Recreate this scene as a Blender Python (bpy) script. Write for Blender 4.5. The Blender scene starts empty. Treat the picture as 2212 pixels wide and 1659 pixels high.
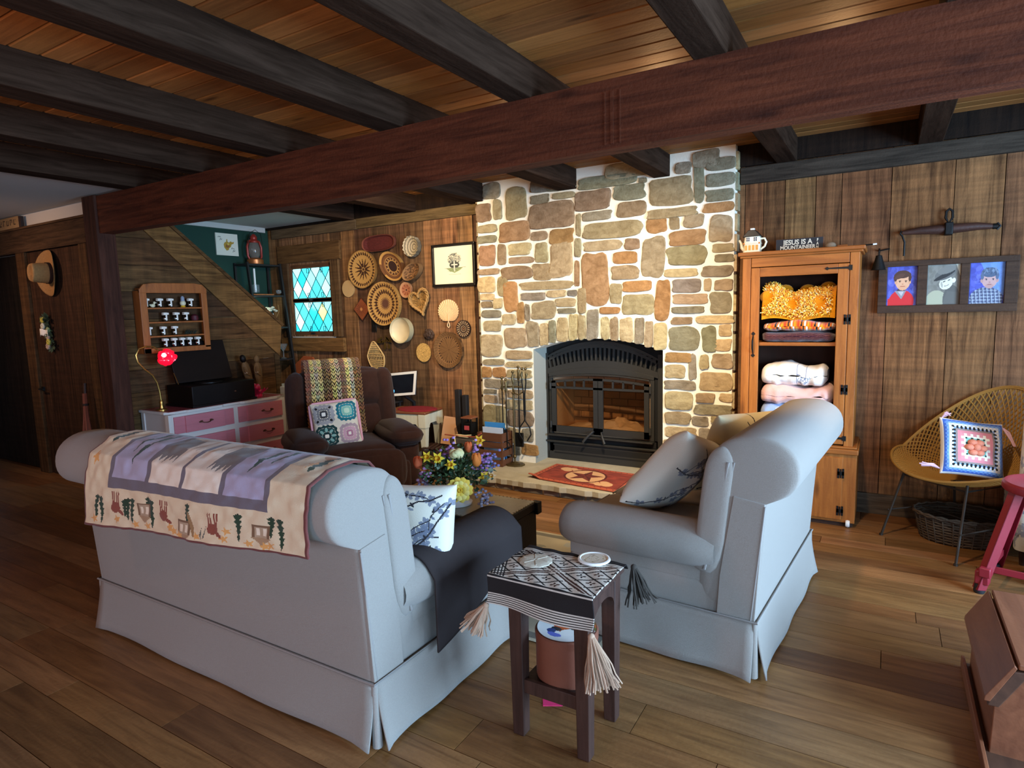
import bpy, bmesh, math, random
import numpy as np
from mathutils import Vector, Matrix, Euler
random.seed(7); RNG=np.random.default_rng(7)
PI=math.pi
scn=bpy.context.scene
COL=scn.collection
def lin(c):
    if isinstance(c,str):
        c=c.lstrip('#'); c=[int(c[i:i+2],16)/255 for i in (0,2,4)]
    return tuple((x/12.92 if x<=.04045 else ((x+.055)/1.055)**2.4) for x in c[:3])
def lina(a):
    a=np.asarray(a,float); return np.where(a<=.04045,a/12.92,((a+.055)/1.055)**2.4)
def mixc(a,b,t): return tuple(a[i]*(1-t)+b[i]*t for i in range(3))
def hx(s):
    s=s.lstrip('#'); return np.array([int(s[i:i+2],16)/255 for i in (0,2,4)])
MATS={}
def mat(name,col='#808080',rough=.6,metal=0.,attr=False,grain=None,gamt=.35,gcol=None,bump=0.,bscale=200.,spec=.5,emit=0.,ecol=None,trans=0.,alpha=1.,coat=0.,knots=0.,sheen=0.,ior=1.45,detail=6.,wave=None):
    """procedural principled material: optional per-face colour attribute, stretched grain noise, bump"""
    if name in MATS: return MATS[name]
    m=bpy.data.materials.new(name); m.use_nodes=True; nt=m.node_tree; N=nt.nodes; Lk=nt.links
    b=N['Principled BSDF']
    c=lin(col)
    b.inputs['Roughness'].default_value=rough; b.inputs['Metallic'].default_value=metal
    b.inputs['Specular IOR Level'].default_value=spec
    b.inputs['IOR'].default_value=ior
    if trans: b.inputs['Transmission Weight'].default_value=trans
    if alpha<1: b.inputs['Alpha'].default_value=alpha
    if coat: b.inputs['Coat Weight'].default_value=coat; b.inputs['Coat Roughness'].default_value=.2
    if sheen: b.inputs['Sheen Weight'].default_value=sheen
    tc=N.new('ShaderNodeTexCoord')
    sock=None
    if attr:
        a=N.new('ShaderNodeAttribute'); a.attribute_name='Col'; sock=a.outputs['Color']
        if col!='#808080':
            mx=N.new('ShaderNodeMix'); mx.data_type='RGBA'; mx.blend_type='MULTIPLY'; mx.inputs[0].default_value=1
            Lk.new(sock,mx.inputs[6]); mx.inputs[7].default_value=(*c,1); sock=mx.outputs[2]
    else:
        r=N.new('ShaderNodeRGB'); r.outputs[0].default_value=(*c,1); sock=r.outputs[0]
    nz=None
    if grain:
        mp=N.new('ShaderNodeMapping'); mp.inputs['Scale'].default_value=grain
        Lk.new(tc.outputs['Object'],mp.inputs[0])
        vec=mp.outputs[0]
        if attr:   # offset the grain per board by its own colour so boards do not repeat
            ad=N.new('ShaderNodeVectorMath'); ad.operation='MULTIPLY_ADD'
            Lk.new(a.outputs['Color'],ad.inputs[0]); ad.inputs[1].default_value=(91,57,73); Lk.new(vec,ad.inputs[2]); vec=ad.outputs[0]
        nz=N.new('ShaderNodeTexNoise'); nz.inputs['Scale'].default_value=1; nz.inputs['Detail'].default_value=detail; nz.inputs['Roughness'].default_value=.65; nz.inputs['Distortion'].default_value=.6
        Lk.new(vec,nz.inputs['Vector'])
        rp=N.new('ShaderNodeValToRGB'); rp.color_ramp.elements[0].position=.32; rp.color_ramp.elements[1].position=.70
        g0=lin(gcol) if gcol else (.16,.13,.11)
        rp.color_ramp.elements[0].color=(*g0,1); rp.color_ramp.elements[1].color=(1,1,1,1)
        Lk.new(nz.outputs['Fac'],rp.inputs[0])
        mx=N.new('ShaderNodeMix'); mx.data_type='RGBA'; mx.blend_type='MULTIPLY'; mx.inputs[0].default_value=gamt
        Lk.new(sock,mx.inputs[6]); Lk.new(rp.outputs[0],mx.inputs[7]); sock=mx.outputs[2]
    if wave:   # rough-sawn marks: faint bands across the board
        mp2=N.new('ShaderNodeMapping'); mp2.inputs['Scale'].default_value=wave[0]; Lk.new(tc.outputs['Object'],mp2.inputs[0])
        n2=N.new('ShaderNodeTexNoise'); n2.inputs['Scale'].default_value=1; n2.inputs['Detail'].default_value=4; Lk.new(mp2.outputs[0],n2.inputs['Vector'])
        r2=N.new('ShaderNodeValToRGB'); r2.color_ramp.elements[0].position=.35; r2.color_ramp.elements[1].position=.65
        r2.color_ramp.elements[0].color=(.45,.45,.47,1); r2.color_ramp.elements[1].color=(1.15,1.1,1.05,1); Lk.new(n2.outputs['Fac'],r2.inputs[0])
        m2=N.new('ShaderNodeMix'); m2.data_type='RGBA'; m2.blend_type='MULTIPLY'; m2.inputs[0].default_value=wave[1]
        Lk.new(sock,m2.inputs[6]); Lk.new(r2.outputs[0],m2.inputs[7]); sock=m2.outputs[2]
    if knots:
        mp3=N.new('ShaderNodeMapping'); mp3.inputs['Scale'].default_value=tuple(g**.5*1.6 for g in (grain or (4,4,4))); Lk.new(tc.outputs['Object'],mp3.inputs[0])
        vo=N.new('ShaderNodeTexVoronoi'); vo.inputs['Scale'].default_value=.8; Lk.new(mp3.outputs[0],vo.inputs['Vector'])
        r3=N.new('ShaderNodeValToRGB'); r3.color_ramp.elements[0].position=.05; r3.color_ramp.elements[1].position=.16
        r3.color_ramp.elements[0].color=(.12,.08,.06,1); r3.color_ramp.elements[1].color=(1,1,1,1); Lk.new(vo.outputs['Distance'],r3.inputs[0])
        m3=N.new('ShaderNodeMix'); m3.data_type='RGBA'; m3.blend_type='MULTIPLY'; m3.inputs[0].default_value=knots
        Lk.new(sock,m3.inputs[6]); Lk.new(r3.outputs[0],m3.inputs[7]); sock=m3.outputs[2]
    Lk.new(sock,b.inputs['Base Color'])
    if emit:
        b.inputs['Emission Strength'].default_value=emit
        if ecol: b.inputs['Emission Color'].default_value=(*lin(ecol),1)
        else: Lk.new(sock,b.inputs['Emission Color'])
    if bump:
        bn=N.new('ShaderNodeTexNoise'); bn.inputs['Scale'].default_value=bscale; bn.inputs['Detail'].default_value=3
        Lk.new(tc.outputs['Object'],bn.inputs['Vector'])
        bp=N.new('ShaderNodeBump'); bp.inputs['Strength'].default_value=bump; bp.inputs['Distance'].default_value=.004
        src=bn.outputs['Fac']
        if nz:
            ma=N.new('ShaderNodeMath'); ma.operation='ADD'; Lk.new(bn.outputs['Fac'],ma.inputs[0]); Lk.new(nz.outputs['Fac'],ma.inputs[1]); src=ma.outputs[0]
        Lk.new(src,bp.inputs['Height']); Lk.new(bp.outputs[0],b.inputs['Normal'])
    MATS[name]=m; return m
WHITE=(1,1,1)
class MB:
    """collects shapes and links them as ONE mesh object"""
    def __init__(s): s.v=[]; s.f=[]; s.c=[]; s.n=0; s.arr=[]
    def add(s,vs,fs,col=WHITE):
        o=s.n; s.v.extend([tuple(p) for p in vs]); s.n+=len(vs)
        for f in fs: s.f.append(tuple(o+i for i in f)); s.c.append(col)
        return s
    def box(s,x0,y0,z0,x1,y1,z1,col=WHITE,M=None):
        vs=[(x,y,z) for z in (z0,z1) for y in (y0,y1) for x in (x0,x1)]
        if M is not None: vs=[tuple(M@Vector(p)) for p in vs]
        return s.add(vs,[(0,2,3,1),(4,5,7,6),(0,1,5,4),(2,6,7,3),(0,4,6,2),(1,3,7,5)],col)
    def cbox(s,cx,cy,cz,dx,dy,dz,col=WHITE,rot=None):
        if rot is None: return s.box(cx-dx/2,cy-dy/2,cz-dz/2,cx+dx/2,cy+dy/2,cz+dz/2,col)
        M=Matrix.Translation((cx,cy,cz))@Euler(rot).to_matrix().to_4x4()
        return s.box(-dx/2,-dy/2,-dz/2,dx/2,dy/2,dz/2,col,M)
    def prism(s,poly,a,b,axis='Y',col=WHITE):
        """extrude a 2-D polygon between a and b along axis; poly coords are the other two axes in xyz order"""
        def p(u,w,t): return {'X':(t,u,w),'Y':(u,t,w),'Z':(u,w,t)}[axis]
        n=len(poly); vs=[p(u,w,a) for u,w in poly]+[p(u,w,b) for u,w in poly]
        fs=[tuple(range(n)),tuple(range(2*n-1,n-1,-1))]+[(i,i+n,(i+1)%n+n,(i+1)%n) for i in range(n)]
        return s.add(vs,fs,col)
    def bar(s,p,q,w,h=None,col=WHITE,up=(0,0,1)):
        p=Vector(p);q=Vector(q);d=(q-p); L=d.length; d.normalize(); h=h or w
        u=Vector(up)
        if abs(d.dot(u))>.98: u=Vector((0,1,0))
        r=d.cross(u).normalized(); u=r.cross(d)
        vs=[]
        for c in (p,q):
            for a,b in ((-1,-1),(1,-1),(1,1),(-1,1)): vs.append(c+r*a*w/2+u*b*h/2)
        return s.add(vs,[(3,2,1,0),(4,5,6,7)]+[(i,(i+1)%4,(i+1)%4+4,i+4) for i in range(4)],col)
    def tube(s,pts,r,n=8,col=WHITE,closed=False,cap=True):
        pts=[Vector(p) for p in pts]; m=len(pts); rr=r if hasattr(r,'__len__') else [r]*m
        vs=[]; prev=None
        for i,p in enumerate(pts):
            if closed: t=pts[(i+1)%m]-pts[i-1]
            else: t=pts[min(i+1,m-1)]-pts[max(i-1,0)]
            if t.length<1e-9: t=Vector((0,0,1))
            t.normalize()
            if prev is None:
                a=Vector((0,0,1)) if abs(t.z)<.9 else Vector((1,0,0)); x=t.cross(a).normalized()
            else:
                x=(prev-t*prev.dot(t))
                x=x.normalized() if x.length>1e-6 else t.orthogonal().normalized()
            prev=x; y=t.cross(x)
            for k in range(n):
                an=2*PI*k/n; vs.append(p+x*math.cos(an)*rr[i]+y*math.sin(an)*rr[i])
        fs=[]
        for i in range(m if closed else m-1):
            j=(i+1)%m
            for k in range(n): fs.append((i*n+k,i*n+(k+1)%n,j*n+(k+1)%n,j*n+k))
        if cap and not closed: fs.append(tuple(range(n-1,-1,-1))); fs.append(tuple((m-1)*n+k for k in range(n)))
        return s.add(vs,fs,col)
    def lathe(s,prof,c=(0,0,0),n=24,col=WHITE,axis='Z',cols=None,capb=True,capt=True,M=None,sx=1.,sy=1.):
        vs=[];fs=[];cl=[]
        for r,z in prof:
            for k in range(n):
                a=2*PI*k/n; p=(r*math.cos(a)*sx,r*math.sin(a)*sy,z)
                if axis=='Y': p=(p[0],-p[2],p[1])
                elif axis=='X': p=(p[2],p[0],p[1])
                if M is not None: p=tuple(M@Vector(p))
                vs.append((p[0]+c[0],p[1]+c[1],p[2]+c[2]))
        for i in range(len(prof)-1):
            for k in range(n): fs.append((i*n+k,i*n+(k+1)%n,(i+1)*n+(k+1)%n,(i+1)*n+k))
        if capb and prof[0][0]>1e-6: fs.append(tuple(range(n-1,-1,-1)))
        if capt and prof[-1][0]>1e-6: fs.append(tuple((len(prof)-1)*n+k for k in range(n)))
        return s.add(vs,fs,col)
    def ball(s,c,r,col=WHITE,n=12,m=8,sc=(1,1,1),M=None):
        vs=[];fs=[]
        for i in range(m+1):
            t=PI*i/m
            for k in range(n):
                a=2*PI*k/n; p=Vector((r*sc[0]*math.sin(t)*math.cos(a),r*sc[1]*math.sin(t)*math.sin(a),-r*sc[2]*math.cos(t)))
                if M is not None: p=M@p
                vs.append((p.x+c[0],p.y+c[1],p.z+c[2]))
        for i in range(m):
            for k in range(n): fs.append((i*n+k,i*n+(k+1)%n,(i+1)*n+(k+1)%n,(i+1)*n+k))
        return s.add(vs,fs,col)
    def grid(s,P,nu,nv,col=None,cu=False):
        """P: (nu,nv,3) array of points, col: (nu-1,nv-1,3) per face"""
        o=s.n; P=np.asarray(P,float).reshape(-1,3); s.v.extend(map(tuple,P.tolist())); s.n+=nu*nv
        for i in range(nu if cu else nu-1):
            j=(i+1)%nu
            for k in range(nv-1):
                s.f.append((o+i*nv+k,o+j*nv+k,o+j*nv+k+1,o+i*nv+k+1)); s.c.append(WHITE if col is None else tuple(col[i][k]))
        return s
    def build(s,name,m,parent=None,loc=None,rot=None,smooth=40,bevel=0,bseg=2,sub=0,solid=0,merge=False,noattr=False):
        me=bpy.data.meshes.new(name); me.from_pydata(s.v,[],s.f); me.update()
        if merge:
            bm=bmesh.new(); bm.from_mesh(me); 
            cl=bm.faces.layers.float_vector.new('fc')
            bm.faces.ensure_lookup_table()
            for f,c in zip(bm.faces,s.c): f[cl]=c
            bmesh.ops.remove_doubles(bm,verts=bm.verts,dist=1e-5)
            bmesh.ops.recalc_face_normals(bm,faces=bm.faces)
            s.c=[tuple(f[cl]) for f in bm.faces]
            bm.faces.layers.float_vector.remove(bm.faces.layers.float_vector['fc'])
            bm.to_mesh(me); bm.free()
        if not noattr and any(c is not WHITE for c in s.c):
            at=me.color_attributes.new('Col','FLOAT_COLOR','CORNER')
            tot=np.empty(len(me.polygons),int); me.polygons.foreach_get('loop_total',tot)
            cc=np.ones((len(s.c),4)); cc[:,:3]=np.array([tuple(c)[:3] for c in s.c])
            at.data.foreach_set('color',np.repeat(cc,tot,axis=0).ravel())
        o=bpy.data.objects.new(name,me); COL.objects.link(o)
        if isinstance(m,str): m=MATS[m]
        me.materials.append(m)
        if smooth:
            me.polygons.foreach_set('use_smooth',[True]*len(me.polygons))
            try: me.set_sharp_from_angle(angle=math.radians(smooth))
            except Exception: pass
        if parent is not None: o.parent=parent
        if loc is not None: o.location=loc
        if rot is not None: o.rotation_euler=rot
        if solid:
            q=o.modifiers.new('s','SOLIDIFY'); q.thickness=solid; q.offset=0
        if bevel:
            q=o.modifiers.new('b','BEVEL'); q.width=bevel; q.segments=bseg; q.limit_method='ANGLE'; q.angle_limit=math.radians(40); q.harden_normals=False
        if sub:
            q=o.modifiers.new('u','SUBSURF'); q.levels=sub; q.render_levels=sub
        return o
def tag(o,label,cat,group=None,kind=None):
    o['label']=label; o['category']=cat
    if group: o['group']=group
    if kind: o['kind']=kind
    return o
def thing(name,label,cat,loc=(0,0,0),rotz=0,group=None,rot=None):
    o=bpy.data.objects.new(name,None); COL.objects.link(o); o.empty_display_size=.05
    o.location=loc; o.rotation_euler=rot if rot else (0,0,rotz)
    return tag(o,label,cat,group)
def struct(o,label=None):
    o['kind']='structure'
    if label: o['label']=label
    return o
def dup(root,loc,rotz=None,label=None,group=None,scale=None):
    r=root.copy(); COL.objects.link(r); r.location=loc
    if rotz is not None: r.rotation_euler=(0,0,rotz)
    if scale: r.scale=scale
    if label: r['label']=label
    if group: r['group']=group
    for ch in list(root.children):
        c=ch.copy(); COL.objects.link(c); c.parent=r
        for g in list(ch.children):
            d=g.copy(); COL.objects.link(d); d.parent=c
    return r
FONT=None
def text_mesh(body,size,depth=.002,offset=0.,sx=1.,align='CENTER'):
    """turns lettering into mesh data (verts, faces) lying in the XY plane"""
    cu=bpy.data.curves.new('lettering','FONT'); cu.body=body; cu.size=size; cu.extrude=depth/2; cu.offset=offset
    cu.align_x=align; cu.align_y='CENTER'; cu.resolution_u=3
    ob=bpy.data.objects.new('lettering',cu); COL.objects.link(ob)
    dg=bpy.context.evaluated_depsgraph_get(); dg.update()
    me=bpy.data.meshes.new_from_object(ob.evaluated_get(dg))
    vs=[(v.co.x*sx,v.co.y,v.co.z) for v in me.vertices]; fs=[tuple(p.vertices) for p in me.polygons]
    bpy.data.objects.remove(ob); bpy.data.curves.remove(cu); bpy.data.meshes.remove(me)
    return vs,fs
def add_text(mb,body,size,M,depth=.002,offset=0.,sx=1.,col=WHITE,align='CENTER'):
    vs,fs=text_mesh(body,size,depth,offset,sx,align)
    return mb.add([tuple(M@Vector(v)) for v in vs],fs,col)
# orientation matrices: lettering/graphics lying in XY turned to stand on a wall
def onwallY(x,y,z): # faces -Y
    return Matrix.Translation((x,y,z))@Matrix(((1,0,0,0),(0,0,-1,0),(0,1,0,0),(0,0,0,1)))
def noise2(U,V,sc,seed=0):
    """cheap smooth value noise on arrays"""
    r=np.random.default_rng(seed); g=r.random((64,64))
    x=np.asarray(U)*sc; y=np.asarray(V)*sc; xi=np.floor(x).astype(int); yi=np.floor(y).astype(int); fx=x-xi; fy=y-yi
    fx=fx*fx*(3-2*fx); fy=fy*fy*(3-2*fy)
    g00=g[xi%64,yi%64];g10=g[(xi+1)%64,yi%64];g01=g[xi%64,(yi+1)%64];g11=g[(xi+1)%64,(yi+1)%64]
    return (g00*(1-fx)+g10*fx)*(1-fy)+(g01*(1-fx)+g11*fx)*fy
class Paint:
    """raster of surface colours (dyes, glazes, print) used per face of a fine grid; coordinates 0..1"""
    def __init__(s,nu,nv,base):
        s.nu,s.nv=nu,nv
        u=(np.arange(nu)+.5)/nu; v=(np.arange(nv)+.5)/nv
        s.U,s.V=np.meshgrid(u,v,indexing='ij'); s.A=np.ones((nu,nv,3))*hx(base)
    def put(s,mask,col,a=1.): 
        c=hx(col) if isinstance(col,str) else np.asarray(col)
        s.A[mask]=s.A[mask]*(1-a)+c*a; return s
    def rect(s,u0,v0,u1,v1,col,a=1.): return s.put((s.U>=u0)&(s.U<=u1)&(s.V>=v0)&(s.V<=v1),col,a)
    def ell(s,u,v,ru,rv,col,ang=0,a=1.):
        c,d=math.cos(ang),math.sin(ang); X=s.U-u; Y=s.V-v
        return s.put(((X*c+Y*d)/ru)**2+((-X*d+Y*c)/rv)**2<=1,col,a)
    def poly(s,pts,col,a=1.):
        n=len(pts); inside=np.zeros(s.U.shape,bool)
        for i in range(n):
            x1,y1=pts[i]; x2,y2=pts[(i+1)%n]
            c=((y1>s.V)!=(y2>s.V))
            with np.errstate(divide='ignore',invalid='ignore'):
                xs=(x2-x1)*(s.V-y1)/((y2-y1) if y2!=y1 else 1e-9)+x1
            inside^=c&(s.U<xs)
        return s.put(inside,col,a)
    def line(s,pts,w,col,asp=1.,a=1.):
        for (x1,y1),(x2,y2) in zip(pts[:-1],pts[1:]):
            dx,dy=(x2-x1)*asp,y2-y1; L2=dx*dx+dy*dy+1e-12
            t=np.clip((((s.U-x1)*asp)*dx+(s.V-y1)*dy)/L2,0,1)
            d=np.hypot((s.U-x1)*asp-t*dx,(s.V-y1)-t*dy); s.put(d<w,col,a)
        return s
    def lincol(s): return lina(np.clip(s.A,0,1))
def grid_pts(nu,nv,fn):
    u=np.linspace(0,1,nu+1); v=np.linspace(0,1,nv+1); U,V=np.meshgrid(u,v,indexing='ij')
    x,y,z=fn(U,V); return np.stack([x*np.ones_like(U),y*np.ones_like(U),z*np.ones_like(U)],-1)
# ---------------------------------------------------------------- materials of the room
mat('floor_wood',attr=True,rough=.42,grain=(2.6,30,30),gamt=.6,gcol='#7a6250',bump=.25,bscale=60,spec=.4,wave=((2.4,7,7),.28),detail=9.)
mat('wall_wood',attr=True,rough=.85,grain=(30,30,2.0),gamt=.8,gcol='#4a3a30',bump=.5,bscale=120,spec=.2,wave=((1.5,1.5,34),.45),knots=.6)
mat('stair_wood',attr=True,rough=.85,grain=(30,2.0,30),gamt=.8,gcol='#4a3a30',bump=.5,bscale=120,spec=.2,wave=((1,22,2),.3),knots=.5)
mat('ceil_wood',attr=True,rough=.6,grain=(2.,40,40),gamt=.45,gcol='#6a4a30',bump=.25,bscale=80,spec=.25,knots=.7)
mat('beam_wood','#6a351e',rough=.75,grain=(2.2,30,30),gamt=.75,gcol='#5a4038',bump=.5,bscale=70,spec=.25,knots=.6)
mat('joist_wood','#3c2c22',rough=.95,grain=(30,2.2,30),gamt=.7,gcol='#5a4a40',bump=.4,bscale=70,spec=.04)
mat('post_wood','#4a2b20',rough=.8,grain=(26,26,2.),gamt=.75,gcol='#4a3a30',bump=.6,bscale=50,spec=.2)
mat('grey_wood',attr=True,rough=.9,grain=(2.5,34,34),gamt=.75,gcol='#4d453d',bump=.5,bscale=90,spec=.2)
mat('plaster','#b9b6b0',rough=.9,bump=.15,bscale=260)
mat('green_paint','#1d3b30',rough=.7,bump=.1,bscale=120,spec=.3)
mat('dark_gap','#120d0a',rough=1)
def shade(base,amt=.18,tint=.05,rng=random):
    k=1+rng.uniform(-amt,amt); return tuple(max(0.,c*k*(1+rng.uniform(-tint,tint))) for c in lin(base))
R_=random.Random(11)
# floor: boards run along the hearth wall
mb=MB(); y=-3.2
while y<5.35:
    w=R_.choice([.12,.155,.155,.185]); x=-9.4+R_.uniform(0,.8)
    x0=-9.4
    while x0<3.2:
        x1=min(3.2,x0+R_.uniform(.7,2.1))
        if x1-x0>.02:
            b=R_.choice(['#90643a','#9a6e42','#875b33','#906a42','#9c744c','#815833'])
            mb.box(x0+.0014,y+.0014,-.03,x1-.0014,y+w-.0014,0,shade(b,.14,.04,R_))
        x0=x1
    y+=w
mb.box(-9.4,-3.2,-.06,3.2,5.35,-.028,lin('#1a120c'))
struct(mb.build('floor','floor_wood',smooth=0))
# ceiling boards
mb=MB(); y=-3.2
while y<4.98:
    w=.118
    mb.prism([(y+.001,2.660),(y+.008,2.652),(y+w-.008,2.652),(y+w-.001,2.660),(y+w-.001,2.676),(y+.001,2.676)],-5.12,3.2,'X',shade(R_.choice(['#a9743f','#9c6836','#b27d47','#8f6034']),.15,.04,R_))
    y+=w
mb.box(-5.12,-3.2,2.672,3.2,5.0,2.70,lin('#140d08'))
struct(mb.build('ceiling','ceil_wood',smooth=0))
mb=MB(); mb.box(-9.4,-3.2,2.51,-5.05,2.78,2.56); mb.box(-6.32,2.82,2.525,-5.14,4.96,2.56); mb.box(-6.36,2.82,2.47,-6.29,4.9,2.53)
struct(mb.build('ceiling_plaster','plaster',smooth=0))
# joists and beam
for i,(x0,x1) in enumerate([(-5.05,-4.88),(-4.19,-4.04),(-3.38,-3.2),(-2.43,-2.26),(-1.60,-1.47),(-.715,-.58),(.13,.27),(1.0,1.14),(1.86,2.0)]):
    mb=MB(); yb=4.95 if not(-3.2<x0<-1.3) else 4.92
    mb.box(x0,-3.2,2.49,x1,yb,2.655); struct(mb.build('trim_%d'%(i+1),'joist_wood',bevel=.006,smooth=0))
mb=MB(); n=30   # the great beam sags a little at mid span
for i in range(n):
    xa=-5.47+i*(8.6/n); xb=xa+8.6/n
    sag=lambda x:-.028*math.exp(-((x+3.0)/1.3)**2)
    vs=[(xa,2.68,2.2+sag(xa)),(xb,2.68,2.2+sag(xb)),(xb,2.79,2.2+sag(xb)),(xa,2.79,2.2+sag(xa)),(xa,2.68,2.492),(xb,2.68,2.492),(xb,2.79,2.492),(xa,2.79,2.492)]
    fs=[(0,3,2,1),(4,5,6,7),(0,1,5,4),(2,3,7,6)]
    if i==0: fs.append((3,0,4,7))
    if i==n-1: fs.append((1,2,6,5))
    mb.add(vs,fs)
for x,w_ in ((-1.105,.008),(-1.075,.014),(-1.035,.007)): mb.box(x,2.676,2.215,x+w_,2.682,2.44)  # saw marks
struct(mb.build('trim_20','beam_wood',smooth=30,merge=True))
mb=MB(); mb.box(-5.665,2.66,0,-5.47,2.805,2.50); struct(mb.build('trim_21','post_wood',bevel=.008,smooth=0))
# hearth wall: upright barn boards either side of the chimney, round the window
mb=MB()
PAL=['#9a6f48','#86603d','#a57a52','#7a593c','#6d5038','#9b7350','#8f6848']
def board(x0,x1,z0,z1,y=4.96,pal=PAL,am=.13):
    mb.box(x0+.0022,y+R_.uniform(-.006,.006),z0,x1-.0022,y+.03,z1,shade(R_.choice(pal),am,.05,R_))
x=-6.32
seams=[]
while x<-3.0:
    w=R_.uniform(.13,.25); x1=min(x+w,-3.0)
    cuts=[x]+[c for c in (-5.95,-5.30) if x<c<x1]+[x1]
    for ca,cb_ in zip(cuts[:-1],cuts[1:]):
        if cb_<=-5.95 or ca>=-5.30: board(ca,cb_,0,2.50)
        else: board(ca,cb_,0,1.27); board(ca,cb_,2.03,2.50)
    x=x1
xs=[-1.2,-.93,-.80,-.655,-.455,-.293,.0,.345,.60,.85,1.05,1.3,1.5,1.75,2.0,2.25,2.5,2.8,3.2]
for a,b in zip(xs[:-1],xs[1:]): board(a,b,.0,2.50,pal=['#946540','#845a38','#a0734a','#8c6140'])
mb.box(-6.4,4.99,0,-5.95,5.03,2.7,lin('#0c0806')); mb.box(-5.3,4.99,0,-2.9,5.03,2.7,lin('#0c0806')); mb.box(-5.95,4.99,0,-5.3,5.03,1.27,lin('#0c0806')); mb.box(-5.95,4.99,2.03,-5.3,5.03,2.7,lin('#0c0806'))
mb.box(-1.3,4.99,0,3.2,5.03,2.7,lin('#0c0806')); mb.box(-6.4,4.93,2.50,3.2,5.03,2.70,lin('#2a1c12'))
struct(mb.build('wall_back','wall_wood',smooth=0))
mb=MB()
mb.box(-6.22,4.925,2.39,-4.86,4.965,2.495,lin('#6d5a42')); mb.box(-4.86,4.93,2.395,-3.1,4.965,2.5,lin('#75603f'))
struct(mb.build('trim_22','grey_wood',bevel=.004,smooth=0))
mb=MB(); mb.box(-.96,4.92,2.372,1.2,4.965,2.49,lin('#4a4036')); mb.box(1.2,4.925,2.37,3.2,4.965,2.49,lin('#3c342d'))
struct(mb.build('trim_23','grey_wood',bevel=.004,smooth=0))
mb=MB(); mb.box(-.95,4.935,0,1.3,4.962,.145,lin('#5f4f3f')); mb.box(1.3,4.937,0,3.2,4.962,.15,lin('#54483c'))
struct(mb.build('baseboard_back','grey_wood',bevel=.003,smooth=0))
# stair side wall (level planks below the slanting string)
mb=MB(); XS=-5.60
line=lambda z:3.12+(2.28-z)*(4.42-3.12)/(2.28-1.09)
zs=[0,.24,.44,.66,.86,1.06,1.28,1.5,1.74,1.97,2.2,2.5]
for z0,z1 in zip(zs[:-1],zs[1:]):
    y0=2.8; a=min(4.42,line(z0)+.05); b=min(4.42,line(z1)+.05); a=max(a,2.9); b=max(b,2.9)
    vs=[(XS,y0,z0+.0015),(XS,a,z0+.0015),(XS,b,z1-.0015),(XS,y0,z1-.0015)]; dx=R_.uniform(-.003,.003)
    vs=[(p[0]+dx,p[1],p[2]) for p in vs]+[(XS-.03,p[1],p[2]) for p in vs]
    mb.add(vs,[(0,1,2,3),(7,6,5,4),(0,4,5,1),(1,5,6,2),(2,6,7,3),(3,7,4,0)],shade(R_.choice(['#6a4a2c','#74532f','#5f4229','#6d5030']),.15,.05,R_))
mb.box(XS-.05,2.8,0,XS-.03,4.42,1.05,lin('#0c0806'))
mb.box(XS-.055,4.36,0,XS+.012,4.425,1.10,shade('#5f4a33'))
struct(mb.build('wall_stair','stair_wood',smooth=0))
mb=MB()
st=[(3.10,2.27),(3.02,2.42),(3.21,2.42),(4.47,1.40),(4.425,1.07)]
mb.prism([(y,z) for y,z in st],XS-.03,XS+.022,'X',lin('#8a6438'))
mb.prism([(3.2,2.43),(3.23,2.445),(4.50,1.405),(4.47,1.39)],XS-.04,XS+.035,'X',lin('#6e4e2c'))
struct(mb.build('trim_24','stair_wood',bevel=.003,smooth=0))
mb=MB()
for k in range(8):
    yy=4.42-k*.19; zz=.95+k*.17
    mb.box(-6.31,yy-.24,zz,XS-.05,yy,zz+.03,lin('#6a4a2c')); mb.box(-6.31,yy-.21,zz-.14,XS-.05,yy-.19,zz,lin('#5d4228'))
struct(mb.build('trim_25','stair_wood',smooth=0))
mb=MB(); mb.box(-6.38,2.90,0,-6.32,5.0,2.55); struct(mb.build('wall_green','green_paint',smooth=0))
# wall with the plank door at the foot of the room
mb=MB(); DY=2.78
mb.box(-9.4,DY+.02,2.38,-5.66,DY+.06,2.56); mb.box(-9.4,DY+.11,0,-6.36,DY+.16,2.7); mb.box(-9.4,DY+.11,2.565,-5.66,DY+.13,2.7)  # rear boxes added to block sky light leaking past the doors
struct(mb.build('wall_left','plaster',smooth=0,noattr=True))
mb=MB(); mb.box(-9.4,DY-.01,2.165,-5.66,DY+.05,2.39,lin('#4f3a28')); mb.box(-9.4,DY-.03,2.375,-5.66,DY+.05,2.395,lin('#5d4630'))
struct(mb.build('trim_26','grey_wood',bevel=.004,smooth=0))
for nm,(a,b) in (('trim_27',(-7.27,-7.09)),('trim_28',(-6.05,-5.91)),('trim_29',(-5.91,-5.67))):
    mb=MB(); mb.box(a,DY-.005 if nm!='trim_29' else DY+.02,0,b,DY+.05,2.165,lin('#5e4329') if nm!='trim_29' else lin('#33251a')); struct(mb.build(nm,'wall_wood',bevel=.004,smooth=0))
dr=bpy.data.objects.new('door_1',None); COL.objects.link(dr); dr.location=(-7.08,DY+.02,0); struct(dr)
mb=MB(); x=0.
for w in (.2,.23,.19,.22,.19): mb.box(x+.002,0,.01,x+w-.002,.035,2.16,shade('#4a3222',.14,.05,R_)); x+=w
mb.build('door_leaf','wall_wood',dr,smooth=0,bevel=.002)
mat('black_iron','#1c1b1a',rough=.55,metal=.6,bump=.2,bscale=90)
mb=MB(); mb.box(.012,-.012,.83,.05,0,.87); mb.tube([(.03,-.012,.85),(.03,-.045,.85),(.05,-.05,.85),(.14,-.05,.852)],.008,8)
mb.build('door_handle','black_iron',dr)
d2=bpy.data.objects.new('door_2',None); COL.objects.link(d2); d2.location=(-9.2,DY+.06,0); struct(d2)
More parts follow.
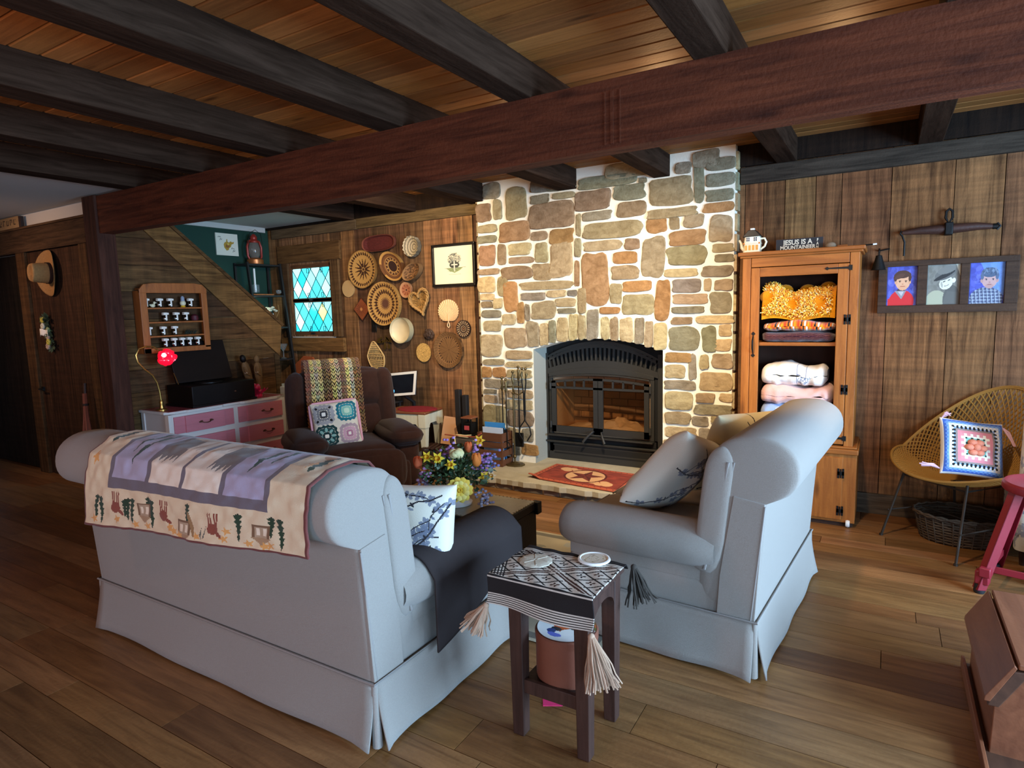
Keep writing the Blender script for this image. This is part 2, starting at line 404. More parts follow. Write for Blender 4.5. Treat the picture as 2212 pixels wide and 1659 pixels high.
mb=MB(); x=0.
for w in (.35,.3,.33,.3,.33,.3): mb.box(x+.002,0,.01,x+w-.002,.035,2.16,shade('#2a211a',.14,.05,R_)); x+=w
mb.build('door_leaf','wall_wood',d2,smooth=0)
# walls out of the frame (right and behind the camera) close the room; daylight comes in on the right, added light at the front
mb=MB()
mb.box(3.1,-3.2,0,3.2,-1.6,2.7); mb.box(3.1,3.4,0,3.2,5.0,2.7); mb.box(3.1,-1.6,0,3.2,3.4,.55); mb.box(3.1,-1.6,2.15,3.2,3.4,2.7); mb.box(3.1,.75,.55,3.2,.95,2.15)
mat('plain_wood','#6a4a30',rough=.8,grain=(20,20,2),gamt=.5)
struct(mb.build('wall_right','plain_wood',smooth=0))
mb=MB(); mb.box(-9.4,-3.2,0,-3.4,-3.1,2.7); mb.box(-1.0,-3.2,0,.5,-3.1,2.7); mb.box(2.5,-3.2,0,3.2,-3.1,2.7); mb.box(.5,-3.2,0,2.5,-3.1,.9); mb.box(.5,-3.2,2.05,2.5,-3.1,2.7); mb.box(-3.4,-3.2,0,-1.0,-3.1,.9); mb.box(-3.4,-3.2,2.05,-1.0,-3.1,2.7)  # right-hand opening cut for the added front-right light
struct(mb.build('wall_front','plain_wood',smooth=0))
mb=MB(); mb.box(-9.4,-3.2,0,-9.3,2.8,2.7); struct(mb.build('wall_far_left','plain_wood',smooth=0))
# leaded window
mat('sash_wood','#6a4426',rough=.6,grain=(3,30,30),gamt=.6)
mat('lead','#20262a',rough=.5,metal=.5)
mat('stained_glass',attr=True,rough=.15,spec=.5,emit=.85)
w1=bpy.data.objects.new('window_1',None); COL.objects.link(w1); w1.location=(-5.63,4.96,1.28); struct(w1)
def wb(x0,y0,z0,x1,y1,z1): return (x0+5.63,y0-4.96,z0-1.28,x1+5.63,y1-4.96,z1-1.28)
WF=lin('#75532f')
mb=MB(); mb.box(*wb(-6.14,4.925,2.10,-5.125,4.962,2.30),WF); mb.build('head_board','grey_wood',w1,bevel=.004,smooth=0)
mb=MB(); mb.box(*wb(-5.29,4.93,1.25,-5.165,4.962,2.10),lin('#7a5a38')); mb.build('side_board','wall_wood',w1,bevel=.004,smooth=0)
mb=MB(); mb.box(*wb(-6.12,4.93,1.25,-5.985,4.962,2.10),lin('#6a4e33')); mb.build('side_board','wall_wood',w1,bevel=.004,smooth=0)
mb=MB(); mb.box(*wb(-6.16,4.915,1.085,-5.13,4.962,1.24),lin('#8a6236')); mb.build('sill_board','grey_wood',w1,bevel=.004,smooth=0)
mb=MB(); mb.box(*wb(-5.99,4.945,1.24,-5.29,4.99,1.252),lin('#b9b3a6')); mb.build('sill_strip','plaster',w1,smooth=0,noattr=True)
def sash(z0,z1):
    mb=MB(); xa,xb=-5.985,-5.29; t=.04
    mb.box(*wb(xa,4.955,z0,xb,4.985,z0+t)); mb.box(*wb(xa,4.955,z1-t,xb,4.985,z1)); mb.box(*wb(xa,4.955,z0,xa+t,4.985,z1)); mb.box(*wb(xb-t,4.955,z0,xb,4.985,z1))
    s=mb.build('sash','sash_wood',w1,smooth=0,bevel=.003)
    gx0,gx1,g0,g1=xa+t,xb-t,z0+t,z1-t
    m2=MB(); m3=MB(); dw=(gx1-gx0)/4.; dh=dw*1.42
    pal=['#4fdff0','#9af3fb','#2fd0e6','#c8fafa','#7be9f4','#b5f6f6','#55e0ea']
    rr=random.Random(int(z0*100))
    yy=.008
    def clip(poly):
        for ax,lim,sg in ((0,gx0,1),(0,gx1,-1),(1,g0,1),(1,g1,-1)):
            out=[]
            for i in range(len(poly)):
                p,q=poly[i],poly[(i+1)%len(poly)]
                ip=(p[ax]-lim)*sg>=0; iq=(q[ax]-lim)*sg>=0
                if ip: out.append(p)
                if ip!=iq:
                    t_=(lim-p[ax])/(q[ax]-p[ax]); out.append((p[0]+t_*(q[0]-p[0]),p[1]+t_*(q[1]-p[1])))
            poly=out
            if not poly: return []
        return poly
    for i in range(-1,11):
        for j in range(-1,5):
            cx=gx0+dw*(j+.5*(i%2)); cz=g0+dh*.5*i
            po=clip([(cx-dw/2,cz),(cx,cz-dh/2),(cx+dw/2,cz),(cx,cz+dh/2)])
            if len(po)>=3:
                c='#d9ef9a' if (rr.random()<.12 and cz>g1-dh*.6) else rr.choice(pal)
                vs=[(x+5.63,yy,z-1.28) for x,z in po]; n=len(vs)
                m2.add(vs+[(v[0],v[1]+.004,v[2]) for v in vs],[tuple(range(n)),tuple(range(2*n-1,n-1,-1))],lin(c))
                for k in range(n):
                    p,q=po[k],po[(k+1)%n]
                    m3.bar((p[0]+5.63,yy-.001,p[1]-1.28),(q[0]+5.63,yy-.001,q[1]-1.28),.0045,.006)
    for fx in (.42,.78):
        for fz in (.1,.9):
            cx=gx0+(gx1-gx0)*fx; cz=g0+(g1-g0)*fz
            for a,b in (((-.016,-.025),(.016,-.025)),((.016,-.025),(.016,.025)),((.016,.025),(-.016,.025)),((-.016,.025),(-.016,-.025))):
                m3.bar((cx+a[0]+5.63,yy-.002,cz+a[1]-1.28),(cx+b[0]+5.63,yy-.002,cz+b[1]-1.28),.004,.005)
    m2.build('pane','stained_glass',s,smooth=0); m3.build('lead_came','lead',s,smooth=0)
    m4=MB(); m4.cbox((gx0+gx1)/2+5.63,-.012,z0+.02-1.28,.05,.02,.016); m4.build('sash_lock','lead',s,smooth=0)
sash(1.27,1.685); sash(1.65,2.075)
# stone chimney breast, hearth and insert
STONES=[(-3.281,2.307,-3.116,2.463,'b'),(-3.087,2.314,-2.994,2.49,'t'),(-2.959,2.29,-2.734,2.582,'o'),(-2.705,2.506,-2.594,2.59,'r'),(-2.563,2.493,-2.261,2.555,'g'),(-2.708,2.406,-2.511,2.48,'g'),(-2.48,2.422,-2.274,2.474,'t'),(-2.718,2.189,-2.288,2.409,'b'),(-2.274,2.302,-1.96,2.464,'b'),(-2.255,2.469,-1.736,2.563,'g'),(-1.716,2.466,-1.654,2.504,'g'),(-1.938,2.348,-1.664,2.465,'g'),(-1.912,2.209,-1.659,2.337,'b'),(-2.213,2.212,-1.945,2.288,'g'),(-1.639,2.269,-1.295,2.476,'o'),(-1.426,2.496,-1.306,2.575,'g'),(-1.282,2.264,-1.207,2.576,'g'),(-1.19,2.486,-0.982,2.571,'g'),(-1.193,2.369,-0.981,2.464,'g'),(-1.192,2.265,-0.988,2.347,'g'),(-1.214,2.184,-0.986,2.253,'r'),(-1.654,2.177,-1.261,2.244,'t'),(-3.027,2.101,-2.715,2.276,'p'),(-3.265,2.202,-3.053,2.275,'t'),(-3.269,2.112,-3.063,2.18,'g'),(-2.703,2.092,-2.542,2.173,'t'),(-2.523,2.049,-2.29,2.175,'r'),(-2.266,2.099,-2.225,2.279,'t'),(-2.203,2.064,-1.68,2.194,'t'),(-1.654,2.068,-1.493,2.184,'r'),(-1.468,2.085,-1.394,2.175,'o'),(-1.36,2.086,-1.204,2.184,'t'),(-1.17,1.963,-0.997,2.16,'t'),(-1.472,1.958,-1.193,2.072,'p'),(-3.254,1.908,-3.082,2.089,'p'),(-3.054,1.91,-2.967,2.089,'o'),(-2.926,1.981,-2.706,2.08,'l'),(-2.942,1.909,-2.683,1.964,'t'),(-2.663,1.902,-2.539,2.074,'l'),(-2.521,1.768,-2.305,2.065,'l'),(-2.28,1.928,-2.222,2.084,'t'),(-2.205,1.964,-1.86,2.046,'t'),(-1.838,1.956,-1.711,2.041,'b'),(-1.691,1.728,-1.507,2.036,'t'),(-1.492,1.801,-1.187,1.949,'o'),(-1.146,1.887,-0.986,1.947,'t'),(-1.126,1.813,-0.985,1.868,'g'),(-2.283,1.686,-2.242,1.902,'p'),(-2.226,1.512,-1.976,1.954,'p'),(-1.942,1.85,-1.727,1.941,'r'),(-1.948,1.724,-1.722,1.83,'t'),(-1.516,1.717,-1.242,1.78,'l'),(-1.219,1.708,-0.992,1.788,'g'),(-3.019,1.767,-2.699,1.889,'b'),(-2.692,1.75,-2.511,1.891,'t'),(-3.281,1.827,-3.046,1.879,'t'),(-3.278,1.662,-3.091,1.805,'l'),(-3.064,1.627,-2.956,1.802,'o'),(-2.999,1.477,-2.853,1.748,'r'),(-2.824,1.666,-2.303,1.737,'t'),(-2.827,1.577,-2.565,1.644,'g'),(-2.552,1.597,-2.369,1.657,'l'),(-2.357,1.603,-2.268,1.651,'d'),(-2.474,1.514,-2.275,1.584,'l'),(-2.714,1.404,-2.475,1.563,'t'),(-2.457,1.454,-2.277,1.498,'g'),(-2.258,1.452,-2.182,1.669,'t'),(-1.966,1.528,-1.867,1.692,'t'),(-1.856,1.619,-1.608,1.704,'r'),(-1.582,1.389,-1.465,1.71,'r'),(-1.451,1.599,-1.217,1.701,'d'),(-1.199,1.603,-1.147,1.693,'t'),(-1.128,1.603,-0.991,1.683,'t'),(-1.857,1.432,-1.592,1.599,'t'),(-1.45,1.507,-1.164,1.584,'t'),(-1.155,1.434,-0.993,1.595,'g'),(-1.45,1.434,-1.187,1.488,'g'),(-2.057,1.442,-1.879,1.499,'r'),(-3.255,1.592,-3.095,1.65,'l'),(-3.25,1.523,-3.125,1.581,'b'),(-3.11,1.514,-3.022,1.606,'l'),(-3.254,1.429,-3.038,1.498,'g'),(-3.02,1.363,-2.879,1.46,'l'),(-2.864,1.367,-2.792,1.564,'r'),(-2.779,1.4,-2.733,1.546,'g'),(-3.229,1.306,-3.042,1.405,'t'),(-3.272,1.066,-3.034,1.277,'l'),(-3.011,1.151,-2.772,1.339,'t'),(-2.996,1.048,-2.717,1.128,'t'),(-1.45,1.352,-1.292,1.406,'b'),(-1.268,1.354,-0.978,1.416,'l'),(-1.474,1.145,-1.237,1.332,'g'),(-1.213,1.138,-1.104,1.331,'g'),(-1.087,1.258,-0.995,1.344,'l'),(-1.113,1.144,-0.993,1.235,'l'),(-3.249,0.99,-3.019,1.044,'t'),(-3.26,0.869,-3.161,0.971,'r'),(-3.147,0.874,-3.001,0.968,'r'),(-3.236,0.771,-3.005,0.855,'g'),(-3.253,0.715,-3.104,0.757,'g'),(-3.248,0.631,-3.106,0.703,'t'),(-3.085,0.626,-3.02,0.763,'t'),(-3.262,0.398,-3.007,0.616,'t'),(-2.992,0.974,-2.713,1.026,'l'),(-2.995,0.876,-2.722,0.951,'t'),(-2.998,0.783,-2.724,0.858,'g'),(-3.001,0.684,-2.713,0.765,'t'),(-3.004,0.584,-2.716,0.672,'l'),(-2.995,0.419,-2.719,0.573,'b'),(-2.846,0.162,-2.674,0.262,'r'),(-3,0.259,-2.856,0.402,'t'),(-2.843,0.284,-2.723,0.413,'g'),(-3.004,0.145,-2.86,0.247,'g'),(-3.269,0.258,-3.013,0.386,'t'),(-3.274,0.123,-3.018,0.24,'g'),(-1.504,1.051,-1.294,1.126,'r'),(-1.504,0.925,-1.338,1.035,'l'),(-1.313,0.92,-1.255,1.117,'g'),(-1.226,1.001,-1.159,1.114,'t'),(-1.135,1.01,-0.986,1.125,'t'),(-1.229,0.833,-0.984,0.98,'l'),(-1.503,0.836,-1.258,0.906,'g'),(-1.503,0.673,-1.281,0.82,'l'),(-1.252,0.741,-1.108,0.815,'t'),(-1.075,0.754,-0.982,0.817,'l'),(-1.266,0.65,-0.98,0.724,'g'),(-1.502,0.551,-1.295,0.653,'t'),(-1.285,0.549,-1.158,0.629,'g'),(-1.502,0.44,-1.245,0.532,'l'),(-1.502,0.349,-1.313,0.422,'t'),(-1.501,0.251,-1.312,0.334,'l'),(-1.298,0.347,-1.244,0.433,'g'),(-1.139,0.585,-0.989,0.639,'t'),(-1.23,0.416,-1.138,0.536,'g'),(-1.297,0.274,-0.984,0.345,'t'),(-1.224,0.363,-0.985,0.413,'g'),(-1.124,0.512,-0.987,0.571,'t'),(-1.123,0.432,-0.986,0.497,'b'),(-1.501,0.16,-1.272,0.238,'t'),(-1.252,0.191,-0.983,0.261,'g'),(-1.236,0.121,-0.982,0.176,'l')]
VOUSS=[(-2.764,1.169,-2.642,1.388,'t'),(-2.629,1.187,-2.554,1.37,'l'),(-2.541,1.204,-2.473,1.402,'g'),(-2.46,1.21,-2.357,1.428,'l'),(-2.344,1.225,-2.267,1.448,'l'),(-2.257,1.232,-2.19,1.441,'t'),(-2.178,1.238,-2.075,1.492,'g'),(-2.047,1.238,-1.974,1.416,'l'),(-1.963,1.228,-1.896,1.415,'t'),(-1.88,1.205,-1.771,1.408,'l'),(-1.755,1.187,-1.678,1.401,'g'),(-1.667,1.172,-1.602,1.38,'t'),(-1.592,1.158,-1.484,1.359,'l')]
mat('mortar','#f0e9d6',rough=.95,bump=.5,bscale=70,spec=.1)
mat('stone',attr=True,rough=.92,grain=(13,13,20),gamt=.6,gcol='#8d7b62',bump=.9,bscale=60,spec=.15,detail=8)
ch=thing('chimney_breast','cream and tan fieldstone chimney breast with arched opening, rising to the ceiling','fireplace',(-2.05,4.87,0))
def L(x,y,z): return (x+2.05,y-4.87,z)
CX0,CX1,CY=-3.265,-.985,4.87
def arch(x):
    t=(x+2.107)/.60; return 1.14+.098*max(0,1-t*t)
mb=MB()
OX0,OX1=-2.707,-1.52
n=16; xs=[OX0+(OX1-OX0)*i/n for i in range(n+1)]
def quad4(p): mb.add([L(*q) for q in p],[(0,1,2,3)])
for y in (CY,):
    quad4([(CX0,y,0),(OX0,y,0),(OX0,y,2.66),(CX0,y,2.66)]); quad4([(OX1,y,0),(CX1,y,0),(CX1,y,2.66),(OX1,y,2.66)])
    for a,b in zip(xs[:-1],xs[1:]):
        quad4([(a,y,arch(a)),(b,y,arch(b)),(b,y,2.66),(a,y,2.66)])
        quad4([(a,y,arch(a)),(a,5.16,arch(a)),(b,5.16,arch(b)),(b,y,arch(b))])
mat('jamb_grey','#97968a',rough=.95,bump=.5,bscale=60)  # darker and greyer than the mortar, for the jambs alone
for ja_,jb_ in ((OX0-.012,OX0+.002),(OX1-.002,OX1+.012)):
    mj=MB(); mj.box(*L(ja_,CY+.002,.09),*L(jb_,5.16,1.145)); mj.build('jamb_lining','jamb_grey',ch,smooth=0)
quad4([(CX0,5.05,0),(CX0,CY,0),(CX0,CY,2.66),(CX0,5.05,2.66)]); quad4([(CX1,CY,0),(CX1,5.05,0),(CX1,5.05,2.66),(CX1,CY,2.66)])
# masonry behind the insert
o=mb.build('mortar','mortar',ch,smooth=0)
SC={'b':'#9a8468','t':'#b3a07c','o':'#a39470','r':'#b98f5e','g':'#989078','p':'#ab8663','l':'#c8b488','d':'#8d8375'}
mb=MB()
def stone(x0,z0,x1,z1,c,rng,ang=0):
    cx,cz=(x0+x1)/2,(z0+z1)/2; hw,hh=(x1-x0)/2+.003,(z1-z0)/2+.003
    if hw<.01 or hh<.008: return
    n=30; pts=[]; p=rng.uniform(4.5,8); ph=rng.uniform(0,6); ja=[rng.uniform(.88,1.05) for _ in range(10)]; sk=rng.uniform(-.09,.09)
    for k in range(n):
        a=2*PI*k/n+PI/4; ca,sa=math.cos(a),math.sin(a)
        r=(abs(ca)**p+abs(sa)**p)**(-1/p)
        q=k/n*10; j=ja[int(q)%10]*(1-q%1)+ja[(int(q)+1)%10]*(q%1)
        w=1+.02*math.sin(5*a+ph)
        x_,z_=ca*r*j*w,sa*r*j*w
        pts.append((cx+hw*(x_+sk*z_*min(1,hh/hw)),cz+hh*z_))
    t=rng.uniform(.008,.018)
    k=rng.uniform(.80,1.04); col=tuple(v*k*(1+rng.uniform(-.06,.06)) for v in lin(SC[c]))
    vs=[];fs=[]
    rings=[(1.0,.004),(1.0,-t*.7),(.955,-t*1.0),(.86,-t*1.05),(.45,-t*1.05)]
    for s_,d in rings:
        for (px,pz) in pts:
            m=min(hw,hh); ex=cx+(px-cx)*(1-(1-s_)*m/hw*1.0); ez=cz+(pz-cz)*(1-(1-s_)*m/hh*1.0)
            dd=d+ (rng.uniform(-.003,.003) if s_<.96 else 0)
            vs.append(L(ex,CY+dd,ez))
    for i in range(len(rings)-1):
        for q in range(n): fs.append((i*n+q,i*n+(q+1)%n,(i+1)*n+(q+1)%n,(i+1)*n+q))
    fs.append(tuple((len(rings)-1)*n+q for q in range(n)))
    mb.add(vs,fs,col)
rs=random.Random(5)
for s in STONES: stone(*s,rs)
for x0,x1,z0,z1,c in ((-3.2,-3.0,2.50,2.64,'g'),(-2.7,-2.4,2.5,2.64,'g'),(-1.3,-1.1,2.52,2.64,'g'),(-2.0,-1.6,2.52,2.64,'t')): stone(x0,z0,x1,z1,c,rs)
for i,s in enumerate(VOUSS): 
    x0,z0,x1,z1,c=s
    stone(x0,max(arch((x0+x1)/2)-.006,z0-.01),x1,z1,c,rs)
# returns of the stonework down both sides
for k in range(17):
    z0=.1+k*.148; c=rs.choice('tgtgl'); t=.02
    cc=shade(SC[c],.15,.05,rs)
    mb.box(*L(CX1-.002,CY+.004,z0+.012),*L(CX1+.02,4.955,z0+.136),cc); mb.box(*L(CX0-.02,CY+.004,z0+.012),*L(CX0+.002,4.955,z0+.136),cc)
mb.build('stone_facing','stone',ch,smooth=50)
mat('hearth_stone','#c2b9a0',rough=.85,grain=(5,5,5),gamt=.35,gcol='#8a8478',bump=.4,bscale=50,spec=.25)
hb=thing('hearth','low grey flagstone hearth slab in front of the fireplace','hearth',(-2.1,4.7,0))
mb=MB(); rr=random.Random(3); n=44
fr=[(-3.32+i*2.42/n,4.275+rr.uniform(-.012,.012)) for i in range(n+1)]
top=[(x+2.1,y-4.7) for x,y in fr]+[(-.9+2.1,.17),(-3.32+2.1,.17)]
mb.prism(top,.045,.095,'Z'); mb.build('slab','hearth_stone',hb,smooth=0,bevel=.006)
mb=MB(); x=-3.28
mat('hearth_base',attr=True,rough=.9,bump=.5,bscale=50)
mb.box(-1.18,-.39,0,1.16,-.30,.047,lin('#cfc6b0'))
while x<-.95:
    w=rr.uniform(.14,.34); mb.box(x+2.1+.012,-.402,.003,min(x+w,-.94)+2.1-.012,-.385,.045,shade('#6f6253',.25,.06,rr)); x+=w
mb.build('riser','hearth_base',hb,smooth=0)
mb=MB(); mb.box(-.612,.165,.0,.585,.46,.0945); mb.build('inner_hearth','hearth_stone',hb,smooth=0)
# cast iron insert
mat('cast_iron','#3b3a37',rough=.5,metal=.35,bump=.3,bscale=140,spec=.4)
mat('cast_dark','#141312',rough=.8)
mat('fire_brick','#b58f6c',rough=.95,bump=.4,bscale=60)
mat('ash','#d9c3ab',rough=1,bump=.6,bscale=80)
def thin_glass(name,tint,refl=.08):
    m=bpy.data.materials.new(name); m.use_nodes=True; nt=m.node_tree; nt.nodes.clear()
    o=nt.nodes.new('ShaderNodeOutputMaterial'); t=nt.nodes.new('ShaderNodeBsdfTransparent'); g=nt.nodes.new('ShaderNodeBsdfGlossy'); x=nt.nodes.new('ShaderNodeMixShader')
    t.inputs[0].default_value=(*lin(tint),1); g.inputs['Roughness'].default_value=.06; x.inputs[0].default_value=refl
    nt.links.new(t.outputs[0],x.inputs[1]); nt.links.new(g.outputs[0],x.inputs[2]); nt.links.new(x.outputs[0],o.inputs[0]); MATS[name]=m; return m
thin_glass('stove_glass','#e8dccb',.05)
IY=5.10
ins=thing('fireplace_insert','black cast iron fireplace insert with two glazed arched doors','fireplace insert',(-2.17,IY,.095))
def I(x,y,z): return (x+2.17,y-IY,z-.095)
XL,XR=-2.765,-1.575; bxa,bxb=-2.64,-1.70
def atop(x,base,rise,c=-2.17,hw=.5): t=(x-c)/hw; return base+rise*max(-.3,1-t*t)
mb=MB()
def strip(x0,x1,zlo,zhi,y0,y1,n=20,m=None):
    m=m or mb
    for i in range(n):
        a=x0+(x1-x0)*i/n; b=x0+(x1-x0)*(i+1)/n
        vs=[I(a,y0,zlo(a)),I(b,y0,zlo(b)),I(b,y0,zhi(b)),I(a,y0,zhi(a)),I(a,y1,zlo(a)),I(b,y1,zlo(b)),I(b,y1,zhi(b)),I(a,y1,zhi(a))]
        fs=[(0,1,2,3),(7,6,5,4),(0,4,5,1),(2,6,7,3)]
        if i==0: fs.append((0,3,7,4))
        if i==n-1: fs.append((1,5,6,2))
        m.add(vs,fs)
K=lambda v:(lambda x:v)
outer=lambda x:atop(x,1.085,.12)
# surround plate with openings
strip(XL,-2.685,K(.0955),K(1.09),IY,IY+.02,1); strip(-1.635,XR,K(.0955),K(1.09),IY,IY+.02,1)
strip(-2.685,-1.635,lambda x:atop(x,1.03,.125),lambda x:atop(x,1.075,.13),IY,IY+.02)
strip(-2.69,-1.63,K(.0955),K(.165),IY,IY+.02,1)
strip(-2.69,-1.63,lambda x:atop(x,.90,.07),lambda x:atop(x,.93,.075),IY-.004,IY+.02)
mb.build('surround','cast_iron',ins,smooth=30)
mb=MB(); strip(XL+.01,XR-.01,K(.10),K(1.28),IY+.045,IY+.05,1); 
mb2=MB(); mb2.box(*I(XL-.02,IY+.05,.90),*I(XR+.02,IY+.06,1.3)); mb2.box(*I(XL-.02,IY+.03,1.07),*I(XR+.02,IY+.05,1.3)); mb2.box(*I(XL-.02,IY+.021,.095),*I(bxa,IY+.06,1.3)); mb2.box(*I(bxb,IY+.021,.095),*I(XR+.02,IY+.06,1.3)); mb2.box(*I(XL-.02,IY+.021,.0951),*I(XR+.02,IY+.06,.34)); mb2.build('back_plate','cast_dark',ins,smooth=0)
mb=MB()
for i in range(25):
    x=-2.655+i*(1.0/24)*.99; 
    mb.bar(I(x,IY+.006,atop(x,.945,.075)),I(x+(x+2.17)*.045,IY+.006,atop(x,1.045,.12)),.017,.012,up=(0,1,0))
strip(-2.685,-1.635,lambda x:atop(x,.925,.075),lambda x:atop(x,.952,.08),IY-.003,IY+.012)
strip(-2.67,-1.65,lambda x:atop(x,1.02,.125),lambda x:atop(x,1.045,.128),IY-.003,IY+.012)
mb.build('upper_grille','cast_iron',ins,smooth=30)
mb=MB()
for i in range(27): x=-2.625+i*.0345; mb.box(*I(x,IY+.0,.17),*I(x+.016,IY+.012,.235))
mb.box(*I(-2.64,IY-.002,.165),*I(-1.68,IY+.012,.178)); mb.box(*I(-2.64,IY-.002,.228),*I(-1.68,IY+.012,.24))
mb.build('lower_grille','cast_iron',ins,smooth=0)
mb=MB(); mb.box(*I(-2.71,IY-.03,.262),*I(-1.605,IY+.02,.275)); mb.box(*I(-2.67,IY-.055,.325),*I(-1.665,IY+.02,.338)); mb.box(*I(-2.69,IY-.01,.25),*I(-1.62,IY+.02,.264)); mb.build('ash_lip','cast_iron',ins,smooth=0,bevel=.003)
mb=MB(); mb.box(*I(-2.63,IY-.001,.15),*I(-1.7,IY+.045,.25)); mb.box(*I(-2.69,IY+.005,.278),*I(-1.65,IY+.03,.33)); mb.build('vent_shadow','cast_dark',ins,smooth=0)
# inner face frame (arched band round the doors)
mb=MB(); strip(-2.672,-1.665,lambda x:atop(x,.872,.04),lambda x:atop(x,.905,.065),IY-.012,IY+.02); strip(-2.672,-2.642,K(.34),K(.90),IY-.006,IY+.02,1); strip(-1.70,-1.665,K(.34),K(.90),IY-.006,IY+.02,1)
strip(-2.64,-1.70,lambda x:atop(x,.857,.04),lambda x:atop(x,.868,.042),IY-.03,IY,20)
mb.build('door_frame','cast_iron',ins,smooth=30,bevel=.002)
def idoor(x0,x1,hx,sgn):
    mb=MB(); zt=lambda x:atop(x,.83,.04)
    strip(x0,x0+.042,K(.36),zt,IY-.028,IY-.006,2,mb); strip(x1-.042,x1,K(.36),zt,IY-.028,IY-.006,2,mb)
    strip(x0,x1,K(.36),K(.42),IY-.028,IY-.006,1,mb); strip(x0,x1,lambda x:zt(x)-.02,zt,IY-.028,IY-.006,10,mb)
    strip(x0,x1,K(.768),K(.788),IY-.028,IY-.006,1,mb)
    for k in range(1,4):
        x=x0+.042+(x1-x0-.084)*k/4; strip(x-.007,x+.007,K(.785),lambda x:zt(x)-.015,IY-.028,IY-.008,1,mb)
    d=mb.build('door','cast_iron',ins,smooth=30)
    g=MB(); g.box(*I(x0+.03,IY-.016,.41),*I(x1-.03,IY-.013,.85)); g.build('glass','stove_glass',d,smooth=0)
    h=MB(); h.tube([I(hx,IY-.03,.388),I(hx,IY-.06,.392),I(hx+sgn*.035,IY-.085,.355),I(hx+sgn*.08,IY-.095,.30)],[.007,.008,.01,.012],8); h.build('handle','cast_iron',d)
    for z in (.43,.79):
        q=MB(); q.lathe([(.010,-.03),(.010,.03)],I(x0-.012 if sgn<0 else x1+.012,IY-.03,z),8); q.build('hinge','cast_iron',d)
idoor(-2.635,-2.176,-2.215,-1); idoor(-2.170,-1.705,-2.13,.55)
mb=MB()
bx0,bx1,by0,by1,bz0,bz1=-2.62,-1.72,IY+.02,IY+.42,.36,.9
for k in range(8):
    z0=bz0+k*.068
    for j in range(6):
        x0=bx0+(j-.5*(k%2))*.16; a=max(bx0,x0+.003); b=min(bx1,x0+.157)
        if b>a: mb.box(*I(a,by1,z0+.003),*I(b,by1+.02,z0+.065))
mb.box(*I(bx0-.02,by0,bz0),*I(bx0,by1,bz1)); mb.box(*I(bx1,by0,bz0),*I(bx1+.02,by1,bz1)); mb.box(*I(bx0-.02,by0,bz0-.02),*I(bx1+.02,by1,bz0)); mb.box(*I(bx0-.02,by0,bz1),*I(bx1+.02,by1,bz1+.02)); mb.box(*I(bx0-.02,by1+.02,bz0-.02),*I(bx1+.02,by1+.03,bz1+.02))
mb.build('firebox','fire_brick',ins,smooth=0)
U,V=np.meshgrid(np.linspace(0,1,41),np.linspace(0,1,17),indexing='ij')
Zh=.365+(.06+.05*np.exp(-((U-.68)/.2)**2))*np.sin(PI*U)**.5*np.sin(PI*V)**.6*(0.45+noise2(U*3,V*2,5,3)*.9)
mb=MB(); mb.grid(np.stack([bx0+.03+(bx1-bx0-.06)*U+2.17,by0+.0+(by1-by0)*V-IY,Zh-.095],-1),41,17); mb.build('ash_bed','ash',ins,smooth=60)
# ---------------------------------------------------------------- sofas
mat('linen','#a0978d',rough=.95,bump=.55,bscale=900,spec=.12,sheen=.25,grain=(300,300,300),gamt=.22,gcol='#8a8480')
mat('piping','#938c86',rough=.95,bump=.3,bscale=600,spec=.1)
def rrect(w,h,r,n=4):
    pts=[]
    for cx,cy,a0 in ((w/2-r,h/2-r,0),(-w/2+r,h/2-r,90),(-w/2+r,-h/2+r,180),(w/2-r,-h/2+r,270)):
        for k in range(n+1):
            a=math.radians(a0+90*k/n); pts.append((cx+r*math.cos(a),cy+r*math.sin(a)))
    return pts
def soft_box(mb,x0,y0,z0,x1,y1,z1,r=.04,puff=.0,n=10,col=WHITE):
    """rounded box whose faces crown a little, as a grid-mapped cube"""
    cx,cy,cz=(x0+x1)/2,(y0+y1)/2,(z0+z1)/2; hx_,hy,hz=(x1-x0)/2,(y1-y0)/2,(z1-z0)/2
    def sp(h):
        t=np.linspace(-1,1,n+1); inner=np.linspace(-(h-r)/h,(h-r)/h,n-3)
        return np.concatenate([[-1,-1+.35*r/h],inner,[1-.35*r/h,1]])
    def face(ax,sg):
        o=[a for a in range(3) if a!=ax]; H=(hx_,hy,hz)
        u=sp(H[o[0]]); v=sp(H[o[1]])
        if sg*(1 if ax!=1 else -1)<0: v=v[::-1]
        A,B=np.meshgrid(u,v,indexing='ij'); P=np.zeros(A.shape+(3,)); P[...,ax]=sg*H[ax]; P[...,o[0]]=A*H[o[0]]; P[...,o[1]]=B*H[o[1]]
        Q=P.copy(); lim=np.array(H)-r; Q=np.clip(P,-lim,lim); d=P-Q; nn=np.linalg.norm(d,axis=-1,keepdims=True); nn[nn==0]=1
        P=Q+d/nn*r
        bul=puff*(1-A**2)*(1-B**2); P[...,ax]+=sg*bul
        P+=np.array([cx,cy,cz]); mb.grid(P,len(u),len(v),col=[[col]*(len(v)-1)]*(len(u)-1))
    for ax in range(3):
        for sg in (-1,1): face(ax,sg)
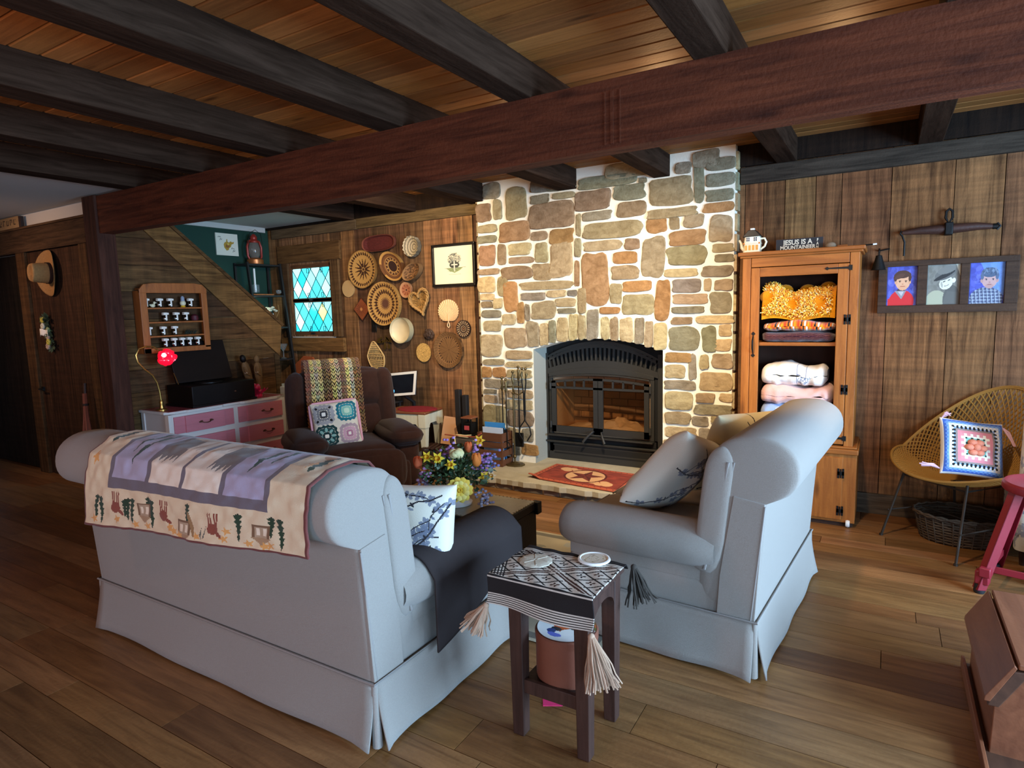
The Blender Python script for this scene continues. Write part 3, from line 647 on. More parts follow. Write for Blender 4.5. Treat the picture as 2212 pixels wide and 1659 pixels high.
def extr_prof(mb,prof,x0,x1,axis='X',n=14,dome=.02,col=WHITE):
    """soft extrusion of a closed profile with domed, rounded ends"""
    prof=np.array(prof); c=prof.mean(0); m=len(prof)
    ts=[(0,.0),(.0,.55),(.15,.8),(.45,.94),(.8,.985),(1.3,1.0)]
    st=[]
    for d,s in ts: st.append((x0-dome+d*dome*1.6,s))
    for k in range(1,n): st.append((x0+dome+(x1-x0-2*dome)*k/n,1.))
    for d,s in reversed(ts): st.append((x1+dome-d*dome*1.6,s))
    vs=[]
    for x,s in st:
        for p in prof:
            q=c+(p-c)*max(s,.001); vs.append((x,q[0],q[1]) if axis=='X' else ((q[0],x,q[1])))
    fs=[]
    for i in range(len(st)-1):
        for k in range(m): fs.append((i*m+k,i*m+(k+1)%m,(i+1)*m+(k+1)%m,(i+1)*m+k))
    mb.add(vs,fs,col)
def smooth_loop(pts,n=3):
    pts=[np.array(p,float) for p in pts]
    for _ in range(n):
        q=[]
        for i in range(len(pts)):
            a,b=pts[i],pts[(i+1)%len(pts)]; q+= [a*.75+b*.25,a*.25+b*.75]
        pts=q
    return pts
# rear profile of the back in (y,z): leaning rear face, scroll at the top, padded front
BACK=[(.0,.215),(.0,.215),(-.035,.72),(-.035,.75),(-.11,.76),(-.155,.83),(-.14,.93),(-.06,.985),(.05,.985),(.13,.965),(.185,.90),(.20,.80),(.235,.44),(.235,.235)]
def back_prof():
    return smooth_loop(BACK,2)
def make_sofa(label,W,loc,rotz,ncush):
    D=.88
    t=thing('sofa',label,'sofa',loc,rotz)
    mb=MB(); soft_box(mb,.01,.02,.215,W-.01,D-.03,.37,r=.025); mb.build('base','linen',t,smooth=60)
    mb=MB(); extr_prof(mb,back_prof(),0.015,W-.015,n=20,dome=.012)
    # gathered folds running over the scroll near each end
    bk=mb.build('back','linen',t,smooth=50)
    for xs_ in (0.,W):
        e=-1 if xs_==0 else 1; xx=xs_+e*.004
        q=MB(); pr_=[(.085,.235),(.03,.5),(.01,.70),(.03,.76)]
        pr2=[(.20,.42),(.165,.60),(.13,.76),(.11,.88)]
        q.tube([(xx,y,z) for y,z in pr2],.006,6); q.tube([(xx-e*.008,y-.02,z) for y,z in pr2],.004,6)
        q.tube([(xx-e*.004,.015,.24),(xx-e*.004,-.005,.45),(xx-e*.004,-.03,.72)],.004,6)
        q.build('piping','piping',bk,smooth=60)
        # padded front facing of the back end
        f=MB(); extr_prof(f,smooth_loop([(.135,.40),(.10,.76),(.085,.88),(.12,.945),(.17,.93),(.205,.87),(.225,.70),(.25,.47),(.25,.40)],2),xs_-.03 if e>0 else xs_+.002,xs_-.002 if e>0 else xs_+.03,n=2,dome=.012)
        f.build('end_facing','linen',bk,smooth=60)
        # side panel joining back and base
        f=MB(); f.prism([(.0,.235),(-.03,.73),(.09,.745),(.14,.41),(.15,.235)],xs_-.016 if e>0 else xs_-.002,xs_+.002 if e>0 else xs_+.016,'X'); f.build('end_panel','linen',bk,smooth=0,bevel=.003)
    # rolled arms
    for xs_ in (0.,W):
        e=-1 if xs_==0 else 1; cx=xs_-e*.075
        pr_=[]
        for k in range(20):
            a=2*PI*k/20; pr_.append((cx+.118*math.cos(a),.495+.10*math.sin(a)))
        mb=MB(); 
        pts=[]; Y0,Y1=.16,D+.0
        prof=np.array(pr_); c=prof.mean(0); st=[(Y0,.8),(Y0+.06,.95),(Y0+.14,1.),(.5,1.02),(Y1-.08,1.0),(Y1-.03,.96),(Y1,.85),(Y1+.018,.6),(Y1+.022,.01)]
        vs=[];m=20
        for y,s in st:
            dz=-.012*max(0,(y-.3))
            for p in prof: q_=c+(p-c)*s; vs.append((q_[0],y,q_[1]+dz))
        fs=[(i*m+k,i*m+(k+1)%m,(i+1)*m+(k+1)%m,(i+1)*m+k) for i in range(len(st)-1) for k in range(m)]
        mb.add(vs,fs)
        mb.box(min(cx,xs_-e*.17),.12,.36,max(cx,xs_-e*.17),D-.03,.50); mb.box(min(cx,xs_-e*.012),.1,.36,max(cx,xs_-e*.012),D-.04,.42)
        mb.build('arm','linen',t,smooth=50)
    # seat cushions
    a,b=.175,W-.175; w=(b-a)/ncush
    for k in range(ncush):
        mb=MB(); soft_box(mb,a+w*k+.004,.19,.365,a+w*(k+1)-.004,D+.03,.49,r=.045,puff=.02); c=mb.build('seat_cushion','linen',t,smooth=60)
        q=MB(); q.tube([(a+w*k+.02,D+.032,.47),(a+w*(k+1)-.02,D+.032,.47)],.005,6); q.build('piping','piping',c)
    # skirt: four panels flaring to the floor, open at the corners, with a lining flap behind each slit
    zt,zb=.245,.012
    def panel(p,q,nx,ny,fl=.028,amp=.004,n=40,drop0=0,drop1=0):
        p=np.array(p);q=np.array(q); U,V=np.meshgrid(np.linspace(0,1,n+1),np.linspace(0,1,9),indexing='ij')
        off=.006+fl*V**1.6+amp*np.sin(U*17+V*2)*V+.012*V*(np.exp(-(U/.03)**2)+np.exp(-((1-U)/.03)**2))
        X=p[0]+(q[0]-p[0])*U+nx*off; Y=p[1]+(q[1]-p[1])*U+ny*off; Z=zt+(zb-zt)*V+.004*np.sin(U*9)*V
        m_=MB(); m_.grid(np.stack([X,Y,Z],-1),n+1,9); return m_.build('skirt','linen',t,smooth=60,solid=.006)
    panel((0,0),(W,0),0,-1); panel((0,D-.03),(W,D-.03),0,1); panel((0,0),(0,D-.03),-1,0,n=24); panel((W,0),(W,D-.03),1,0,n=24)
    for (x,y) in ((0,0),(W,0),(0,D-.03),(W,D-.03)):
        m_=MB(); m_.box(x-.035 if x==0 else x-.06,y-.0,zb,x+.06 if x==0 else x+.035,y+.006,zt) if False else m_.lathe([(.018,zb),(.012,zt)],(x,y,0),10); m_.build('skirt_lining','linen',t,smooth=60)
    mb=MB(); mb.tube([(-.012,-.012,zt),(W+.012,-.012,zt),(W+.012,D-.018,zt),(-.012,D-.018,zt)],.005,6,closed=True); mb.build('piping','piping',t)
    for (x,y) in ((.08,.08),(W-.08,.08),(.08,D-.12),(W-.08,D-.12)):
        mb=MB(); mb.lathe([(.02,0),(.03,.215)],(x,y,0),10); mb.build('foot','black_iron',t)
    return t
make_sofa('long pale grey linen sofa seen from behind with a quilt over its back',1.80,(-3.25,1.44,0),0,2)
make_sofa('smaller pale grey linen sofa seen end-on in front of the pine cupboard',1.20,(-.40,2.475,0),math.radians(86),2)
# quilt over the back of the long sofa (the quilting is real relief, the picture is the patchwork itself)
mat('quilt',attr=True,rough=.95,bump=.35,bscale=260,spec=.1,sheen=.2)
NU,NV=330,190
p=Paint(NU,NV,'#dccbaa')      # u along the sofa, v from the hanging edge (0) over the scroll (1)
CR='#dccbaa'; GY='#6f6870'; 
rq=random.Random(4)
p.V=np.where(p.V<.20,p.V/.20*.30,.30+(p.V-.20)/.80*.70)
p.rect(.135,.30,.865,1,GY)
xs=[.155,.325,.345,.50,.515,.675,.695,.845]
p.rect(.155,.345,.325,1,'#a9a6bf'); p.rect(.345,.345,.50,1,'#e6dccb'); p.rect(.515,.345,.675,1,'#e6dccb'); p.rect(.695,.345,.845,1,'#a9a4bd')
def zig(u0,u1,v0,amp,n,col,vtop=1.0):
    pts=[(u0,vtop)]
    for k in range(n+1): pts.append((u0+(u1-u0)*k/n,v0+(amp if k%2 else 0)+rq.uniform(-.008,.008)))
    pts.append((u1,vtop)); p.poly(pts,col)
zig(.345,.435,.44,.04,8,'#77706c',.64); zig(.43,.50,.52,.04,6,'#cdbfae',1.); p.poly([(.345,.62),(.435,.60),(.5,.80),(.5,1),(.345,1)],'#b7a690')
zig(.60,.675,.43,.04,7,'#77706c',.64); zig(.515,.60,.54,.04,7,'#cdbfae',1.); p.poly([(.515,.66),(.60,.60),(.675,.62),(.675,1),(.515,1)],'#b7a690')
for k in range(7):
    p.line([(.36+.02*k,.66),(.37+.02*k,1)],.004,'#8a7a6a',1.7); p.line([(.53+.02*k,.64),(.535+.02*k,1)],.004,'#8a7a6a',1.7)
p.line([(.345,.88),(.5,.93)],.005,'#8a7a6a',1.7); p.line([(.515,.9),(.675,.88)],.005,'#8a7a6a',1.7); p.ell(.47,.88,.03,.04,'#8c4f5b',a=.8)
def fir(u,v0,h,w=.014,col='#2d3f2c',lean=0.):   # appliqué conifer, tip hanging down towards v0
    n=5
    p.poly([(u-.003+lean*h,v0+h+.02),(u+.004+lean*h,v0+h+.02),(u+.004,v0+h*.8),(u-.003,v0+h*.8)],'#3a3026')
    for k in range(n):
        a=v0+h*k/n; b=v0+h*(k+1.4)/n; ww=w*(.35+.65*(k+1)/n); cu=u+lean*(a-v0)
        p.poly([(cu,a),(cu+ww,b-.01),(cu+ww*.4,b),(cu-ww*.4,b),(cu-ww,b-.012)],col)
def deer(u,v,s=1.):
    p.ell(u,v,.018*s,.035*s,'#8a4a3a'); p.ell(u+.02*s,v-.03*s,.008*s,.022*s,'#8a4a3a',.5)
    for d in (-.013,-.006,.006,.013): p.line([(u+d*s,v+.02),(u+d*s*1.2,v+.095*s)],.005,'#8a4a3a',1.7)
def star(u,v,r,col='#d9a05c'):
    pts=[]
    for k in range(10):
        a=PI/2+k*PI/5+.3; rr=r*(1 if k%2==0 else .42); pts.append((u+rr*math.cos(a)/1.7,v+rr*math.sin(a)))
    p.poly(pts,col)
def cabin(u,v,s=1.):
    p.rect(u-.028*s,v-.03*s,u+.028*s,v+.06*s,'#b09a7e'); p.line([(u-.028*s,v-.03*s),(u-.028*s,v+.06*s),(u+.028*s,v+.06*s),(u+.028*s,v-.03*s)],.007,'#7a5c42',1.7)
    p.poly([(u-.035*s,v-.03*s),(u,v-.085*s),(u+.035*s,v-.03*s)],'#a98a68'); p.rect(u-.018*s,v-.015,u-.005*s,v+.04*s,'#e8dcc4'); p.rect(u+.007*s,v-.015,u+.02*s,v+.04*s,'#e8dcc4')
for u,v0,h in ((.075,.06,.16),(.1,.02,.19),(.232,.07,.15),(.255,.05,.17),(.355,.03,.20),(.335,.12,.13),(.545,.12,.14),(.755,.05,.19),(.872,.11,.14),(.905,.02,.22),(.22,.09,.12)): fir(u,v0,h,.015)
for u,v in ((.175,.16),(.418,.15),(.655,.12)): deer(u,v,1.15)
for u,v in ((.315,.15),(.525,.08),(.835,.13)): cabin(u,v)
for u,v in ((.065,.06),(.18,.07),(.27,.05),(.33,.05),(.45,.07),(.47,.05),(.50,.03),(.585,.05),(.70,.06),(.71,.12),(.79,.05),(.845,.04),(.865,.05),(.05,.42),(.93,.55)): star(u,v,.034)
p.ell(.56,.13,.008,.09,'#9a7a52',.15); p.poly([(.60,.06),(.612,.13),(.605,.03)],'#5d5f58'); p.poly([(.62,.05),(.63,.14),(.612,.04)],'#5d5f58')
fir(.05,.50,.1,.022); fir(.945,.50,.12,.022,'#33442c'); fir(.94,.68,.12,.022,'#33442c'); p.ell(.93,.63,.024,.03,'#b98f66'); p.ell(.06,.82,.022,.04,'#9a5a42',.4); star(.08,.75,.03)
p.poly([(.055,.63),(.065,.60),(.075,.63),(.065,.66)],'#5d5f58'); 
fir(.205,.46,.36,.02,'#2f4030',.10); fir(.245,.40,.42,.022,'#2f4030',.12); fir(.755,.44,.36,.018,'#2f4030',.10); fir(.80,.50,.30,.016,'#3a4a38',.1)
p.line([(0,0),(1,0)],.012,'#6d3a35',1.7); p.line([(0,0),(0,1)],.012,'#6d3a35',1.7); p.line([(1,0),(1,1)],.014,'#6d3a35',1.7); p.line([(0,1),(1,1)],.012,'#6d3a35',1.7)
# path in (y,z): hangs behind the scroll, over it and down the front
QP=[(-.175,.0),(-.172,.05),(-.168,.12),(-.166,.17),(-.164,.20),(-.158,.25),(-.14,.33),(-.06,.392),(.05,.40),(.13,.38),(.19,.31),(.212,.20),(.222,.08)]
qp=np.array(QP); seg=np.r_[0,np.cumsum(np.hypot(*np.diff(qp,axis=0).T))]; seg/=seg[-1]
def qpos(U,V):
    y=np.interp(V,seg,qp[:,0]); z=np.interp(V,seg,qp[:,1])+.60
    hang=np.clip((.45-V)/.45,0,1)
    rel=(noise2(U*3,V*2,14,9)-.5)*.006+.0025*np.sin(U*70)*np.cos(V*40)
    y=y-.004-rel*(1)-.012*hang*np.sin(U*11+1); z=z+hang*(.10*U+.035)+rel*.5*(V>.4)
    x=-2.90+1.36*U+.02*hang*(U-.5)
    return x,1.44+y,z
mb=MB(); mb.grid(grid_pts(NU,NV,qpos),NU+1,NV+1,p.lincol())
q=mb.build('quilt','quilt',smooth=80,solid=.008); tag(q,'cream patchwork quilt with deer and fir trees draped over the long sofa back','quilt')
# ---------------------------------------------------------------- cushions
mat('cushion_cloth',attr=True,rough=.95,bump=.4,bscale=500,spec=.1,sheen=.2)
def pillow(name,label,cat,paint,w,h,t,M,group=None,nu=None,back=None,pinch=.10,seed=1,m='cushion_cloth',wr=.006,back_paint=None):
    """stuffed cushion: painted front and back, closed at the seam; M places it (x=width, y=height, z=front)"""
    nu_,nv_=paint.nu,paint.nv
    def side(sg):
        U,V=np.meshgrid(np.linspace(-1,1,nu_+1),np.linspace(-1,1,nv_+1),indexing='ij')
        e=np.clip((1-np.abs(U)**2.6)*(1-np.abs(V)**2.6),0,1)**.42
        x=U*w/2*(1-pinch*(1-V**2)*.0-pinch*V**2*0); y=V*h/2
        x=x*(1-pinch*.6*(1-np.abs(V)**2)*np.abs(U)**6); y=y*(1-pinch*.6*(1-np.abs(U)**2)*np.abs(V)**6)
        z=sg*(t/2*e+(noise2(U+3,V+3,2.2,seed)-.5)*wr*4*e)
        return np.stack([x,y,z],-1)
    mb=MB(); F=side(1); B=side(-1)
    tr=lambda P:(np.array(M.to_3x3())@P.reshape(-1,3).T).T.reshape(P.shape)+np.array(M.translation)
    bc=(back_paint or paint).lincol() if back is None else np.ones((nu_,nv_,3))*np.array(lin(back))
    mb.grid(tr(F),nu_+1,nv_+1,paint.lincol()); mb.grid(tr(B)[:,::-1],nu_+1,nv_+1,bc[:,::-1])
    o=mb.build(name,m,smooth=70,merge=True); tag(o,label,cat,group); return o
def floral(seed,flip=False,base='#d8cfbd',bl='#6d7180',br='#2f2a2c'):
    p=Paint(150,150,base); r=random.Random(seed)
    def branch(u,v,a,L,wd,dep):
        pts=[(u,v)]; 
        for k in range(6):
            a+=r.uniform(-.42,.42); u+=math.cos(a)*L/6; v+=math.sin(a)*L/6; pts.append((u,v))
            if dep>0 and r.random()<.45: branch(u,v,a+r.choice([-1,1])*r.uniform(.5,1.1),L*.5,wd*.65,dep-1)
            if r.random()<.34: 
                for q in range(5): 
                    b=q*2*PI/5+r.random(); p.ell(u+.03*math.cos(b),v+.03*math.sin(b),.024,.016,bl,b,.85)
            elif r.random()<.3: p.ell(u+r.uniform(-.03,.03),v+r.uniform(-.03,.03),.028,.011,r.choice([bl,'#8a8c92',br]),r.uniform(0,3))
        p.line(pts,wd,br)
    for (u,v,a) in ((.02,.05,.9),(.95,.1,2.2),(.1,.65,.1),(.6,.35,.9),(.4,.95,5.2),(.9,.9,3.8)): branch(u,v,a,.62,.0075,1)
    return p
def frame(origin,xdir,ydir):
    x=Vector(xdir).normalized(); y=Vector(ydir); y=(y-x*y.dot(x)).normalized(); z=x.cross(y)
    M=Matrix(((x.x,y.x,z.x,origin[0]),(x.y,y.y,z.y,origin[1]),(x.z,y.z,z.z,origin[2]),(0,0,0,1))); return M
pillow('throw_pillow','floral branch cushion propped at the near end of the long sofa','cushion',floral(3),.46,.42,.17,frame((-1.645,1.83,.61),(.96,.28,.0),(.0,.22,.97)))
pillow('throw_pillow','floral branch cushion lying tilted on the seat of the end-on sofa','cushion',floral(8),.50,.46,.19,frame((-.86,2.93,.69),(.10,.92,-.30),(.62,.20,.70)),seed=4)
pillow('throw_pillow','floral branch cushion standing at the far end of the end-on sofa by the cupboard','cushion',floral(12,base='#d6c8a2'),.46,.44,.17,frame((-.66,3.36,.73),(.45,.86,-.05),(.35,-.05,.93)),seed=6)
# dark quilted cover over the near arm of the long sofa
mat('arm_cover_cloth','#37302f',rough=.95,bump=.4,bscale=400,spec=.1)
cx,cz=-1.525,.49; 
def cov(U,V):
    a=math.radians(205)-U*math.radians(250)
    R=.128+.003*np.sin(V*3*PI*4)**2
    fall=np.clip((U-.66)/.34,0,1)
    x=cx+R*np.cos(a)*1.02; z=cz-.012*(V*.6)+R*.86*np.sin(a)
    x=np.where(U>.66,cx+.135+.008*np.sin(V*7)*fall+0*U,x); zz=cz+.03-.29*fall*(1-.55*V)
    z=np.where(U>.66,zz,z)
    y=1.715+V*.63+.05*fall*(1-V)*0
    return x,y,z
mb=MB(); mb.grid(grid_pts(60,60,cov),61,61); o=mb.build('arm_cover','arm_cover_cloth',smooth=70,solid=.007); tag(o,'black quilted cover draped over the near arm of the long sofa','arm cover')
# ---------------------------------------------------------------- side table with runner, coasters, tassels
mat('dark_wood','#4a3128',rough=.55,grain=(30,30,2.5),gamt=.6,gcol='#5a463c',bump=.2,bscale=60,spec=.4)
tb=thing('side_table','small dark wooden side table in the foreground between the two sofas','side table',(-.925,1.85,0))
def Tb(x,y,z): return (x+.925,y-1.85,z)
mb=MB(); mb.box(*Tb(-1.12,1.735,.552),*Tb(-.772,2.03,.572)); mb.build('tabletop','dark_wood',tb,bevel=.004)
for (x,y) in ((-1.06,1.76),(-.808,1.755),(-.808,1.985),(-1.06,1.985)):
    mb=MB(); s=.026
    vs=[]
    for z,k in ((0,.85),(.552,1.05)):
        for a,b in ((-1,-1),(1,-1),(1,1),(-1,1)): vs.append(Tb(x+a*s*k,y+b*s*k,z))
    mb.add(vs,[(3,2,1,0),(4,5,6,7)]+[(i,(i+1)%4,(i+1)%4+4,i+4) for i in range(4)]); mb.build('leg','dark_wood',tb,bevel=.003)
mb=MB(); mb.box(*Tb(-1.05,1.755,.185),*Tb(-.82,1.985,.205)); mb.build('lower_shelf','dark_wood',tb,bevel=.002)
def apron(a,b,along):
    n=12; poly=[(0,.552),(1,.552)]
    for k in range(n+1):
        t=1-k/n; poly.append((t,.455+.055*math.sin(PI*t)**.5))
    q=MB(); P_=[(a+(b-a)*t,z) for t,z in poly]
    return P_
for ax,c in (('Y',1.748),('Y',1.985)):
    q=MB(); q.prism([(x+.925,z) for x,z in apron(-1.04,-.83,0)],c-1.85,c-1.85+.015,'Y'); q.build('apron','dark_wood',tb,smooth=0)
for c in (-.80,-1.07):
    q=MB(); q.prism([(y-1.85,z) for y,z in apron(1.775,1.965,0)],c+.925,c+.925+.015,'X'); q.build('apron','dark_wood',tb,smooth=0)
for y in (1.752,1.985):
    q=MB(); q.box(*Tb(-1.04,y-.008,.165),*Tb(-.83,y+.008,.215)); q.build('stretcher','dark_wood',tb,bevel=.002)
# woven runner
mat('woven',attr=True,rough=.95,bump=.6,bscale=500,spec=.1)
p=Paint(200,240,'#c9bcae')  # u: x, v: front fringe edge -> back
BK='#2b2625'; BN='#4a332c'; 
p.rect(0,.115,1,.27,BK); 
for k in range(5): p.rect(0,.012+k*.021,1,.022+k*.021,BK)
p.rect(0,.285,1,.295,BK); p.rect(0,.90,1,1,BK); p.rect(0,.875,1,.885,BK)
A=1.55
def dband(c,sl,w,col): p.put((np.abs((p.V-.58)-sl*(p.U-.5)-c)<w)&(p.V>.31)&(p.V<.86),col)
for k in range(-9,10):
    dband(k*.155+.07,.62,.009,BK); dband(k*.155+.07,-.62,.009,BK)
for i in range(-5,6):
    for j in range(-5,6):
        u=.5+(i+j)*.125; v=.58+(i-j)*.0775+.0
        if -.05<u<1.05 and .33<v<.86:
            for q in range(4):
                a=q*PI/2+.4; p.ell(u+.028*math.cos(a),v+.018*math.sin(a),.017,.010,BN if (i+j)%2 else BK,a)
            p.ell(u,v,.01,.007,'#c9bcae')
dband(0,.62,.028,BN); dband(0,-.62,.028,BN); dband(.0,.62,.006,'#c9bcae'); dband(0,-.62,.006,'#c9bcae')
for s_ in (1,-1):
    for o_ in (.04,-.04): dband(o_,.62*s_,.007,'#d5c9ba')
for k in range(5): p.poly([(0,.33+k*.06),(.02+.03*k,.30),(.035+.03*k,.30),(0,.36+k*.06)],BK); p.poly([(0,.86-k*.05),(.05+.04*k,.86),(.07+.04*k,.86),(0,.83-k*.05)],BK)
RPv=[0,.255,.30,1.0]
def run(U,V):
    # front flap hangs over the near edge, the rest lies on the top
    fl=np.clip((.285-V)/.285,0,1)
    y=np.where(V<.285,1.728-.012*fl+.006*np.sin(U*8)*fl,1.73+(V-.285)/.715*.315)
    z=np.where(V<.285,.579-.105*fl-.0*U,.580+.0015*np.sin(U*30+V*20))
    z=np.where(V>.965,z-(V-.965)*.6,z); dx=.012*fl*np.sin(V*9)
    x=-1.165+U*.40+dx
    z=z+.012*fl*np.sin(U*5+1)*.6-.012*np.clip((.12-U)/.12,0,1)*(V>.285)*0
    return x,y,z
mb=MB(); mb.grid(grid_pts(200,240,run),201,241,p.lincol())
rn=mb.build('table_runner','woven',smooth=80,solid=.004); tag(rn,'brown and cream woven runner with tassels lying over the small side table','table runner')
mat('tassel_tan','#b3937a',rough=.95); mat('tassel_dark','#3a322b',rough=.95)
def tassel(x,y,z,dirv,L,m,seed,n=46):
    r=random.Random(seed); mb=MB(); d=Vector(dirv).normalized()
    mb.ball((x,y,z),.012,n=8,m=6)
    for k in range(n):
        a=r.uniform(0,2*PI); s=r.uniform(.15,1); e=d.orthogonal().normalized(); f=d.cross(e)
        pts=[]
        for t in (0,.2,.4,.6,.8,1):
            sp=.008+(.026+.030*s)*t*s+.006*math.sin(t*9+a*3)*t; q=Vector((x,y,z))+d*L*t*r.uniform(.93,1.03)+(e*math.cos(a)+f*math.sin(a))*sp+Vector((0,0,-.25*L*t*t*(1-abs(d.z))))
            pts.append(q)
        mb.tube(pts,.0028,4,cap=False)
    return mb.build('tassel',m,rn,smooth=60)
tassel(-1.168,1.716,.468,(-.45,-.1,-.9),.10,'tassel_tan',1,70); tassel(-.762,1.708,.462,(.30,-.12,-.93),.155,'tassel_tan',2,95); tassel(-.745,2.05,.565,(.2,.06,-1),.13,'tassel_dark',3)
mat('coaster_crochet','#c3b7a3',rough=.95,bump=.6,bscale=300); mat('white_china','#e6e4de',rough=.25,spec=.5); mat('coaster_print',attr=True,rough=.4)
mb=MB(); n=48
pr_=[]; 
for i,(rr_,z) in enumerate(((.0,.006),(.03,.0065),(.05,.006),(.058,.003),(.058,0))):
    pr_.append((rr_,z))
vs=[];fs=[]
for rr_,z in pr_:
    for k in range(n):
        a=2*PI*k/n; s=1+(.07*abs(math.sin(a*6)) if rr_>.04 else 0); vs.append((rr_*s*math.cos(a),rr_*s*math.sin(a),z))
for i in range(4):
    for k in range(n): fs.append((i*n+k,(i+1)*n+k,(i+1)*n+(k+1)%n,i*n+(k+1)%n))
mb.add(vs,fs); 
for k in range(6): a=k*PI/3; mb.bar((.006*math.cos(a),.006*math.sin(a),.006),(.05*math.cos(a),.05*math.sin(a),.006),.005,.003)
o=mb.build('coaster','coaster_crochet',loc=(-1.065,1.90,.583)); tag(o,'scalloped cream crocheted coaster on the left of the table runner','coaster')
cs=thing('coaster','round white-rimmed coaster with a printed centre on the right of the runner','coaster',(-.88,2.005,.583))
mb=MB(); mb.lathe([(.0,.0),(.056,0),(.06,.004),(.058,.009),(.052,.010),(.047,.007)],n=40); mb.build('rim','white_china',cs)
p=Paint(40,40,'#c9bfae'); r=random.Random(5)
for k in range(60): p.ell(r.random(),r.random(),.05,.025,r.choice(['#8f8a5a','#b9a67f','#7d7466','#d8d0c0','#a5906a']),r.random()*3)
U,V=np.meshgrid(np.linspace(0,1,41),np.linspace(0,2*PI,41),indexing='ij'); mb=MB(); mb.grid(np.stack([U*.047*np.cos(V),U*.047*np.sin(V),U*0+.0075],-1),41,41,p.lincol()); mb.build('printed_disc','coaster_print',cs,smooth=0)
# brown box with a round painted lid on the lower shelf, pink sheet under a leg
mat('brown_card','#7a4632',rough=.7,bump=.2,bscale=80); mat('lid_paint',attr=True,rough=.3)
px=thing('round_box','round reddish-brown box with a painted lid on the lower shelf of the side table','box',(-.928,1.868,.207))
mb=MB(); mb.lathe([(.108,0),(.11,.01),(.11,.15),(.106,.152)],n=40); mb.build('body','brown_card',px)
mb=MB(); mb.lathe([(.112,.142),(.113,.165),(.108,.171),(.0,.172)],n=40); mb.build('lid','brown_card',px)
p=Paint(70,70,'#eceae6'); p.rect(0,.62,1,1,'#4f6b32'); p.poly([(0,.5),(1,.75),(1,.88),(0,.62)],'#c2622e'); p.poly([(0,.42),(1,.68),(1,.74),(0,.5)],'#5f7a3a')
p.ell(.72,.62,.13,.11,'#d2642f'); p.ell(.45,.45,.15,.09,'#c8562a',.3); p.ell(.5,.33,.12,.05,'#b8542c',-.3); p.ell(.38,.34,.1,.06,'#2a3038'); p.ell(.66,.50,.13,.07,'#2f3a34'); p.ell(.32,.25,.09,.07,'#3a4a7a',.4); p.ell(.42,.16,.15,.06,'#6a74c8'); p.ell(.62,.3,.14,.1,'#f2efe9')
U,V=np.meshgrid(np.linspace(-1,1,71),np.linspace(-1,1,71),indexing='ij'); X=U*np.sqrt(1-V*V/2)*.104; Y=V*np.sqrt(1-U*U/2)*.104
mb=MB(); mb.grid(np.stack([X,Y,X*0+.1735],-1),71,71,p.lincol()); mb.build('painted_top','lid_paint',px,smooth=0)
mat('pink_paper','#f03a72',rough=.7)
mb=MB(); mb.cbox(0,0,.0012,.075,.075,.002,rot=(0,0,.5)); o=mb.build('paper_sheet','pink_paper',loc=(-1.045,1.972,0)); tag(o,'bright pink paper square on the floor under a leg of the side table','paper')
# ---------------------------------------------------------------- things hung on the hearth wall
mat('basketry',attr=True,rough=.85,bump=.7,bscale=420,spec=.2)
mat('glazed_bowl',attr=True,rough=.35,bump=.1,bscale=60)
WY=4.955
def disc(name,label,cat,X,Z,w,h,prof,colf,rot=0.,nr=46,nt=144,group=None,m='basketry',rimwob=None,shape=None,flip=1):
    """woven plaque hung on the wall: prof(r) is how far the surface stands off the wall, colf(r,t) its weave colours"""
    r=np.linspace(0,1,nr+1); t=np.linspace(0,2*PI,nt+1); Rr,T=np.meshgrid(r,t,indexing='ij')
    s=np.ones_like(T) if shape is None else shape(T)
    a=Rr*np.cos(T)*w/2*s; b=Rr*np.sin(T)*h/2*s
    c,d=math.cos(rot),math.sin(rot); x=a*c-b*d; z=a*d+b*c
    off=prof(Rr)
    if rimwob is not None: off=off+rimwob(Rr,T)
    P=np.stack([x,-off,z],-1)
    rc,tc=(r[:-1]+r[1:])/2,(t[:-1]+t[1:])/2; RC,TC=np.meshgrid(rc,tc,indexing='ij')
    A=np.ones(RC.shape+(3,))*hx('#b98a52')
    A=colf(RC,TC,A)
    mb=MB(); mb.grid(P,nr+1,nt+1,lina(A))
    # back closes the edge against the wall
    e=np.stack([np.stack([x[-1],-off[-1],z[-1]],-1),np.stack([x[-1]*.97,np.zeros(nt+1)-.0005,z[-1]*.97],-1)],0)
    mb.grid(e,2,nt+1,lina(A[-1:])*.8)
    o=mb.build(name,m,loc=(X,WY-.003,Z),smooth=60); tag(o,label,cat,group); return o
def setc(A,mask,c): A[mask]=hx(c); return A
def rays(T,n,off=0): return np.abs(((T/(2*PI)*n+off)%1)-.5)*2   # 0 at middle of a ray, 1 between
GB='baskets and plaques on the plank wall'
LT,DK,BR_='#cf9c55','#4a2c1c','#8a5a34'
def coil(R,T,A,n,amt=.12):
    k=.5+.5*np.cos(R*n*2*PI); A*= (1-amt*k)[...,None]; A*= (1-.06*(np.sin(T*90+R*n*9)>0))[...,None]; return A
flat=lambda d0,d1:(lambda r:d0+(d1-d0)*r**3)
def c_star1(R,T,A):
    A[:]=hx(LT)
    q=rays(T,14); setc(A,(R>.12)&(R<.60)&(q<(1-(R-.12)/.48)*.95)&(R>.0),DK)
    setc(A,(R<.30)&(rays(T,7)>.72)&(R>.04),LT); setc(A,(R<.3)&(rays(T,7,.5)<.30)&(R>.06),DK); setc(A,(R<.06),DK)
    setc(A,(R>.74)&(R<.93)&(rays(T,34)<(1-np.abs(R-.80)/.14)*.85),DK); setc(A,R>.965,'#a87a40'); return coil(R,T,A,17)
disc('wall_basket','round tan basket with a dark fourteen-point star, upper left of the basket group','basket',-4.797,1.967,.40,.40,lambda r:.012+.028*r**2,c_star1,group=GB)
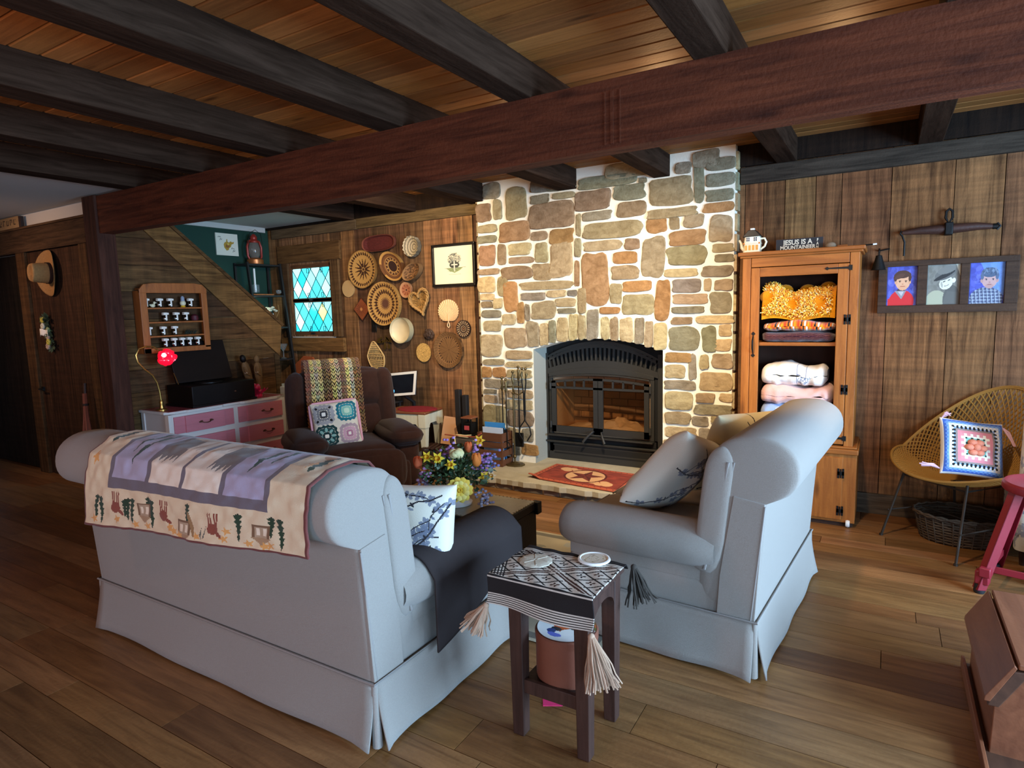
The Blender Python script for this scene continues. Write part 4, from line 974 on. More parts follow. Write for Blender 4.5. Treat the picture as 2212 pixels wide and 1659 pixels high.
def c_star2(R,T,A):
    A[:]=hx(LT); setc(A,R<.17,'#6a4432')
    setc(A,(R>=.17)&(R<.34)&(rays(T,22)<1-(R-.17)/.17),'#6a4432'); setc(A,(R>.36)&(R<.44),'#c79350')
    setc(A,(R>.46)&(R<.68)&(rays(T,26)<(1-np.abs(R-.53)/.15)),DK)
    setc(A,(R>.76)&(R<.95)&(rays(T,38)<(1-np.abs(R-.82)/.14)*.9),DK); return coil(R,T,A,19)
disc('wall_basket','largest round basket with concentric rings of dark points, centre of the wall','basket',-4.507,1.597,.44,.455,lambda r:.014+.04*r**2,c_star2,group=GB)
def c_tray(R,T,A):
    A[:]=hx('#542420'); setc(A,R>.93,'#7a4434'); A*=(.9+.2*noise2(R*np.cos(T)+2,R*np.sin(T)+2,22,3))[...,None]; return A
sq=lambda p_:(lambda T:(np.abs(np.cos(T))**p_+np.abs(np.sin(T))**p_)**(-1/p_))
disc('wall_tray','long oval dark red tray, topmost on the basket wall','tray',-4.547,2.222,.45,.165,lambda r:.012+.03*np.clip((r-.8)/.2,0,1)**.6,c_tray,rot=.03,shape=sq(2.8),group=GB)
def c_cream(R,T,A):
    A[:]=hx('#c4b393'); X=R*np.cos(T); Y=R*np.sin(T); d=np.hypot(X-.22,Y+.05); A*=(1-.38*(.5+.5*np.cos(d*24)))[...,None]; return coil(R,T,A,8,.05)
disc('wall_basket','small cream coiled basket with off-centre swirl beside the top tray','basket',-4.10,2.155,.195,.205,lambda r:.02+.045*(1-r**2)*0+.04*r**2,c_cream,rimwob=lambda R,T:.006*np.sin(T*17)*R**6,shape=lambda T:1+.02*np.cos(T*13),group=GB)
def c_oval(R,T,A):
    A[:]=hx('#7d5230'); setc(A,R<.38,'#3c2620'); setc(A,(R>.38)&(R<.43),LT); setc(A,(R>.43)&(R<.60),'#5a3826'); setc(A,(R>.46)&(R<.57)&(rays(T,14)<.35),'#c9a066')
    setc(A,(R>.60)&(R<.66),'#c08c4c'); setc(A,(R>.78)&(R<.82),'#5a3826'); setc(A,(R>.86)&(np.sin(T-.9)>.2),'#c99650'); setc(A,(R>.86)&(np.sin(T-.9)<-.6),'#c99650'); return coil(R,T,A,15,.14)
disc('wall_basket','oval brown basket tray with a dark centre tilted beside the starred basket','basket',-4.375,1.975,.355,.255,lambda r:.02+.03*r**3,c_oval,rot=-.72,group=GB)
def c_tilt(R,T,A):
    A[:]=hx('#6e4f33'); X=R*np.cos(T);Y=R*np.sin(T); A*=(.55+.9*noise2(X+2,Y+2,9,5))[...,None]; setc(A,R>.9,'#8a6742'); return A
disc('wall_basket','oval open-weave brown basket tilted under the small cream one','basket',-4.105,1.905,.245,.15,lambda r:.012+.055*r**2.2,c_tilt,rot=.50,group=GB)
def c_pale(c1,c2,n):
    def f(R,T,A):
        A[:]=hx(c1); A*=(1-.10*(.5+.5*np.cos(R*n*2*PI)))[...,None]; setc(A,R<.06,c2); return A
    return f
disc('trivet','small round pale straw trivet, leftmost beside the window trim','trivet',-5.035,1.773,.185,.182,flat(.012,.012),c_pale('#d3ab73','#c49a60',7),group=GB)
disc('trivet','small round pale straw trivet low on the wall above the tablet','trivet',-4.027,1.089,.188,.192,flat(.012,.012),lambda R,T,A:c_pale('#cba05a','#8a6a3a',9)(R,T,A)*(.85+.3*noise2(R*np.cos(T)+2,R*np.sin(T)+2,14,6))[...,None],group=GB)
def c_pink(R,T,A):
    A[:]=hx('#b06f4c'); setc(A,R>.72,'#c08a62'); setc(A,(R>.3)&(R<.7)&(rays(T,8)<.3),'#8c4a32'); setc(A,R<.1,'#3a221a'); return coil(R,T,A,8,.1)
disc('trivet','small round terracotta-pink plaque right of the largest basket','plaque',-4.215,1.728,.155,.162,lambda r:.012+.015*r**2,c_pink,group=GB)
def c_bowl(R,T,A):
    A[:]=hx('#d8c7a0'); X=R*np.cos(T);Y=R*np.sin(T); A*=(.95+.1*noise2(X+2,Y+2,3,8))[...,None]; setc(A,R>.90,'#b9ad88'); return A
disc('wall_bowl','shallow cream wooden bowl hung below the largest basket','bowl',-4.282,1.318,.27,.265,lambda r:.02+.05*r**3,c_bowl,m='glazed_bowl',group=GB)
def c_dark(R,T,A):
    A[:]=hx('#2f2019'); setc(A,(R>.60)&(R<.92)&(rays(T,20)<.42),'#a88c68'); setc(A,(R>.52)&(R<.57),'#9a8060'); setc(A,(R>.30)&(R<.38),'#a88c68'); setc(A,(R>.12)&(R<.2),'#8a6a48'); setc(A,(R<.12),'#5a3c2a'); return A
disc('trivet','small round dark carved plaque beside the palm fan','plaque',-3.515,1.328,.166,.168,lambda r:.014+.008*r,c_dark,group=GB)
def c_big(R,T,A):
    A[:]=hx('#7f5a35'); setc(A,(R>.62)&(R<.74)&(rays(T,30)<.34),'#38251a'); A*=(1-.30*((R<.62)&(rays(T,40)<.3)))[...,None]; setc(A,R<.03,'#2a1a12'); A*=(1-.28*((R>.78)&(np.sin(R*90+T*12)>0)))[...,None]; return A
disc('wall_basket','big round brown wicker mat with spokes, lowest on the right','basket',-3.699,1.121,.352,.357,lambda r:.018+.02*np.clip((r-.7)/.3,0,1),c_big,group=GB)
# heart-shaped twig basket: plaited rim as a tube, woven floor
def heart(t):
    x=16*np.sin(t)**3; y=13*np.cos(t)-5*np.cos(2*t)-2*np.cos(3*t)-np.cos(4*t); return x/17.,(y+2.5)/15.
ht=thing('heart_basket','heart-shaped twig basket with a plaited rim tilted on the wall','basket',(-4.02,WY,1.59),group=GB,rot=(0,-.30,0))
mat('twig','#b58a4e',rough=.85,bump=.5,bscale=150,grain=(40,40,40),gamt=.5)
mat('dark_twig','#a27a40',rough=.9,bump=.6,bscale=200,grain=(60,60,60),gamt=.6)
mb=MB(); nt=60
for s in range(3):
    pts=[]
    for k in range(nt):
        t=2*PI*k/nt; x,y=heart(t); ph=k*2*PI/6+s*2*PI/3; rr=.012
        pts.append((x*.125+rr*math.cos(ph)*x,-.045+.012*math.sin(ph),y*.125+rr*math.cos(ph)*y))
    mb.tube(pts,.0085,6,closed=True)
mb.build('rim','twig',ht,smooth=60)
T=np.linspace(0,2*PI,61); Rr=np.linspace(0,1,13); RR,TT=np.meshgrid(Rr,T,indexing='ij'); hxx,hyy=heart(TT)
mb=MB(); mb.grid(np.stack([hxx*.118*RR,-.008-.03*RR**4+.004*np.sin(TT*40)*np.sin(RR*30),hyy*.118*RR],-1),13,61)
r=random.Random(2)
for k in range(26):
    a=r.uniform(0,6.28); x,y=heart(a); b=a+r.uniform(1.2,3.5); x2,y2=heart(b); mb.tube([(x*.11,-.03,y*.11),((x+x2)*.05+r.uniform(-.01,.01),-.016,(y+y2)*.05),(x2*.11,-.03,y2*.11)],.004,5)
mb.build('woven_floor','dark_twig',ht,smooth=60)
# palm-leaf fan
mat('palm','#d6b283',rough=.8,bump=.3,bscale=90)
fn=thing('palm_fan','pale heart-shaped palm leaf fan with looped handle','fan',(-3.694,WY-.004,1.49),group=GB)
mb=MB(); n=60; vs=[];ctr=(0,-.012,-.09)
outline=[]
for k in range(n+1):
    t=2*PI*k/n; q=PI-abs(((t+PI)%(2*PI))-PI); 
    rr=.118*(1-.30*math.exp(-((q)/.34)**2)); outline.append((rr*1.06*math.sin(t),rr*math.cos(t)*.97+.012))
nu=14; P=np.zeros((nu+1,n+1,3))
for i in range(nu+1):
    s=i/nu
    for k,(x,z) in enumerate(outline): P[i,k]=(x*s,-.010-.004*math.cos(k*PI)*s,(z+.085)*s-.085)
mb.grid(P,nu+1,n+1); mb.build('leaf','palm',fn,smooth=0)
mb=MB(); mb.tube([(0,-.014,-.02),(0,-.014,-.09)],.005,6); mb.tube([(0,-.014,-.088),(-.012,-.014,-.115),(-.014,-.014,-.135),(0,-.014,-.15),(.014,-.014,-.135),(.012,-.014,-.115)],.005,6,closed=True); mb.build('handle','palm',fn)
# carved diamond plaque
p=Paint(60,60,'#8f4a26')
for k in range(20):
    a=2*PI*k/20; p.line([(.5+.13*math.cos(a),.5+.13*math.sin(a)),(.5+.42*math.cos(a),.5+.42*math.sin(a))],.012,'#5a2814')
p.ell(.5,.5,.12,.12,'#b06a38'); p.ell(.5,.5,.06,.06,'#c98a4e'); p.line([(.02,.02),(.98,.02),(.98,.98),(.02,.98),(.02,.02)],.02,'#5a2814')
mat('carved',attr=True,rough=.5,bump=.4,bscale=200)
def dia(U,V):
    a=(U-.5)*.172;b=(V-.5)*.172; return (a-b)*.7071*.98,-.012-.006*np.sin(PI*U)*np.sin(PI*V),(a+b)*.7071*1.0
mb=MB(); mb.grid(grid_pts(60,60,dia),61,61,p.lincol()); o=mb.build('wall_plaque','carved',loc=(-4.847,WY-.004,1.546),smooth=60,solid=.01); tag(o,'carved reddish-brown diamond-shaped plaque on the plank wall','plaque',GB)
# brown ruffled flower, metal pods, pear-shaped rack
mat('brown_leather','#3d2a1e',rough=.7,bump=.4,bscale=120)
mb=MB(); r=random.Random(9)
for k in range(11):
    a=k*2*PI/11+r.uniform(-.2,.2); R0=r.uniform(.03,.055)
    mb.ball((R0*math.cos(a),-.014,R0*math.sin(a)*.85),.026,n=8,m=6,sc=(1,.5,1),M=Euler((0,a,r.uniform(-.4,.4))).to_matrix())
for k in range(6): a=k*PI/3; mb.ball((.018*math.cos(a),-.03,.018*math.sin(a)),.018,n=8,m=6,sc=(1,.5,1))
o=mb.build('flower_ornament','brown_leather',loc=(-3.94,WY-.004,1.28),smooth=60); tag(o,'dark brown ruffled flower ornament right of the cream bowl','ornament',GB)
mat('aged_brass','#6d5526',rough=.45,metal=.7,bump=.2,bscale=90)
sp=thing('metal_sprig','small brass sprig of pointed leaves under the dark switch','ornament',(-4.555,WY-.003,1.20),group=GB)
for k,(x,z,ang,L_) in enumerate(((-.06,.02,.6,.10),(-.05,-.005,.1,.07),(.05,.03,2.2,.09),(.07,.02,2.5,.09),(.02,-.05,1.5,.07),(.07,-.05,1.75,.06),(-.01,.0,.3,.06))):
    mb=MB(); c,s=math.cos(ang),math.sin(ang); pts=[]
    for q in range(13):
        t=2*PI*q/12; a=L_/2*math.cos(t); b=.011*math.sin(t)*(1-.3*math.cos(t)); pts.append((x+a*c-b*s,z+a*s+b*c))
    mb.prism(pts[:-1],-.02,-.014,'Y'); mb.build('leaf','aged_brass',sp,smooth=0)
mb=MB(); mb.tube([(-.09,-.012,.0),(0,-.014,-.005),(.09,-.012,.02)],.004,6); mb.tube([(0,-.012,-.08),(.01,-.014,.0),(.03,-.012,.05)],.004,6); mb.build('stem','aged_brass',sp)
pr=thing('wicker_rack','pear-shaped open wicker rack low on the wall above the recliner','rack',(-4.678,WY-.003,1.045),group=GB)
mat('cane','#c9a468',rough=.7,bump=.3,bscale=150)
pear=[]
for k in range(48):
    t=2*PI*k/48; z=.152*math.cos(t); w_=.118 if z<0 else .118-.075*(z/.152); w_=w_*(abs(math.sin(t))**.75); pear.append((math.copysign(w_,math.sin(t)),z))
pear=[(x+.02*(-z/.15)*1.2,z) for x,z in pear]
mb=MB(); mb.tube([(x,-.018,z) for x,z in pear],.008,7,closed=True); mb.build('rim','cane',pr)
mb=MB()
def pw(z):
    w_=.118 if z<0 else .118-.075*(z/.152); return w_*(max(0,1-(z/.152)**2))**.375, -.02*z/.15*1.2
for k in range(13):
    z=-.135+k*.022
    if k in (5,8): continue
    w_,c=pw(z); mb.tube([(c-w_,-.016,z),(c,-.020,z+.003*math.sin(k)),(c+w_,-.016,z)],.0055,5)
for k in range(9):
    f=-.8+k*.2; mb.tube([(pw(z)[1]+f*pw(z)[0],-.013,z) for z in np.linspace(-.14,.135,10)],.0035,5)
mb.build('weave','cane',pr)
mat('switch_dark','#15100d',rough=.4)
sw=thing('light_switch','dark rectangular switch plate below the diamond plaque','light switch',(-4.695,WY-.002,1.367))
mb=MB(); mb.box(-.035,-.008,-.063,.035,0,.063); mb.build('plate','switch_dark',sw,bevel=.003)
mb=MB(); mb.box(-.005,-.018,-.012,.005,-.006,.012); mb.build('toggle','switch_dark',sw)
# framed drawing
mat('black_frame','#17130f',rough=.4,bump=.2,bscale=80); mat('print',attr=True,rough=.6)
pf=thing('framed_print','black-framed drawing of a tree and cross on cream paper beside the chimney','picture',(-3.61,WY-.002,1.944))
def frame_mesh(w,h,t,d,prof=.6):
    mb=MB()
    for (a,b,c,d_) in ((-w/2,h/2-t,w/2,h/2),(-w/2,-h/2,w/2,-h/2+t),(-w/2,-h/2+t,-w/2+t,h/2-t),(w/2-t,-h/2+t,w/2,h/2-t)): mb.box(a,-d,b,c,0,d_)
    return mb
frame_mesh(.515,.41,.026,.028).build('frame','black_frame',pf,bevel=.005,smooth=0)
p=Paint(150,120,'#e9dfbb'); r=random.Random(6)
for k in range(230):
    a=r.uniform(0,2*PI); q=r.random()**.5; u=.52+.17*q*math.cos(a); v=.66+.15*q*math.sin(a)
    p.ell(u,v,.022,.012,r.choice(['#8d8f84','#a6a592','#5c5f57','#c3bea4','#3e423c']),r.uniform(-.5,.5),.8)
p.ell(.52,.50,.13,.085,'#3d3f38'); p.poly([(.30,.42),(.74,.43),(.66,.36),(.52,.29),(.40,.35)],'#8a9668'); p.line([(.27,.42),(.80,.43)],.006,'#6a7060',1.25); p.rect(.50,.33,.53,.60,'#cfc8b4'); p.rect(.44,.49,.60,.525,'#cfc8b4')
for k in range(40): p.ell(r.uniform(.36,.68),r.uniform(.33,.41),.02,.006,r.choice(['#6e7a4c','#9aa678','#5a6648']),0,.7)
p.line([(.36,.25),(.68,.258)],.004,'#9a957e',1.25)
mb=MB(); mb.grid(grid_pts(150,120,lambda U,V:((U-.5)*.468,-.010+0*U,(V-.5)*.362)),151,121,p.lincol()); mb.build('print','print',pf,smooth=0)
# three-photo barn-wood frame
fr=thing('photo_frame','wide dark barn-wood frame holding three portrait photographs','picture frame',(.32,WY-.002,1.582))
mat('frame_wood','#4c3423',rough=.85,grain=(3,30,30),gamt=.7,bump=.5,bscale=80)
mb=MB(); W2,H2=.374,.172
px_=[(-.322,-.152),(-.096,.080),(.128,.306)]
zb,zt=-.122,.135
mb.box(-W2,-.035,zt,W2,0,H2); mb.box(-W2,-.035,-H2,W2,0,zb); xs=[-W2]+[v for q in px_ for v in q]+[W2]
for i in range(0,8,2): mb.box(xs[i],-.035,zb,xs[i+1],0,zt)
mb.build('frame','frame_wood',fr,bevel=.004,smooth=0)
def portrait(kind):
    p=Paint(70,106,'#4a50a8'); r=random.Random(kind)
    if kind!=2:
        for k in range(120): p.ell(r.random(),r.random(),.10,.06,r.choice(['#3d3f94','#5c62c0','#6f78cf','#34357e','#4b58b4']),r.random()*3,.5)
        p.rect(0,0,.03,1,'#2a2a5a',.5)
    if kind==1:
        p.ell(.5,.10,.42,.30,'#c8252a'); p.rect(.05,0,.9,.18,'#c8252a'); p.ell(.48,.36,.15,.09,'#3a3440'); p.poly([(.26,.38),(.5,.16),(.66,.38)],'#8b8a90'); p.poly([(.38,.36),(.5,.24),(.58,.36)],'#b9b4b4'); p.ell(.53,.61,.245,.215,'#dba883'); p.ell(.30,.60,.045,.05,'#cf9a76'); p.ell(.76,.60,.045,.05,'#cf9a76'); p.ell(.53,.46,.15,.07,'#d8a27c')
        p.ell(.52,.80,.25,.10,'#4a2e22'); p.ell(.28,.72,.06,.10,'#4a2e22'); p.ell(.76,.72,.05,.11,'#4a2e22'); p.ell(.42,.75,.17,.06,'#55372a',.3)
        p.ell(.43,.63,.045,.012,'#4a3024'); p.ell(.63,.63,.045,.012,'#4a3024'); p.ell(.43,.61,.022,.014,'#2a1c18'); p.ell(.63,.61,.022,.014,'#2a1c18'); p.ell(.53,.55,.03,.02,'#c98f6c'); p.ell(.53,.49,.09,.010,'#a8604c')
    elif kind==2:
        p=Paint(70,106,'#7f7d74'); 
        for k in range(150): p.ell(r.random(),r.random(),.08,.05,r.choice(['#85837a','#757369','#6a685f']),r.random()*3,.5)
        p.poly([(.86,1),(1,1),(1,.7)],'#c9c8b4'); p.ell(.30,.06,.34,.30,'#a9aa90'); p.ell(.76,.12,.26,.36,'#5b5a55'); p.poly([(.5,0),(.62,.34),(.95,.30),(.95,0)],'#62615b')
        p.ell(.58,.54,.21,.16,'#d9d6c6',.35); p.ell(.82,.60,.05,.06,'#e3e0d2'); p.ell(.56,.78,.34,.15,'#6a6964',.30); p.ell(.52,.72,.34,.055,'#2d2c2b',.36); p.ell(.58,.86,.28,.09,'#77766f',.2)
        p.ell(.52,.575,.045,.012,'#3a3936',.3); p.ell(.66,.605,.04,.012,'#3a3936',.3); p.ell(.60,.48,.08,.018,'#8a877c',.35); p.ell(.60,.49,.06,.008,'#f0eee4',.35); p.ell(.45,.5,.03,.08,'#aaa899',.3)
    else:
        p.poly([(.30,1),(1,1),(1,.2),(.8,.2)],'#7fb4dc',.55); p.ell(.5,.12,.48,.28,'#4e5570'); p.rect(.03,0,.95,.14,'#4e5570')
        msk=((((p.U-.5)/.48)**2+((p.V-.12)/.28)**2)<1)|((p.V<.14)&(p.U>.03)&(p.U<.95))
        p.put(msk&(((p.U+p.V*.15)*9%1)<.32),'#a9b3c2',.7); p.put(msk&((p.V*13%1)<.32),'#b9c2cf',.6); p.put(msk&(((p.U+p.V*.15)*9%1)>.8),'#2a3048',.6)
        p.ell(.58,.57,.22,.19,'#c39a94'); p.ell(.36,.56,.04,.05,'#b78c86'); p.ell(.80,.56,.04,.05,'#b78c86'); p.ell(.58,.43,.12,.06,'#b98f88'); p.ell(.58,.76,.24,.12,'#4b5a72'); p.ell(.37,.68,.05,.10,'#54617a'); p.ell(.79,.68,.05,.10,'#54617a')
        for k in range(26): p.ell(r.uniform(.36,.82),r.uniform(.70,.88),.045,.018,r.choice(['#5f6f88','#3c485e','#7a8aa0']),r.random()*3,.8)
        p.ell(.48,.60,.04,.010,'#5a4a50'); p.ell(.68,.60,.04,.010,'#5a4a50'); p.ell(.49,.58,.022,.013,'#3a3440'); p.ell(.68,.58,.022,.013,'#3a3440'); p.ell(.58,.52,.03,.02,'#b0847e'); p.ell(.58,.46,.07,.010,'#97605e')
    return p
for k,(a,b) in enumerate(px_):
    p=portrait(k+1); mb=MB(); mb.grid(grid_pts(70,106,lambda U,V:(a+(b-a)*U,-.014+0*U,zb+(zt-zb)*V)),71,107,p.lincol()); ph=mb.build('photograph','print',fr,smooth=0)
    ph['label']=('portrait of a child in a red jacket','old black and white portrait of a child in a flat cap','portrait of a child in a checked shirt')[k]
# single-tree harness bar
mat('worn_wood','#4a2c22',rough=.6,grain=(3,30,30),gamt=.6,bump=.3,bscale=60)
hb2=thing('harness_bar','old wooden harness bar with iron fittings hung above the photo frame','harness bar',(.322,WY-.002,1.935))
mb=MB(); mb.tube([(x,-.04,z) for x,z in ((-.25,.0),(-.15,.006),(0,.004),(.15,.008),(.24,.0))],[.013,.024,.032,.024,.014],12); mb.build('bar','worn_wood',hb2)
mb=MB(); mb.box(-.022,-.078,-.035,.022,-.004,.045); mb.build('centre_clip','black_iron',hb2,bevel=.006)
mb=MB(); mb.tube([(0,-.03,.04),(-.018,-.03,.075),(-.016,-.03,.115),(0,-.03,.13),(.016,-.03,.115),(.018,-.03,.075)],.008,7,closed=True); mb.build('ring','black_iron',hb2)
mb=MB(); mb.tube([(-.255,-.04,.012),(-.262,-.04,-.005),(-.25,-.04,-.02),(-.236,-.035,-.06),(-.236,-.03,-.15)],.006,7); mb.build('hook','black_iron',hb2)
mb=MB(); mb.tube([(.245,-.04,.02),(.262,-.04,.0),(.245,-.04,-.02)],.008,7); mb.lathe([(.018,-.012),(.018,.012)],(.237,-.04,0),10,axis='X'); mb.build('end_cap','black_iron',hb2)
# ---------------------------------------------------------------- pine cupboard by the chimney
mat('pine','#ad692c',rough=.5,grain=(28,28,2.2),gamt=.55,gcol='#7a4a2a',bump=.2,bscale=70,spec=.35,knots=.7)
mat('pine_level','#a56228',rough=.5,grain=(2.5,28,28),gamt=.55,gcol='#7a4a2a',bump=.2,bscale=70,spec=.35,knots=.5)
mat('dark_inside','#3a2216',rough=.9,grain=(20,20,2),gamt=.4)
cb=thing('cupboard','tall pine cupboard with an open glazed door front, right of the chimney','cupboard',(-.51,4.56,0))
def Cb(x,y,z): return (x+.51,y-4.56,z)
def cbx(name,m,*bx,par=cb,bv=.003):
    q=MB()
    for b in bx: q.box(*Cb(*b[:3]),*Cb(*b[3:]))
    return q.build(name,m,par,smooth=0,bevel=bv)
XA,XB=-.865,-.155; F=4.575; BK_=4.945
cbx('side_panel','pine',(XA,F,.53,XA+.02,BK_,1.815)); cbx('side_panel','pine',(XB-.02,F,.53,XB,BK_,1.815))
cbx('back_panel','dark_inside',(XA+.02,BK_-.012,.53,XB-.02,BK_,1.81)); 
cbx('cornice','pine_level',(XA-.03,F-.03,1.822,XB+.03,BK_,1.848),(XA-.018,F-.018,1.808,XB+.018,BK_,1.824),bv=.006)
cbx('frieze','pine_level',(-.808,F-.004,1.745,-.212,F+.016,1.81))
cbx('stile','pine',(XA,F-.006,.53,-.811,F+.016,1.81)); cbx('stile','pine',(-.209,F-.006,.53,XB,F+.016,1.81))
# glazed door
dd=cbx('door','pine',(-.808,F-.008,.555,-.752,F+.014,1.740),(-.277,F-.008,.555,-.212,F+.014,1.740))
cbx('top_rail','pine_level',(-.752,F-.008,1.678,-.277,F+.014,1.740),par=dd); cbx('bottom_rail','pine_level',(-.752,F-.008,.555,-.277,F+.014,.63),par=dd)
def strap(z,x1=-.195,L_=.135,nm='strap_hinge'):
    q=MB(); q.prism([(x1+.51,z-.016),(x1+.51,z+.016),(x1-.02+.51,z+.016),(x1-.022+.51,z+.007),(x1-L_+.51,z+.004),(x1-L_-.008+.51,z+.011),(x1-L_-.024+.51,z),(x1-L_-.008+.51,z-.011),(x1-L_+.51,z-.004),(x1-.022+.51,z-.007),(x1-.02+.51,z-.016)],F-.013-4.56,F-.008-4.56,'Y'); q.build(nm,'black_iron',dd,smooth=0)
strap(1.712); strap(.597)
def hhinge(x,z,y,par=cb):
    q=MB(); 
    for s in (-1,1): q.box(x+s*.014-.006+.51,y-.006-4.56,z-.032,x+s*.014+.006+.51,y-4.56,z+.032)
    q.box(x-.02+.51,y-.006-4.56,z-.012,x+.02+.51,y-4.56,z+.012); q.lathe([(.004,-.03),(.004,.03)],(x+.51,y-.007-4.56,z),8); q.build('h_hinge','black_iron',par,smooth=0)
hhinge(-.214,1.381,F-.006); hhinge(-.216,.922,F-.006)
q=MB(); q.tube([(-.786+.51,F-.012-4.56,1.275),(-.786+.51,F-.04-4.56,1.245),(-.786+.51,F-.04-4.56,1.19),(-.786+.51,F-.012-4.56,1.155)],[.004,.006,.006,.004],8)
for z in (1.29,1.14): q.cbox(-.786+.51,F-.010-4.56,z,.02,.004,.02,rot=(0,PI/4,0))
q.build('handle','black_iron',dd)
cbx('shelf','pine_level',(XA+.02,F+.02,1.205,XB-.02,BK_-.012,1.228)); cbx('shelf','pine_level',(XA+.02,F+.02,.60,XB-.02,BK_-.012,.62)); 
# lower case, a little wider, on a castor
XL_,XR_=-.895,-.118
cbx('waist_moulding','pine_level',(XL_,4.53,.495,XR_,BK_,.53),(XL_+.02,4.545,.53,XR_-.01,BK_,.545),bv=.006)
cbx('lower_case','pine',(XL_+.01,4.548,.03,XR_-.008,BK_,.497))
ld=cbx('lower_door','pine',(-.79,4.536,.06,-.50,4.55,.46)); ld2=cbx('lower_door','pine',(-.495,4.536,.05,-.205,4.55,.47))
hhinge(-.216,.367,4.538); hhinge(-.214,.112,4.538)
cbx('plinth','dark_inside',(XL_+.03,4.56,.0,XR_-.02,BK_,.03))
q=MB(); q.lathe([(.022,-.012),(.026,0),(.022,.012)],(-.165+.51,4.552-4.56,.026),14,axis='X'); q.build('castor','white_china',cb)
mat('amber_glow_bulb','#fff1d8',rough=.5)
# afghans and bedding on the shelves
mat('yarn',attr=True,rough=.95,bump=.6,bscale=260,spec=.08,sheen=.3)
r=random.Random(21)
mb=MB(); U,V=np.meshgrid(np.linspace(0,1,61),np.linspace(0,1,25),indexing='ij')
# looped yellow afghan bundle: lumpy body with flower rounds and ragged fringe
def lump(u,v):
    a=v*PI; R=.135+.012*np.sin(u*7+1)+.012*np.sin(u*13)*np.sin(a); return -.742+.455*u, 4.75-R*.95*np.cos(a), 1.385+R*1.45*np.sin(a)**.75+.010*np.sin(u*9)
X,Y,Z=lump(U,V); P=np.stack([X,Y,Z],-1)
p=Paint(60,24,'#d98c12')
mb.grid(P,61,25,p.lincol())
cols=['#f6b21c','#ffc93a','#f4a312','#ffdf70','#e89410','#fff0a8']
cen=[(.08,.20),(.42,.20),(.80,.14),(.88,.5),(.28,.55),(.60,.50)]
for k in range(5200):
    u,v=r.uniform(.03,.93),r.uniform(.02,.85)
    if any(((u-a)*.5)**2+((v-b)*.42)**2<.044**2 for a,b in cen): continue
    x,y,z=[float(q) for q in lump(np.array(u),np.array(v))]; dx,dz=r.uniform(-.022,.022),r.uniform(-.02,.026)
    mb.tube([(x,y,z),(x+dx*.5,y-.018,z+dz*.5),(x+dx,y-.026-.01*r.random(),z+dz)],.0032,4,lin(r.choice(cols)))
for (u,v) in cen:
    x,y,z=[float(q) for q in lump(np.array(u),np.array(v))]; mb.ball((x,y+.008,z),.054,lin('#d98a12'),n=14,m=8,sc=(1,.28,.85))
mb.v=[(a+.51-.0,b-4.74,c-1.30) for a,b,c in mb.v]
o=mb.build('afghan','yarn',loc=(-.51,4.74,1.30),smooth=60); tag(o,'fringed golden yellow crocheted afghan on the top shelf of the cupboard','blanket')
def folded(name,label,x0,x1,y0,y1,z0,z1,paint,seed,wob=.01,m='yarn',cat='blanket'):
    nu,nv=paint.nu,paint.nv; cz=(z0+z1)/2; H=(z1-z0)/2; yc=(y0+y1)/2; Dp=(y1-y0)/2
    def f(U,V):
        a=V*2*PI; c_,s_=np.cos(a),np.sin(a); pw=3.2
        rr=(np.abs(c_)**pw+np.abs(s_)**pw)**(-1/pw); e=1-.5*np.abs(2*U-1)**14
        n=(noise2(U*4+1,V*3+1,3,seed)-.5)
        return x0+(x1-x0)*U+.0*V, yc-Dp*rr*c_*e+n*wob, cz+H*rr*s_*e*(1+.0*U)+n*wob+wob*np.sin(U*8+seed)*(s_>0)
    q=MB(); q.grid(grid_pts(nu,nv,f),nu+1,nv+1,paint.lincol()); o=q.build(name,m,smooth=70); tag(o,label,cat); return o
p=Paint(100,120,'#4a2430'); rp=random.Random(2)
for k in range(9): 
    msk=(np.abs(((p.V*24+.5*np.abs((p.U*9%1)*2-1))%3)-k*.33)<.12); p.put(msk,['#5a3a2c','#3a1c26','#6b3c3a','#4d2a22','#2d161c','#7a4a3c','#54303a','#3d2420','#663a30'][k])
folded('folded_blanket','dark plum and brown zigzag blanket folded on the cupboard shelf beneath the yellow afghan',-.745,-.285,4.60,4.90,1.229,1.302,p,3,.006)
p=Paint(120,60,'#d9701f')
for k in range(22):
    u=k/22; p.poly([(u,.0),(u+.022,.0),(u+.05,1),(u+.028,1)],['#1d1a1c','#f4ead0','#e2a01a','#c2401c'][k%4])
folded('striped_blanket','orange, black and cream striped blanket end sticking out below the yellow afghan',-.735,-.285,4.585,4.90,1.305,1.372,p,4,.01)
p=Paint(110,80,'#efe9df'); bl='#77809a'
def arc(pts,w=.006): p.line(pts,w,bl,1.6)
rp=random.Random(8)
for (u,v,a0,a1,rr) in ((.66,.965,0,6.3,.03),(.62,.94,2,5,.035),(.70,.94,4,7.4,.035),(.60,.99,0,3,.03),(.73,.99,.5,3.4,.03),(.66,.92,0,6.3,.045)):
    arc([(u+rr*math.cos(a0+(a1-a0)*t/14),(v+rr*1.1*math.sin(a0+(a1-a0)*t/14))%1) for t in range(15)],.006)
folded('bed_pillow','white pillow with blue embroidered outline on the lower cupboard shelf',-.745,-.325,4.60,4.90,.925,1.075,p,5,.014,m='yarn',cat='pillow')
p=Paint(60,60,'#e3b3a8')
folded('folded_quilt','pale pink folded quilt under the white pillow in the cupboard',-.745,-.283,4.59,4.90,.795,.925,p,6,.014)
p=Paint(80,60,'#8fa6d2'); rp=random.Random(3)
for k in range(14): p.ell(rp.random(),rp.random(),.08,.09,rp.choice(['#e9e4da','#f2eee6','#d8cfd0','#a9b9dd']))
